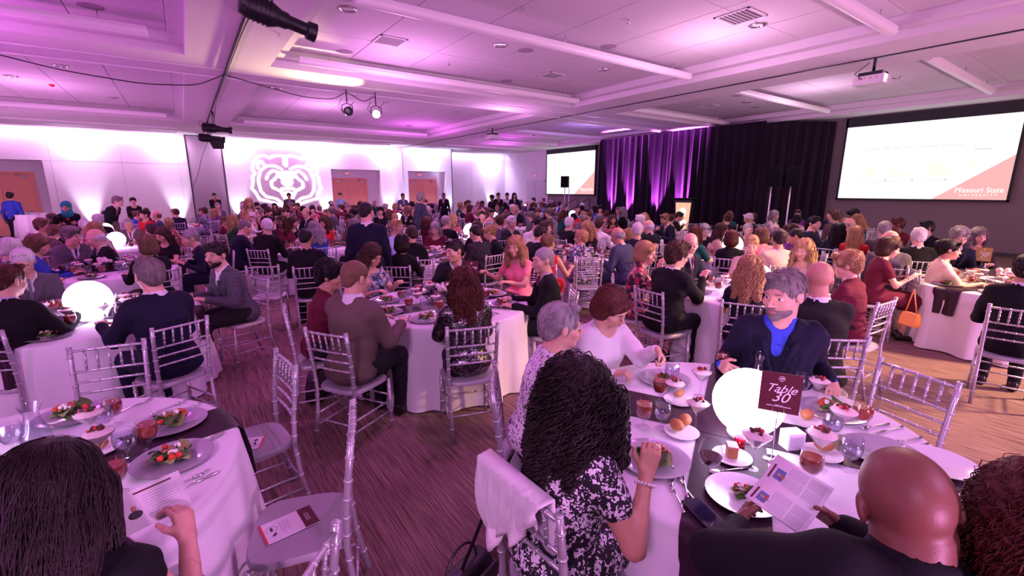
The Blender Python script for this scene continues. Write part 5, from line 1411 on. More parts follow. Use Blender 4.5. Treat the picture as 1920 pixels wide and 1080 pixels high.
def short_who(label):
    w = label.replace(',', '').split(); n = 9
    while w[:n][-1] in ('in', 'with', 'and', 'of', 'the', 'a', 'right', 'left', 'by', 'to', 'before', 'behind', 'facing', 'back', 'on', 'at', 'dark', 'short', 'just', 'above'): n -= 1
    return ' '.join(w[:n])
def before(x, y, what, d):
    c = sorted((math.hypot(x - p[0], y - p[1]), p[2]) for p in NEARL)
    t = f'{what} before the {c[0][1]}' if c and c[0][0] < .95 else f'{what} on the {d}'
    t = ' '.join(t.split()[:13]); k = t
    for extra in (', farther one', ', third one', ', by the centre'):
        if k in USEDL: k = t + extra
    USEDL.add(k); return k
USEDL = set()
def stand_person(px, dist, label, fig=None, wear='suit', top='black', style='short', hair='brown', skin='fair', face=0, near=1, extra=(), sc=1.0, shirt=None, tie=0, pos=None, scarf=None, bottom=None):
    """face: degrees from looking straight back at the camera"""
    f = Fig(stand=True, **(fig or {})); D = bake(f, wear, hb=.020, hf=.010, hh=.0080, hg=.019, seed=int(px))
    p = np.array(pos) if pos is not None else ahead(px, dist)
    a = math.atan2(p[0], -p[1]) + R(face)
    o = empty('person', (p[0], p[1], 0), a, scale=sc); tag(o, label, 'person')
    person_parts(o, f, D, look_of(top, bottom, shirt, tie, skin, scarf), style, HAIR[hair], SKIN[skin], near, extra)
    return o
LOOKDOWN = dict(lean=14, head=(0, 28, 0)); UP = dict(lean=4, head=(0, 4, 0))
EAT = dict(lean=15, head=(0, 24, 0), hr=(.10, .34, .95), hand_r=((-.5, .5, .45), (-.4, .1, .8), (-.6, .6, -.4)), curl=1.0)
HE = dict(hb=.016, hf=.0056, hh=.0052, hg=.0115)
# ---- guests at the nearest tables
# curly-haired woman in the floral dress
def curly_big():
    P = [('e', (0, -.026, .036), (.092, .106, .088), None, .01), ('e', (0, -.05, -.06), (.120, .090, .13), None, .05), ('c', (-.06, -.04, -.10), (-.09, -.06, -.24), .066, .045, .04), ('c', (.06, -.04, -.10), (.09, -.05, -.24), .066, .045, .04),
         ('c', (0, -.08, -.10), (0, -.10, -.30), .070, .050, .04), ('c', (-.10, .03, 0), (-.125, .06, -.18), .045, .04, .03), ('c', (.10, .03, 0), (.125, .06, -.18), .045, .04, .03), ('E', (0, .15, -.04), (.060, .08, .12), None, .01)]
    return hair_mesh('wavy', .008, 1.0, P, 11, (720, 42, .0110, .72, .0043, .014, 120, .012), 'big curls')
SPRIGM = TOPS['sprig'][0]
o_curly, f_, a_, r_ = seat_person(1093, 672, 0, 'woman with big dark curly hair in black and white floral dress, bracelet on wrist', dict(fem=True, lean=8, head=(-8, 10, 0), fat=.030, hr_px=(1212, 888, .93), hand_r=((-.05, .30, .9), (-.7, -.5, .1), (-.4, .8, -.2)), hl=(-.14, .42, .84), curl=.95, poleR=(.5, -.2, -1)),
    'dress', 'bwfloral', curly_big(), 'dark', 'tan', fo=4, bake_kw=dict(HE, sleeve=.42, fold=.004), noface=True, chair_lab='silver chair with a white jacket draped over its back', chair_back=-.085)
b = MB(); 
_w = f_.wR - nrm(f_.wR - f_.eR) * .035; _d = nrm(f_.wR - f_.eR); _u = nrm(np.cross(_d, (1, .2, 0))); _v = np.cross(_d, _u)
for t in np.linspace(0, 2 * math.pi, 17)[:-1]: b.ball(_w + .031 * (math.cos(t) * _u + math.sin(t) * _v), .0062, 7, 5)
put('bracelet', b.mesh('beads', [mat('pearl beads', (.72, .62, .66), .25)]), o_curly)
CURLY_CHAIR = (r_, a_)
# white jacket over that chair
def draped(r, a):
    fx, fy = -math.sin(a), math.cos(a)
    c = np.array((r[0], r[1])) - np.array((fx, fy)) * .150; P = []
    rr = np.random.default_rng(4)
    for u in np.linspace(-1.06, .72, 25):
        row = []
        hem = .36 - .13 * (u + 1) + .03 * math.sin(u * 7 + 1)
        for s in np.linspace(-.22, 1, 22):
            wv = .022 * math.sin(u * 15 + s * 4) * max(s, 0) + .010 * math.sin(u * 33 + s * 5)
            if s < 0: x, y, z = u * .20, .030 + .01 * math.sin(u * 8), .930 + s * .9
            elif s < .06: x, y, z = u * .205, .030 - s * 1.0, .942
            else: x, y, z = u * (.205 - .06 * s), -.040 - .05 * s * (1 - s) + wv, .942 - (s - .06) * hem
            row.append((x, y, z))
        P.append(row)
    b = MB(); b.grid(P); me = b.mesh('white jacket', [cl('white linen jacket', (.80, .74, .78))])
    o = put('white_jacket', me, None, None, (c[0], c[1], 0), (0, 0, a)); o.modifiers.new('thick', 'SOLIDIFY').thickness = .006
    tag(o, 'crumpled white jacket hung over the back of the floral-dress woman\'s chair', 'jacket')
draped(CURLY_CHAIR[0], CURLY_CHAIR[1])
# grey-haired woman
seat_person(1052, 569, 0, 'older woman with short grey hair in white floral blouse, seen in profile', dict(fem=True, lean=9, head=(12, 6, 0), fat=.035, sitz=.57, hl=(-.05, .36, .80), hr=(.10, .34, .80)), 'blouse', 'sprig', 'short', 'grey', 'fair', fo=14, bake_kw=dict(HE, sleeve=.75, fold=.004), chair_lab='silver chair holding the grey-haired woman in floral blouse')
# brunette in white cardigan
seat_person(1160, 547, 0, 'woman with brown bob in white cardigan looking down and lifting her fork', dict(fem=True, lean=13, head=(10, 34, 8), fat=.035, hl_px=(1232, 655, .97), hand_l=((-.1, .6, -.6), (.5, .5, .3), (.5, .1, -.8)), curl=1.1, hr=(.12, .36, .80)), 'blouse', 'white', 'bob', 'auburn', 'fair', fo=0, bake_kw=dict(HE, sleeve=1.0, opn=.75, fold=.004), chair_lab='silver chair behind the woman in white cardigan')
# bearded man
seat_person(1474, 507, 0, 'heavy bearded man in navy jacket and open royal blue shirt facing the camera', dict(lean=3, head=(-32, 10, 0), fat=.060, hs=1.10, sitz=.60, hl_px=(1560, 716, .80), hr_px=(1352, 684, .84), hand_r=((-.35, .8, .1), (-.3, -.1, .9), (-.8, 0, 0)), curl=.9), 'blazer', 'navy', 'short', 'saltpep', 'fair', fo=14, shirt=TOPS['royal'][0], extra=('beard', 'moustache'), bake_kw=dict(HE, hg=.010, fold=.004), chair_lab='silver chair holding the bearded man')
_o = bpy.data.objects[[o.name for o in SC.objects if str(o.get('label', '')).startswith('heavy bearded')][0]]
_g = put('hanging_glasses', FACE['glasses'], _o); _g.location = (.02, .155, .93); _g.rotation_euler = (R(-75), R(80), 0)
# bald man reading
o_bald, f_b, a_b, r_b = seat_person(1682, 838, 0, 'bald man in black suit seen from behind reading an open program', dict(lean=8, side=15, head=(-20, 20, -12), fat=.070, hs=1.06, nl=.125, hl_px=(1385, 985, .84), hr_px=(1572, 985, .86), poleL=(-1, -.3, -.1), poleR=(1, -.1, -.4), hand_l=((.5, .8, .1), (.3, -.2, .9), (.9, -.4, -.2)), hand_r=((-.7, .6, .35), (-.3, -.3, .8), (-.7, -.5, -.2)), curl=.45), 'blazer', 'black', None, 'dark', 'brown', fo=10, shirt=TOPS['black'][0], bake_kw=dict(HE), noface=True, chair_lab='silver chair under the bald man who reads')
# dark-haired woman lower left
def straight_big():
    P = [('e', (0, -.026, .034), (.088, .104, .092), None, .01), ('e', (0, -.055, -.06), (.100, .078, .15), None, .05), ('c', (-.05, -.06, -.10), (-.085, -.09, -.44), .060, .048, .04), ('c', (.05, -.06, -.10), (.075, -.08, -.44), .060, .045, .04),
         ('c', (0, -.09, -.10), (0, -.13, -.48), .070, .055, .04), ('c', (.082, .02, 0), (.095, .03, -.26), .025, .026, .03), ('c', (-.082, .02, 0), (-.095, .03, -.26), .025, .026, .03), ('E', (0, .15, -.04), (.064, .09, .12), None, .01)]
    return hair_mesh('long', .008, 1.0, P, 12, (1250, 22, .027, .82, .0031, .0015, 30), 'big straight')
o_f1, f_1, a_1, r_1 = seat_person(98, 828, 1, 'woman with long dark brown hair in black top seen from behind, reading a program', dict(fem=True, lean=5, head=(-6, 18, 0), fat=.015, hr_px=(352, 1008, .86), hl_px=(215, 985, .88), hand_r=((-.25, .55, .75), (-.5, -.5, .5), (-.9, .3, .1)), hand_l=((.3, .6, .5), (.3, -.4, .8), (.9, .2, -.3)), curl=.7), 'blouse', 'black', straight_big(), 'dark', 'fair', fo=-38, bake_kw=dict(HE, sleeve=.0), noface=True, chair_lab='silver chair under the dark-haired woman reading')
# curly woman cut by the right edge
seat_person(1965, 880, 0, 'woman with curly reddish hair and glasses on her head at the right edge', dict(fem=True, lean=6, head=(0, 12, 0), fat=.02), 'blouse', 'char', hair_mesh('wavy', .008, 1.0, hair_prims('wavy') + [('e', (0, -.05, .0), (.135, .12, .13), None, .04), ('E', (0, .15, -.04), (.06, .09, .12), None, .01)], 21, (500, 34, .013, .6, .0032, .013, 110), 'edge curls'), 'auburn', 'tan', target=(2.2, .9), near=2, extra=(), noface=True, chair_lab='silver chair at the right edge under the curly-haired woman')
# ---- second rank, one by one: x, y, table, label, figure, wear, top, style, hair, skin, facing offset, extras
G = [
 (1020, 464, 4, 'man with cropped grey hair in black suit, back turned, beside the woman in pink', dict(lean=5, head=(20, 4, 0)), 'suit', 'black', 'crop', 'grey', 'fair', 6, (), {}),
 (666, 489, 4, 'man in tan tweed jacket with cropped sandy hair, back three-quarter', dict(lean=7, head=(-16, 8, 0), fat=.035, hl=(-.10, .42, .82), hr=(.18, .40, .82)), 'blazer', 'tan', 'crop', 'light', 'fair', 0, (), dict(hf=.006, hg=.013)),
 (620, 490, 4, 'woman with black hair in maroon top partly behind the tan jacket', dict(fem=True, lean=10, head=(-20, 14, 0)), 'blouse', 'maroon', 'curlyshort', 'black', 'tan', -10, (), {}),
 (868, 503, 4, 'woman in black sequinned jacket with wavy auburn hair, back turned', dict(fem=True, lean=5, head=(8, 8, 0), fat=.03), 'blouse', 'sequin', 'wavy', 'auburn', 'fair', 0, (), dict(hg=.013, sleeve=1.0)),
 (965, 444, 4, 'smiling woman with long blond hair in pink satin dress', dict(fem=True, lean=10, head=(10, 4, 4), hr=(.34, .30, .86), hl=(-.1, .42, .80)), 'dress', 'pink', 'wavy', 'blond', 'fair', 0, (), dict(sleeve=.5, opn=.7)),
 (850, 450, 4, 'young man in black suit leaning over beside the small table sign', dict(lean=20, head=(-38, 6, 8), hr=(.30, .38, .84)), 'suit', 'char', 'short', 'dark', 'fair', 0, (), {}),
 (702, 460, 4, 'woman with brown curls and glasses in navy floral dress looking down', dict(fem=True, lean=12, head=(8, 26, 0), fat=.02, hl=(-.16, .42, .86)), 'dress', 'bfloral', 'wavy', 'brown', 'fair', 0, ('glasses',), dict(sleeve=.55)),
 (275, 484, 2, 'man in navy jacket with short brown-grey hair, back turned, left of the grey plaid jacket', dict(lean=6, head=(-3, 5, 0), fat=.025, hl=(-.22, .44, .84)), 'suit', 'navy', 'short', 'saltpep', 'fair', 0, (), dict(hf=.0075)),
 (402, 455, 2, 'man with receding dark hair and beard in grey plaid jacket, left profile', dict(lean=14, head=(30, 6, 0), fat=.02), 'blazer', 'plaid', 'short', 'dark', 'fair', 8, ('beard', 'moustache'), dict(hf=.0075)),
 (8, 495, 2, 'man with reddish hair in black jacket cut by the left edge', dict(lean=10, head=(-15, 10, 0), fat=.02, hr=(.2, .45, .86)), 'suit', 'black', 'short', 'auburn', 'fair', 8, (), {}),
 (38, 468, 2, 'older man with grey hair and glasses in grey suit and red patterned tie', dict(lean=12, head=(-8, 22, 0)), 'suit', 'grey', 'short', 'white', 'fair', -12, ('glasses',), {}),
 (75, 441, 3, 'woman with brown bob in cobalt blue cardigan and yellow corsage', dict(fem=True, lean=8, head=(-10, 22, 0)), 'blouse', 'blue', 'bob', 'light', 'fair', -8, (), {}),
 (18, 446, 3, 'white-haired man at the left edge next to the cobalt cardigan', dict(lean=8, head=(0, 10, 0)), 'suit', 'grey', 'short', 'white', 'fair', 0, (), {}),
 (172, 430, 3, 'bald older man with glasses in black suit and striped tie', dict(lean=10, head=(-20, 16, 0), fat=.02), 'suit', 'black', 'balding', 'white', 'fair', -60, ('glasses', 'moustache'), {}),
 (273, 441, 3, 'woman with blond-brown bob in black top, back turned', dict(fem=True, lean=4, head=(0, 4, 0), fat=.02), 'blouse', 'black', 'bob', 'light', 'fair', 0, (), {}),
 (352, 431, 3, 'grey-haired man in navy jacket leaning far over the table to the left', dict(lean=26, head=(20, 14, 0)), 'suit', 'navy', 'short', 'grey', 'fair', 0, (), {}),
 (298, 427, 3, 'young woman with long brown hair in black lace dress looking down', dict(fem=True, lean=8, head=(0, 26, 0)), 'dress', 'black', 'long', 'brown', 'fair', 0, (), dict(sleeve=.5)),
 (572, 428, 8, 'man with buzzed black hair in black suit near the aisle, back turned', dict(lean=5, head=(-20, 14, 0)), 'suit', 'black', 'crop', 'black', 'tan', 0, (), {}),
 (502, 407, 8, 'man with dark curly hair in brown-black jacket, right profile', dict(lean=8, head=(0, 8, 0)), 'suit', 'black', 'curlyshort', 'black', 'tan', 0, (), {}),
 (551, 407, 8, 'woman with long brown hair in black off-shoulder dress bending left', dict(fem=True, lean=14, head=(20, 20, 0)), 'dress', 'black', 'long', 'brown', 'fair', 30, (), dict(sleeve=0)),
 (607, 405, 8, 'woman with red curls in sleeveless black dress facing the camera', dict(fem=True, lean=4, head=(0, 10, 0)), 'dress', 'black', 'wavy', 'auburn', 'fair', 0, (), dict(sleeve=0)),
 (743, 411, 7, 'blond man with moustache in light blue shirt facing the camera', dict(lean=2, head=(0, 6, 0)), 'shirt', 'sky', 'short', 'blond', 'fair', 0, ('moustache',), {}),
 (770, 424, 7, 'man with brown hair in black suit leaning left beside the blue-shirt man', dict(lean=12, head=(40, 16, 0)), 'suit', 'black', 'short', 'brown', 'fair', 10, (), {}),
 (753, 440, 7, 'woman with short dark bob in black velvet, back turned', dict(fem=True, lean=2, head=(8, 4, 0)), 'blouse', 'black', 'bob', 'dark', 'fair', 0, (), {}),
 (893, 414, 7, 'woman with long straight brown hair in black, back turned, before a bright orb', dict(fem=True, lean=2, head=(0, 4, 0)), 'blouse', 'black', 'long', 'brown', 'fair', -100, (), {}),
 (836, 404, 13, 'grey-haired man in black suit, back half turned, right of the auburn woman', dict(lean=4, head=(-25, 4, 0)), 'suit', 'black', 'crop', 'grey', 'fair', 0, (), {}),
 (802, 407, 13, 'woman with auburn hair in maroon lace dress behind the blue-shirt man', dict(fem=True, lean=4, head=(-10, 6, 0)), 'dress', 'maroon', 'wavy', 'auburn', 'fair', 0, (), dict(sleeve=.9)),
 (935, 403, 13, 'man in grey blazer with glasses and navy tie facing the camera', dict(lean=2, head=(0, 10, 0)), 'suit', 'grey', 'short', 'brown', 'fair', 0, ('glasses',), {}),
 (960, 405, 6, 'white-haired man with an orange flower on his lapel', dict(lean=4, head=(-10, 10, 0)), 'suit', 'char', 'short', 'white', 'fair', 0, (), {}),
 (1022, 414, 6, 'smiling man in slate blue jacket and open collar facing the camera', dict(lean=6, head=(-20, 4, 0)), 'blazer', 'slate', 'short', 'brown', 'fair', 0, (), {}),
 (1029, 439, 6, 'woman in red sleeveless dress with streaked updo, back half turned', dict(fem=True, lean=4, head=(-20, 8, 0), hr=(.3, .3, .82)), 'dress', 'red', 'updo', 'light', 'tan', 0, (), dict(sleeve=0)),
 (1098, 416, 6, 'laughing woman with wavy blond hair in black V-neck top', dict(fem=True, lean=4, head=(0, 14, 6)), 'blouse', 'black', 'wavy', 'blond', 'fair', 0, (), dict(opn=.6)),
 (1155, 427, 6, 'bald man in slate blue suit leaning forward, left profile', dict(lean=20, head=(0, 22, 0), fat=.02), 'suit', 'slate', 'balding', 'grey', 'tan', 10, (), {}),
 (1068, 407, 12, 'white-haired man with tie seen between smiling guests', dict(lean=4, head=(20, 10, 0)), 'suit', 'black', 'short', 'white', 'fair', 0, (), {}),
 (1124, 409, 12, 'woman with short brown hair in striped white top, back turned', dict(fem=True, lean=2, head=(0, 4, 0)), 'blouse', 'white', 'short', 'brown', 'fair', 0, (), {}),
 (1196, 417, 12, 'man with white hair in navy jacket, back turned, left of the leaning elderly man', dict(lean=4, head=(0, 4, 0)), 'suit', 'navy', 'short', 'white', 'fair', 0, (), {}),
 (1214, 413, 12, 'balding elderly man leaning forward in black suit', dict(lean=16, head=(20, 16, 0)), 'suit', 'black', 'balding', 'white', 'fair', 30, (), {}),
 (1213, 453, 5, 'woman with blond bob in pink floral dress resting her cheek on her hand', dict(fem=True, lean=8, head=(-30, 8, 0), hr=(.07, .26, 1.02), hand_r=((-.1, .1, 1), (-.5, -.5, 0), (-.8, -.3, 0)), curl=.5), 'dress', 'pfloral', 'bob', 'blond', 'fair', -12, (), dict(sleeve=1.0)),
 (1272, 456, 5, 'man with curly brown hair in black suit raising both hands', dict(lean=10, head=(-6, 8, 0), fat=.03, hr=(.10, .44, .98), hand_r=((-.2, .5, .8), (-.9, 0, 0), (0, .8, -.5)), curl=.8), 'suit', 'black', 'curlyshort', 'brown', 'fair', 6, (), dict(hf=.0075)),
 (1296, 437, 5, 'bald man in navy jacket just behind the curly-haired man', dict(lean=4, head=(-20, 6, 0)), 'suit', 'navy', 'balding', 'light', 'fair', 0, (), {}),
 (1410, 481, 5, 'woman with long wavy blond hair in navy dress, back turned, left of the bearded man', dict(fem=True, lean=4, head=(-8, 6, 0)), 'dress', 'navy', 'wavy', 'blond', 'fair', 0, (), dict(sleeve=.6)),
 (1411, 442, 5, 'older woman with short blond hair facing the camera above the blond woman', dict(fem=True, lean=6, head=(0, 14, 0)), 'blouse', 'beige', 'short', 'blond', 'fair', 0, (), {}),
 (1306, 424, 11, 'woman with long auburn hair in teal dress, back turned', dict(fem=True, lean=4, head=(0, 4, 0)), 'dress', 'teal', 'long', 'auburn', 'fair', 0, (), dict(sleeve=.8)),
 (1373, 432, 11, 'woman with auburn bob in black top in front of a glowing orb', dict(fem=True, lean=2, head=(0, 4, 0)), 'blouse', 'black', 'bob', 'auburn', 'fair', 0, (), {}),
 (1356, 419, 11, 'woman with long brown hair in pink top leaning right, lit pink', dict(fem=True, lean=12, head=(-10, 12, 0)), 'blouse', 'beige', 'long', 'brown', 'fair', 0, (), {}),
 (1462, 430, 11, 'man in cream linen jacket with dark hair, back turned', dict(lean=3, head=(0, 4, 0)), 'suit', 'cream', 'crop', 'dark', 'tan', 0, (), {}),
 (1508, 450, 5, 'woman with wavy blond hair in sleeveless beige dress, left profile', dict(fem=True, lean=6, head=(10, 8, 0)), 'dress', 'beige', 'wavy', 'blond', 'fair', 0, (), dict(sleeve=0)),
 (1539, 490, 5, 'bald man in black suit with a fringe of dark hair, right of the bearded man', dict(lean=6, head=(-10, 8, 0), fat=.02), 'suit', 'black', None, 'dark', 'tan', 10, (), dict(hf=.0075)),
 (1588, 473, 5, 'woman with short blond hair and glasses in maroon jacket, left profile', dict(fem=True, lean=8, head=(20, 14, 0)), 'blouse', 'maroon', 'curlyshort', 'blond', 'fair', 0, ('glasses',), dict(sleeve=1.0)),
 (1674, 447, 9, 'woman with brown bob in dark maroon dress reading a program', dict(fem=True, lean=8, head=(-14, 16, 0), hr=(.16, .36, .86)), 'dress', 'maroon', 'bob', 'brown', 'fair', 0, (), dict(sleeve=.5)),
 (1785, 450, 9, 'woman with black updo in cream suit, back turned, orange bag on her chair', dict(fem=True, lean=4, head=(-14, 10, 0)), 'blouse', 'cream', 'updo', 'black', 'tan', 0, (), dict(sleeve=1.0)),
 (1803, 428, 9, 'man with grey curls and glasses in navy jacket facing the camera', dict(lean=12, head=(0, 16, 0)), 'suit', 'navy', 'curlyshort', 'grey', 'fair', 0, ('glasses',), {}),
 (1838, 428, 9, 'woman with long wavy grey-brown hair right of the man with glasses', dict(fem=True, lean=6, head=(20, 8, 0)), 'blouse', 'char', 'wavy', 'saltpep', 'fair', 0, (), {}),
 (1932, 478, 9, 'person in dark brown clothes half cut by the right edge', dict(lean=10, head=(-10, 10, 0), fat=.02), 'suit', 'black', 'short', 'dark', 'tan', 0, (), {}),
 (1575, 418, 10, 'woman with long black hair in navy jacket, back turned, near the dark wall', dict(fem=True, lean=2, head=(0, 4, 0)), 'blouse', 'navy', 'long', 'black', 'tan', 0, (), {}),
 (1595, 409, 10, 'bald man with glasses and pale shirt facing the camera below the screen', dict(lean=4, head=(0, 8, 0)), 'shirt', 'white', 'balding', 'grey', 'fair', 0, ('glasses',), {}),
 (1608, 424, 10, 'woman with long straight blond hair in red dress, back turned', dict(fem=True, lean=2, head=(0, 4, 0)), 'dress', 'red', 'long', 'blond', 'fair', 0, (), dict(sleeve=.6)),
 (1660, 415, 10, 'grey-haired man in grey suit facing the camera right of the red dress', dict(lean=6, head=(0, 12, 0)), 'suit', 'grey', 'short', 'grey', 'fair', 0, (), {}),
 (1668, 433, 10, 'balding man in grey blazer leaning over, back half turned', dict(lean=12, head=(30, 20, 0)), 'suit', 'grey', 'balding', 'light', 'fair', 0, (), {}),
 (1725, 427, 10, 'man with thick white hair in black suit, back turned', dict(lean=4, head=(0, 6, 0), fat=.02), 'suit', 'black', 'short', 'white', 'fair', 0, (), {}),
 (1738, 415, 10, 'man with black hair in dark suit and white shirt, left profile', dict(lean=8, head=(-10, 10, 0)), 'suit', 'black', 'short', 'black', 'tan', 0, (), {}),
 (1482, 420, 11, 'woman with brown hair lit magenta beside the cream jacket', dict(fem=True, lean=8, head=(0, 12, 0)), 'blouse', 'purple', 'bob', 'brown', 'fair', 0, (), {}),
 (1428, 427, 11, 'smiling woman with blond-brown hair left of the cream jacket', dict(fem=True, lean=6, head=(0, 8, 0)), 'blouse', 'pink', 'bob', 'light', 'fair', 0, (), {}),
]
for i, (x, y, t, lab, fg, wr, tp, st, hr, sk, fo, ex, kw) in enumerate(G):
    d = at(x, y, 1.3); dist = math.hypot(*d)
    shirt = WHITESH if i % 3 else PALESH
    seat_person(x, y, t, lab, fg, wr, tp, st, hr, sk, fo, 2 if dist < 6.5 else 1, ex, shirt=shirt, tie=i, bake_kw=kw, sc=.98 + .04 * ((i * 37) % 10) / 10)
# ---- guests and staff on their feet
ARMX = dict(hr=(-.06, .20, 1.02), hl=(.06, .22, 1.00), hand_r=((-1, 0, .1), (0, 0, 1), (0, -1, 0)), hand_l=((1, 0, .1), (0, 0, 1), (0, -1, 0)))
CLASP = dict(hr=(.05, .24, .95), hl=(-.05, .25, .94), hand_r=((-.8, .3, -.3), (0, .2, 1), (-.3, -1, 0)), hand_l=((.8, .3, -.3), (0, .2, 1), (.3, -1, 0)))
stand_person(686, 5.95, 'man standing in dark suit with his back turned in the aisle', dict(lean=2, head=(-25, 6, 0), fat=.03), 'suit', 'navy', 'crop', 'dark', 'fair', 172, 2)
stand_person(398, 23.4, 'man standing in dark jacket and red shirt before the parked partition', dict(**CLASP), 'blazer', 'black', 'short', 'black', 'tan', 0, 1, shirt=TOPS['red'][0], pos=(1.15, 25.3))
stand_person(129, 10.6, 'standing woman in teal headscarf, black jacket and red top with arms folded', dict(fem=True, **ARMX), 'blazer', 'black', 'scarf', 'dark', 'tan', -14, 1, scarf=cl('teal headscarf', (.02, .22, .24)), shirt=TOPS['red'][0])
stand_person(192, 12.2, 'man bending forward in dark suit near the left wall', dict(lean=34, head=(0, 14, 0)), 'suit', 'black', 'short', 'saltpep', 'fair', 62, 1, sc=1.06)
stand_person(253, 15.5, 'standing woman in black short-sleeve dress with hair tied up by the wall', dict(fem=True, **CLASP), 'dress', 'black', 'updo', 'dark', 'fair', 5, 1)
stand_person(24, 15.6, 'man in bright blue jacket at the open orange door, back turned', dict(lean=4), 'shirt', 'blue', 'short', 'dark', 'tan', 150, 1, sc=1.04)
stand_person(468, 13.2, 'standing woman in red and white floral dress with blond hair', dict(fem=True, lean=3), 'dress', 'rfloral', 'wavy', 'blond', 'fair', 10, 1)
stand_person(788, 12.6, 'man standing in slate blue suit far down the middle', dict(lean=2, head=(10, 0, 0)), 'suit', 'slate', 'short', 'grey', 'tan', 120, 1, sc=1.04)
for (x, d, lab, kw) in ((545, 21.5, 'person lit yellow by the emblem beam before the bear', dict(top='grey', style='short', hair='dark', skin='tan')), (641, 22.5, 'person in pale shirt standing at the first maple doors', dict(wear='shirt', top='sky', style='short', hair='brown')),
                        (756, 20.5, 'person in slate jacket standing at the wall seam', dict(top='slate', style='crop', hair='dark', skin='brown')), (833, 22.0, 'person in black standing right of the second maple doors', dict(top='black', style='crop', hair='black', skin='brown')),
                        (924, 21.5, 'person with afro hair and hand on hip near the far corner', dict(top='black', wear='blouse', style='curlyshort', hair='black', skin='brown', fig=dict(fem=True))), (934, 21.8, 'person in black beside the one with afro hair', dict(top='black', style='short', hair='dark', skin='tan')),
                        (951, 22.4, 'person in white shirt chatting near the far corner', dict(top='white', wear='shirt', style='short', hair='black', skin='tan')), (964, 21.6, 'tall person in navy chatting near the far corner', dict(top='navy', style='long', hair='black', skin='tan')),
                        ):
    kw = dict(kw); stand_person(x, d, lab, kw.pop('fig', dict(lean=2)), kw.pop('wear', 'suit'), kw.pop('top'), kw.pop('style'), kw.pop('hair'), kw.pop('skin', 'fair'), (x * 13) % 80 - 40, 0, **kw)
# ------------------------------------------------------------------ the rest of the hall, seat by seat
LIB = {}
POSES = {'up': dict(lean=5, head=(0, 5, 0)), 'down': dict(lean=14, head=(0, 26, 0)), 'left': dict(lean=5, head=(48, 5, 0)), 'right': dict(lean=5, head=(-48, 5, 0)), 'eat': EAT, 'lean': dict(lean=18, head=(15, 8, 5)),
         'lap': dict(lean=-2, head=(-12, 4, 0), hl=(-.09, .26, .66), hr=(.09, .26, .66))}
def lib(pose, fem, wear, fat):
    k = (pose, fem, wear, fat)
    if k not in LIB:
        f = Fig(fem=fem, fat=.03 * fat, **POSES[pose])
        LIB[k] = (f, bake(f, wear, hb=.026, hf=.012, hh=.0088, hg=.023, sleeve=.5 if wear == 'dress' else 1.0, seed=len(LIB)))
    return LIB[k]
FAR = [(-1.2, 11.9, 'fourth left table'), (-1.7, 15.2, 'table near the bending man'), (1.75, 12.8, 'aisle table before the partition'), (-.3, 18.4, 'table below the partition'),
       (4.7, 12.8, 'table in line with the bear'), (7.9, 11.2, 'table in the centre of the hall'), (2.9, 15.8, 'table before the bear'), (6.1, 15.6, 'table before the first maple doors'), (9.3, 14.3, 'table before the second maple doors'), (10.9, 10.9, 'table before the far screen'),
       (11.4, 6.9, 'table in front of the lectern'), (12.6, 13.6, 'table by the stage steps'), (1.3, 19.2, 'back table right of the aisle'), (4.5, 19.0, 'back table under the emblem'), (7.7, 18.6, 'back table by the maple doors'), (10.9, 17.6, 'back table by the wall seam'),
       (14.0, 17.6, 'table beside the far screen'), (3.0, 22.2, 'last table below the bear'), (6.4, 21.9, 'last table at the maple doors'), (9.7, 21.4, 'last table at the seam'), (13.0, 20.9, 'last table near the far corner'), (16.2, 21.4, 'corner table near the white doors'), (13.6, 5.3, 'table by the speaker poles')]
hn = list(HAIR); used_labels = set(o.get('label') for o in SC.objects if o.get('label'))
rr = random.Random(5); n_auto = 0
M_T = ['black', 'navy', 'char', 'grey', 'slate', 'black', 'navy']; F_T = ['black', 'maroon', 'red', 'purple', 'teal', 'white', 'beige', 'pfloral', 'navy', 'bfloral', 'blue', 'green', 'rfloral', 'black']
allt = [(TABLES[i][0], TABLES[i][1], TDESC[i]) for i in (3, 6, 7, 8, 10, 11, 12, 13)] + FAR
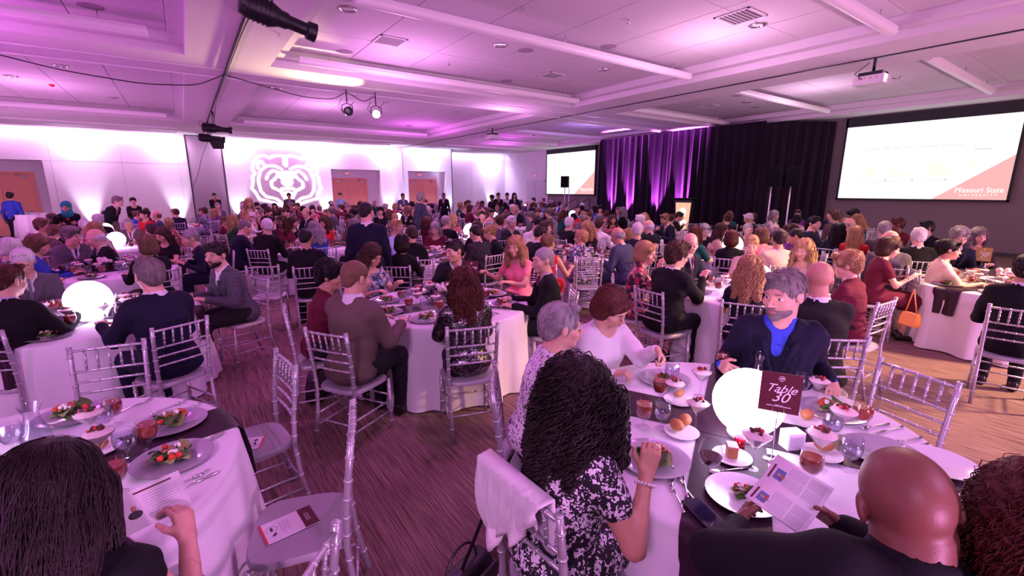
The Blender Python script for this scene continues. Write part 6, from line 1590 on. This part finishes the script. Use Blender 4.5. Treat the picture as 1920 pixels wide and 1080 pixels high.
for ti, (tx, ty, td) in enumerate(allt):
    off = rr.uniform(0, 45)
    for k in range(8):
        a = R(off + 45 * k); sx, sy = tx + 1.12 * math.cos(a), ty + 1.12 * math.sin(a)
        if any(math.hypot(sx - p[0], sy - p[1]) < .55 for p in SEATED): continue
        if any(math.hypot(sx - t[0], sy - t[1]) < 1.05 for t in allt if t[2] != td) or any(math.hypot(sx - t[0], sy - t[1]) < 1.05 for t in TABLES if t != (tx, ty)): continue
        q = inframe(sx, sy, 1.25)
        if q is None or not (-30 < q[0] < 1950 and q[1] < 620): continue
        # explicit neighbours fill the near tables; leave the aisle clear
        if ti < 8 and math.hypot(sx, sy) < 6.2: continue
        empty_seat = rr.random() < .10
        ca = math.atan2(-(tx - sx), ty - sy) + rr.uniform(-.25, .25)
        if not empty_seat:
            for _try in range(60):
                fem = rr.random() < .5; pose = rr.choice(list(POSES)); fat = rr.choice((0, 0, 1))
                if fem: st = rr.choice(['bob', 'long', 'wavy', 'updo', 'short', 'curlyshort']); top = rr.choice(F_T); wear = rr.choice(['dress', 'blouse']); hr = rr.choice(['black', 'dark', 'brown', 'auburn', 'light', 'blond', 'blond', 'grey'])
                else: st = rr.choice(['short', 'short', 'crop', 'balding', 'curlyshort']); top = rr.choice(M_T) if rr.random() < .85 else rr.choice(['white', 'sky', 'tan']); wear = 'suit' if top not in ('white', 'sky') else 'shirt'; hr = rr.choice(['black', 'dark', 'brown', 'light', 'grey', 'white', 'saltpep'])
                sd = {'bob': 'bobbed', 'long': 'long', 'wavy': 'wavy', 'updo': 'pinned-up', 'short': 'short', 'curlyshort': 'curly', 'crop': 'cropped', 'balding': 'receding'}[st]
                wd_ = {'suit': 'suit', 'shirt': 'shirt', 'dress': 'dress', 'blouse': 'top'}[wear]
                lab = f"{'woman' if fem else 'man'}, {sd} {HAIR[hr][1]} hair, {TOPS[top][1]} {wd_}, at the {td}"
                if lab not in used_labels and len(lab.split()) <= 16: break
            used_labels.add(lab)
            f, D = lib(pose, fem, wear, fat); dist = math.hypot(sx, sy); sk = rr.choice(['fair', 'fair', 'fair', 'tan', 'tan', 'brown'])
            o = empty('person', (sx, sy, 0), ca, scale=rr.uniform(.95, 1.04)); tag(o, lab, 'person', 'guests seated at the ' + td)
            facing_cam = (math.sin(ca) * sx - math.cos(ca) * sy) > 0
            person_parts(o, f, D, look_of(top, None, None, rr.randrange(4), sk), st, HAIR[hr], SKIN[sk], 1 if (dist < 13 and facing_cam) else 0)
            clab = f"silver chair under the {HAIR[hr][1]}-haired {'woman' if fem else 'man'} in {TOPS[top][1]}, {td}"
        else:
            clab = 'empty silver chair at the ' + td
        if len(clab.split()) > 16: clab = 'silver chair at the ' + td
        SEATED.append((sx, sy)); n_auto += 1
        if not empty_seat: NEARL.append((sx, sy, f"{HAIR[hr][1]}-haired {'woman' if fem else 'man'} in {TOPS[top][1]}"))
        chair(sx, sy, (-math.sin(ca), math.cos(ca)), clab, 'silver chairs at the ' + td, False)
print('auto people', n_auto)
# ---- empty chairs the photo shows by themselves
for (x, y, f, lab, near) in ((.14, 2.84, (-1, -.12), 'empty silver chair with a program on its seat, farther of two in the near aisle', 1), (.25, 1.95, (-.95, .30), 'empty silver chair with a program on its seat, nearest the camera', 1),
                       (-.05, 1.30, (-.72, .70), 'silver chair whose post top shows at the bottom edge', 1), (-.56, 3.58, (-.15, -1), 'empty silver chair across the lower left table', 1), (2.98, .70, (-1, .30), 'empty silver chair right of the Table 30 sign', 1),
                       (4.85, 4.90, (.55, .83), 'empty whitish silver chair pushed to the table with the white cloth', 1), (1.02, 10.1, (.6, .8), 'empty silver chair in the aisle left of the curly-haired man', 0), (.80, 6.95, (.3, .95), 'empty silver chair standing alone near the plaid jacket', 0),
                       (2.75, 6.30, (.3, .95), 'empty silver chair beside the woman in black velvet', 0), (4.45, 8.0, (.7, .7), 'empty silver chair behind the standing suited man', 0), (12.9, 5.1, (.2, 1), 'empty silver chair near the side drape, left of two', 0), (13.5, 4.6, (.2, 1), 'empty silver chair near the side drape, right of two', 0)):
    n_ = math.hypot(*f); chair(x, y, (f[0] / n_, f[1] / n_), lab, 'empty silver chairs', bool(near)); SEATED.append((x, y))
# ------------------------------------------------------------------ tables and what stands on them
def table(i, x, y, desc, near):
    o = empty('banquet_table', (x, y, 0), (i * .7) % 6.28); tag(o, 'round banquet table under floor-length white cloth, the ' + desc, 'table', 'round white banquet tables')
    put('tablecloth', CLOTHS[i % 4], o)
    if near: put('tabletop', M_TOP, o); put('pedestal', M_PED, o)
    return o
def runner(x, y, ang, lab, dz=0.0): return solo('table_runner', M_RUN, lab, 'runner', (x, y, dz), 'dark satin runners', R(ang))
for i, (x, y) in enumerate(TABLES):
    table(i, x, y, TDESC[i], i < 8)
for i, (x, y, d) in enumerate(FAR): table(i + 20, x, y, d, False)
RA = {0: 28, 1: 12, 2: 60, 3: 20, 4: 75, 5: 40, 6: -68, 7: 30, 8: 15, 9: 50, 10: 25, 11: 65, 12: 10, 13: 80}
for i, (x, y) in enumerate(TABLES):
    runner(x, y, RA[i], 'dark aubergine satin runner crossing the ' + TDESC[i])
    if i in (0, 1, 2, 4, 9): runner(x, y, RA[i] - (92 if i == 0 else 74), 'second dark satin runner laid across the first on the ' + TDESC[i], .0015)
# ---- table with the Table 30 sign, piece by piece
D0 = 'beside the glowing orb, '
def P(px, py, z=.76): return at(px, py, z)
def p2(f, px, py, lab, **k): q = P(px, py); return f(q[0], q[1], lab, **k)
ox, oy = at(1402, 760, .93) * 1.02; orb(ox, oy, 'large glowing white orb lamp behind the Table 30 sign', s=.92)
def plate(px, py, lab, me=W_CHARGER, nm='charger_plate', z=TZ): q = P(px, py); solo(nm, me, lab, 'plate', (q[0], q[1], z)); return q
def salad(x, y, lab, near=True, z=TZ + .010, g=None, rz=0.0, sc=1.0):
    if near:
        o = empty('salad', (x, y, z), rz, scale=sc); tag(o, lab, 'salad', g)
        for n, me in W_SALAD: put(n, me, o)
    else: o = solo('salad', W_SALADF, lab, 'salad', (x, y, z), g, rz, scale=sc)
    return o
q = plate(1247, 713, 'pearl charger plate before the woman in white cardigan'); salad(q[0], q[1], 'salad half eaten on the plate of the woman in white cardigan', rz=1, sc=.8)
q = plate(1225, 862, 'pearl charger plate under the hand of the curly-haired woman'); salad(q[0], q[1], 'salad with a red berry on the curly-haired woman\'s plate', rz=2)
q = plate(1392, 930, 'white plate half under the open program', W_PLATE, 'dinner_plate'); salad(q[0], q[1], 'small green salad beside the open program', rz=3, sc=.6)
q = plate(1560, 772, 'pearl charger plate before the bearded man'); salad(q[0], q[1], 'grilled salad on the bearded man\'s plate', rz=4)
q = plate(1655, 850, 'pearl charger plate right of the desserts, behind the bald head'); q = plate(1762, 870, 'white plate at the right rim behind the bald head', W_PLATE, 'dinner_plate'); q = plate(1745, 1000, 'white plate below the bald man\'s right ear', W_BPLATE, 'bread_plate')
for (px, py, lab) in ((1273, 752, 'bread plate in front of the charger of the white cardigan'), (1278, 812, 'bread plate with two rolls left of the orb'), (1372, 858, 'bread plate with a cake slice left of the maroon desserts'), (1540, 852, 'bread plate behind the right dessert'), (1512, 792, 'bread plate beside the Table 30 sign stand')):
    plate(px, py, lab, W_BPLATE, 'bread_plate')
for (px, py, rz, lab) in ((1272, 745, .3, 'brown roll on the plate by the white-cardigan woman'), (1268, 808, 1.2, 'brown roll, left of two beside the orb'), (1284, 798, .4, 'brown roll, right of two beside the orb'), (1512, 788, .2, 'brown roll by the sign stand'), (1543, 846, 2.0, 'brown roll behind the right dessert')):
    q = P(px, py); solo('bread_roll', W_ROLL, lab, 'bread', (q[0], q[1], TZ + .012), None, rz)
q = P(1371, 855); solo('cake_slice', W_CAKE, 'square cake slice with pink icing near the wine glass', 'cake', (q[0], q[1], TZ + .010), None, .7)
for (px, py, lab) in ((1206, 800, 'iced tea goblet at the curly-haired woman\'s plate'), (1236, 752, 'small iced tea goblet by the white cardigan'), (1612, 806, 'iced tea goblet right of the desserts'), (1515, 908, 'iced tea goblet above the open program'), (1352, 700, 'iced tea goblet held by the bearded man')): p2(tea, px, py, lab)
for (px, py, lab) in ((1240, 803, 'water goblet right of the iced tea near the curls'), (1258, 722, 'empty water goblet on the rim of the charger'), (1590, 878, 'water goblet between desserts and bald head'), (1556, 826, 'water goblet behind the tall dessert'), (1500, 745, 'water goblet right of the Table 30 sign')): p2(water, px, py, lab)
p2(wineg, 1326, 915, 'glass of red wine on the dark runner'); p2(carafe, 1418, 722, 'clear water carafe behind the orb')
for (px, py, s, lab) in ((1262, 765, 1.0, 'dessert glass nearest the white-cardigan woman'), (1312, 742, 1.0, 'dessert glass behind the orb on the left'), (1304, 806, 1.0, 'dessert glass with nuts left of the orb'), (1410, 878, 1.08, 'dessert glass in front of the orb'), (1532, 876, 1.08, 'dessert glass with chocolate crumb above the program'), (1573, 828, 1.08, 'tall dessert glass near the bearded man\'s plate'), (1530, 760, 1.0, 'dessert glass before the bearded man\'s left hand')):
    q = P(px, py); dessert(q[0], q[1], lab, sc=s)
b = MB(); b.box(-.04, .04, -.03, .03, 0, .085); b.cur = 1; b.box(-.032, .032, -.031, -.0305, .02, .07); q = P(1483, 838)
solo('sweetener_box', b.mesh('box', [mat('frosted white box', (.85, .80, .88), .3), mat('box relief', (.6, .55, .66), .5)], smooth=False), 'small white box for sweeteners in front of the orb', 'box', (q[0], q[1], TZ), None, -.5)
b = MB(); b.lathe([(.022, 0), (.024, .055), (.023, .055), (.021, .003), (0, .003)], 16); q = P(1386, 838); o = thing('candle_glass', 'small bright pink votive cup against the orb', 'candle', (q[0], q[1], TZ)); put('cup', b.mesh('cup', [thin_glass('pink glass', (.95, .15, .35), .1)]), o)
b = MB(); b.lathe([(.020, .004), (.021, .04), (0, .04)], 14); put('wax', b.mesh('wax', [mat('pink wax', (.8, .05, .15), .4)]), o)
for (px, py, me, rz, nm, lab) in ((1262, 895, W_FORK, -58, 'fork', 'fork lying left of three before the curly-haired woman'), (1283, 905, W_SPOON, -48, 'spoon', 'spoon beside the forks near the wine glass'), (1268, 930, W_FORK, -38, 'fork', 'fork pointing at the wine glass'), (1288, 920, W_KNIFE, -30, 'knife', 'knife beside the wine glass fork'),
                              (1365, 882, W_SPOON, 65, 'spoon', 'spoon on the dark runner'), (1640, 800, W_FORK, 70, 'fork', 'fork right of the bearded man\'s plate'), (1668, 806, W_KNIFE, 74, 'knife', 'knife near the empty chair'), (1700, 826, W_FORK, 70, 'fork', 'fork at the far rim by the empty chair'), (1712, 838, W_KNIFE, 70, 'knife', 'knife at the far rim by the empty chair'), (1810, 935, W_KNIFE, 60, 'knife', 'knife right of the bald head')):
    q = P(px, py); solo(nm, me, lab, 'cutlery', (q[0], q[1], TZ + .003), None, R(rz))
# sign on its wire stand
def sign(x, y, z, rz, lab, w=.125, h=.18, stand=True, txt=True, gold=False, num='30'):
    o = empty('table_sign', (x, y, TZ), rz); tag(o, lab, 'sign')
    b = MB(); b.box(-w / 2, w / 2, -.0015, .0015, z, z + h); put('card', b.mesh('card', [MAROON if not gold else mat('gilt card', (.42, .28, .08), .4, metal=.4)], smooth=False), o)
    b = MB(); b.tube([(0, .004, 0), (0, .004, z + .03)], .0028, 6); a = np.linspace(0, 2 * math.pi, 15); b.tube([(.022 * math.cos(t), -.003, z + .012 + .022 * math.sin(t)) for t in a], .0012, 5); b.tube([(0, 0, 0), (0, 0, .006)], .034, 16); put('wire_stand', b.mesh('stand', [STEEL]), o)
    if txt:
        text_obj('table_word', 'Table', .042 * w / .125, WHITEP, o, (0, -.0022, z + h * .60), (R(90), 0, 0), shear=.45)
        text_obj('table_number', num, .052 * w / .125, WHITEP, o, (0, -.0022, z + h * .38), (R(90), 0, 0), shear=.35)
        b = MB(); b.tube([(.010 * math.cos(t), -.002, z + h * .86 + .010 * math.sin(t)) for t in a], .0013, 5); b.tube([(-.005, -.002, z + h * .865), (.005, -.002, z + h * .865)], .0035, 5); b.tube([(0, -.002, z + h * .80), (0, -.002, z + h * .785)], .002, 5); put('emblem', b.mesh('emblem', [WHITEP]), o)
        b = MB(); b.box(-w * .3, w * .3, -.0022, -.0016, z + h * .145, z + h * .16); b.box(-w * .1, w * .1, -.0022, -.0016, z + h * .18, z + h * .188); put('small_print', b.mesh('print', [WHITEP], smooth=False), o)
    return o
q = at(1446, 862, TZ); sign(q[0], q[1], .225, -math.atan2(q[0], q[1]) + R(6), 'maroon card reading Table 30 on a wire stand', .150, .175)
q = at(840, 590, TZ); sign(2.45, 4.22, .20, -math.atan2(2.45, 4.22), 'maroon table card at the young man in black suit', .15, .19, num='26')
sign(*at(1838, 505, TZ), .12, R(-80), 'gold-lit table card on the right edge table', .17, .20, gold=True, num='29')
# open program in the bald man's hands
o = empty('program_booklet', (0, 0, 0)); tag(o, 'open program with two portraits held by the bald man', 'booklet')
fwd_ = np.array((-math.sin(a_b), math.cos(a_b))); c = at(1478, 928, .93); o.location = (c[0], c[1], .93); n_ = (Vector((0, 0, CAM_H)) - o.location).normalized() * .62 + Vector((0, 0, .5)); n_.normalize(); az_ = math.atan2(c[0], c[1])
r_ = Vector((math.cos(az_), -math.sin(az_), 0)); u_ = n_.cross(r_).normalized(); r_ = u_.cross(n_).normalized(); y_ = (-r_ * math.cos(R(21)) + u_ * math.sin(R(21))).normalized(); x_ = y_.cross(n_)
o.rotation_euler = Matrix((x_, y_, n_)).transposed().to_euler()
b = MB(); b.grid([[(s * .150 * math.cos(.12 * s), v, abs(s) ** 1.5 * .022) for v in (-.11, .11)] for s in np.linspace(-1, 1, 21)]); put('open_pages', b.mesh('pages', [PAPER]), o).modifiers.new('t', 'SOLIDIFY').thickness = .0015
def zc(s): return abs(s) ** 1.5 * .022 + .0030
o.scale = (.66, .80, .80)
for s0, s1 in ((-.92, -.10), (.10, .92)):
    b = MB()
    for r_i in range(20):
        v = .035 - r_i * .0068
        if r_i == 10: continue
        for (u0, u1) in ((s0 + .03, (s0 + s1) / 2 - .02), ((s0 + s1) / 2 + .02, s1 - .03)):
            uu = np.linspace(u0, u1, 5); b.grid([[(u * .15, v, zc(u)), (u * .15, v + .0018, zc(u))] for u in uu])
    put('text_lines', b.mesh('text lines', [GREYINK], smooth=False), o)
    b = MB(); uu = np.linspace(s0 + .05, s1 - .25, 5); b.grid([[(u * .15, .090, zc(u)), (u * .15, .097, zc(u))] for u in uu]); put('heading_bar', b.mesh('heading', [MAROON], smooth=False), o)
    b = MB(); uu = np.linspace(s0 + .12, s0 + .50, 5); b.grid([[(u * .15, .045, zc(u) + .0002), (u * .15, .080, zc(u) + .0002)] for u in uu]); b.cur = 1; um = s0 + .31; b.ball((um * .15, .064, zc(um)), (.010, .011, .0012), 10, 4); b.cur = 2; b.ball((um * .15, .050, zc(um)), (.020, .008, .0012), 10, 4)
    put('portrait', b.mesh('portrait', [mat('portrait blue', (.12, .16, .36), .5), mat('portrait face', (.55, .25, .16), .5), mat('portrait suit', (.35, .12, .10), .5)]), o)
# program held lower left
o = empty('program_booklet', (0, 0, 0)); tag(o, 'white program with a small portrait held by the dark-haired woman', 'booklet')
c = at(296, 940, .945); o.location = (c[0], c[1], .95); o.rotation_euler = Euler((R(52), 0, -math.atan2(c[0], c[1]) + R(14)), 'XYZ')
b = MB(); b.box(-.105, .075, -.06, .06, 0, .003); put('page', b.mesh('page', [PAPER], smooth=False), o)
b = MB(); b.box(-.05, .05, .044, .049, .0031, .0034); put('heading_bar', b.mesh('heading', [MAROON], smooth=False), o)
b = MB()
for i in range(8): b.box(-.035, .060, .030 - i * .0085, .0315 - i * .0085, .0031, .0033)
put('text_lines', b.mesh('lines', [GREYINK], smooth=False), o)
b = MB(); b.ball((-.060, .005, .003), (.007, .009, .0008), 10, 4); b.cur = 1; b.ball((-.060, -.014, .003), (.018, .012, .0008), 12, 4); put('portrait', b.mesh('portrait', [mat('portrait face', (.55, .25, .16), .5), INK]), o)
booklet((.10, 2.82, .4665), (0, 0, R(70)), 'program booklet on the farther empty chair'); booklet((.20, 1.97, .4665), (0, 0, R(-84)), 'program booklet on the nearest empty chair')
c = at(1795, 985, TZ + .004); booklet((c[0], c[1], TZ + .005), (0, 0, R(30)), 'program lying at the right rim of the Table 30 table', cover=False)
b = MB(); b.box(-.037, .037, -.075, .075, 0, .008); b.cur = 1; b.box(-.034, .034, -.072, .072, .008, .0085); q = P(1318, 965)
solo('phone', b.mesh('phone', [BLACKP, mat('phone glass', (.02, .02, .05), .05)], smooth=False), 'black phone on the dark runner near the cloth edge', 'phone', (q[0], q[1], TZ + .008), None, R(-20))
# ---- lower left table
q = plate(325, 862, 'nearest pearl charger plate on the lower left table'); salad(q[0], q[1], 'salad on the nearest plate of the lower left table', rz=.5, sc=1.05)
q = plate(322, 795, 'pearl charger plate at the right rim of the lower left table'); salad(q[0], q[1], 'salad on the right rim plate of the lower left table', rz=2.5, sc=1.05)
q = plate(135, 780, 'pearl charger plate at the far rim of the lower left table'); salad(q[0], q[1], 'salad on the far rim plate of the lower left table', rz=4.5, sc=1.1)
for (px, py, lab) in ((282, 842, 'iced tea goblet left of the right rim plate'), (216, 796, 'iced tea goblet behind the dessert, lower left table'), (222, 925, 'iced tea goblet beside the dark hair')): p2(tea, px, py, lab)
for (px, py, lab) in ((240, 862, 'water goblet between the iced tea goblets, lower left table'), (198, 812, 'water goblet behind the near dessert'), (30, 850, 'water goblet at the left edge, lower left table')): p2(water, px, py, lab)
for (px, py, lab) in ((178, 832, 'cream dessert glass by the carafe'), (196, 872, 'dessert glass with berries nearest the dark hair')): q = P(px, py); dessert(q[0], q[1], lab, sc=1.05)
p2(carafe, 72, 835, 'clear carafe standing left on the lower left table')
q = plate(185, 845, 'bread plate beneath the desserts, lower left table', W_BPLATE, 'bread_plate'); solo('bread_roll', W_ROLL, 'brown roll between the desserts, lower left table', 'bread', (q[0], q[1], TZ + .012))
for (px, py, me, rz, nm, lab) in ((345, 770, W_FORK, -60, 'fork', 'fork above the right rim plate'), (318, 764, W_FORK, -60, 'fork', 'second fork above the right rim plate'), (365, 838, W_KNIFE, -62, 'knife', 'knife between the two right plates'), (385, 828, W_SPOON, -62, 'spoon', 'spoon between the two right plates'), (345, 905, W_FORK, -68, 'fork', 'fork below the nearest plate'), (352, 912, W_KNIFE, -68, 'knife', 'knife below the nearest plate'), (245, 765, W_KNIFE, -50, 'knife', 'knife by the far rim plate')):
    q = P(px, py); solo(nm, me, lab, 'cutlery', (q[0], q[1], TZ + .004), None, R(rz))
orb(-1.02, 2.52, 'glowing orb at the left edge of the lower left table')
# ---- the other tables, by place setting
BRIGHT = {2: at(166, 562, .945), 11: (7.75, 4.25), 13: (5.45, 9.4), 5: (5.0, 2.45)}
for i, (x, y) in enumerate(TABLES):
    if i < 2: continue
    d = TDESC[i]; dist = math.hypot(x, y); near = dist < 5.5
    if i in BRIGHT: q = BRIGHT[i]; orb(q[0], q[1], 'glowing white orb on the ' + d)
    else:
        o = empty('flower_vase', (x, y, TZ)); tag(o, 'low vase of pale flowers on the ' + d, 'flowers')
        b = MB(); b.lathe([(.04, 0), (.06, .04), (.045, .10), (.05, .11)], 16); put('vase', b.mesh('vase', [GLASS]), o)
        r = np.random.default_rng(i)
        for k in range(9):
            a = r.uniform(0, 6.28); e = r.uniform(0, .08); b = MB(); b.ball((e * math.cos(a), e * math.sin(a), .14 + r.uniform(-.02, .05)), r.uniform(.022, .034), 8, 5); put('blossom', b.mesh('blossom', [mat('cream blossom', (.75, .62, .62), .7, bump=.6, bscale=90)]), o)
    g = 'tableware on the ' + d
    for k in range(8):
        a = R(k * 45 + 12 + i * 9); c, s = math.cos(a), math.sin(a); px_, py_ = x + .62 * c, y + .62 * s
        if near or k % 2 == 0 or dist < 9:
            solo('charger_plate', W_CHARGER, before(px_, py_, 'pearl charger plate', d), 'plate', (px_, py_, TZ), g)
            salad(px_, py_, before(px_, py_, 'green salad', d), near and k % 2 == 0, g='salads on the ' + d, rz=k)
        u_, v_ = x + .43 * math.cos(a + .16), y + .43 * math.sin(a + .16); tea(u_, v_, before(u_, v_, 'iced tea goblet', d), 'goblets on the ' + d)
        u_, v_ = x + .40 * math.cos(a - .22), y + .40 * math.sin(a - .22)
        water(u_, v_, before(u_, v_, 'water goblet', d), 'goblets on the ' + d)
        if dist < 9: dessert(x + .30 * c, y + .30 * s, before(x + .45 * c, y + .45 * s, 'dessert glass', d), 'desserts on the ' + d)
        if near:
            solo('fork', W_FORK, before(px_, py_, 'fork', d), 'cutlery', (x + .64 * math.cos(a + .29), y + .64 * math.sin(a + .29), TZ + .003), g, a - R(90)); solo('knife', W_KNIFE, before(px_, py_, 'knife', d), 'cutlery', (x + .64 * math.cos(a - .29), y + .64 * math.sin(a - .29), TZ + .003), g, a - R(90))
    carafe(x + .2, y - .17, 'clear water carafe on the ' + d)
for i, (x, y, d) in enumerate(FAR):
    if i in (0, 7, 8, 11, 14, 18, 1, 21): orb(x, y, 'glowing white orb on the ' + d, s=.9)
    elif inframe(x, y, .8)[0] > 0: carafe(x, y, 'clear water carafe on the ' + d)
    for k in range(6):
        a = R(k * 60 + i * 17); 
        if math.hypot(x, y) < 17: (tea if k % 2 else water)(x + .5 * math.cos(a), y + .5 * math.sin(a), before(x + .5 * math.cos(a), y + .5 * math.sin(a), 'iced tea goblet' if k % 2 else 'water goblet', d), 'goblets on the ' + d)
# light of the orbs
for (x, y) in [(ox, oy), tuple(BRIGHT[2]), tuple(BRIGHT[5]), BRIGHT[11], BRIGHT[13], (-1.02, 2.52)]:
    pass
# ---- bags and small things
def handbag(x, y, z, rz, w, h, d, m, lab, strap=.3, hook=None):
    o = empty('handbag', (x, y, z), rz); tag(o, lab, 'bag')
    b = MB(); P_ = []
    for t, ww, dd in ((0, .95, .9), (.05, 1, 1), (.5, .96, .92), (.92, .88, .55), (1, .84, .35)):
        P_ += [(sx * w / 2 * ww, sy * d / 2 * dd, h * t) for sx, sy in ((-1, -1), (-.5, -1.1), (.5, -1.1), (1, -1), (1, 1), (.5, 1.1), (-.5, 1.1), (-1, 1))]
    b.add(P_, [(i * 8 + j, i * 8 + (j + 1) % 8, (i + 1) * 8 + (j + 1) % 8, (i + 1) * 8 + j) for i in range(4) for j in range(8)] + [list(range(8))[::-1], list(range(32, 40))])
    put('bag_body', b.mesh('bag body', [m], angle=50), o)
    b = MB(); b.box(-w * .4, w * .4, -d * .62, -d * .56, h * .35, h * .97); put('flap', b.mesh('flap', [m], smooth=False), o)
    b = MB(); b.tube([(0, -d * .63, h * .42), (0, -d * .66, h * .42)], .012, 10); put('clasp', b.mesh('clasp', [GOLD]), o)
    b = MB()
    if hook is None: b.tube([(-w * .3 * math.cos(t) , 0, h * .9 + strap * math.sin(t)) for t in np.linspace(0, math.pi, 16)], .007, 6)
    else: b.tube([(-w * .35, 0, h * .9), tuple(hook)], .006, 6); b.tube([(w * .35, 0, h * .9), tuple(hook)], .006, 6)
    put('strap', b.mesh('strap', [m]), o)
BLEATH = mat('black leather bag', (.014, .011, .014), .35, bump=.15, bscale=200)
handbag(.80, 1.52, 0, R(20), .36, .26, .16, BLEATH, 'large black handbag standing on the carpet behind the draped chair', .14)
b = MB(); b.tube([(.80, 1.52, .24), (.90, 1.44, .6), (.97, 1.36, .86)], .008, 6); tag(put('bag_strap', b.mesh('strap', [BLEATH])), 'long black strap rising from the large handbag to the chair', 'strap')
handbag(*at(600, 735, .05), 0, R(50), .30, .30, .12, BLEATH, 'black handbag on the floor left of the tan-jacket man', .16)
handbag(*at(1706, 600, .52), .46, R(60), .19, .14, .07, mat('orange leather', (.62, .20, .06), .35), 'small orange bag hanging on the chair of the woman in cream', .12, (0, .02, .40))
# cocktail table at the left wall
cx_, cy_ = ahead(64, 16.0); b = MB(); n = 96; a = np.linspace(0, 2 * math.pi, n, endpoint=False); w = .05 * np.sin(13 * a) + .03 * np.sin(7 * a + 1)
V = [(0, 0, 1.06)]
for rr_, z, f in ((.50, 1.06, 0), (.52, 1.04, 0), (.53, .6, .6), (.56, .03, 1)): V += [((rr_ + f * w[j]) * math.cos(a[j]), (rr_ + f * w[j]) * math.sin(a[j]), z) for j in range(n)]
b.add(V, [(0, 1 + j, 1 + (j + 1) % n) for j in range(n)] + [(1 + i * n + j, 1 + (i + 1) * n + j, 1 + (i + 1) * n + (j + 1) % n, 1 + i * n + (j + 1) % n) for i in range(3) for j in range(n)])
o = empty('cocktail_table', (cx_, cy_, 0)); tag(o, 'tall cocktail table with white floor-length cloth at the left wall', 'table'); put('tablecloth', b.mesh('cocktail cloth', [CLOTH]), o)
for k in range(4): solo('program_stack', bpy.data.meshes.get('box') and MB().box(-.09, .09, -.12, .12, 0, .04).mesh('stack', [PAPER], smooth=False), 'low stack of white papers on the cocktail table, ' + ['left', 'middle', 'right', 'back'][k], 'papers', (cx_ - .25 + .2 * (k % 3), cy_ + .05 + .25 * (k // 3), 1.062), None, k * .4)
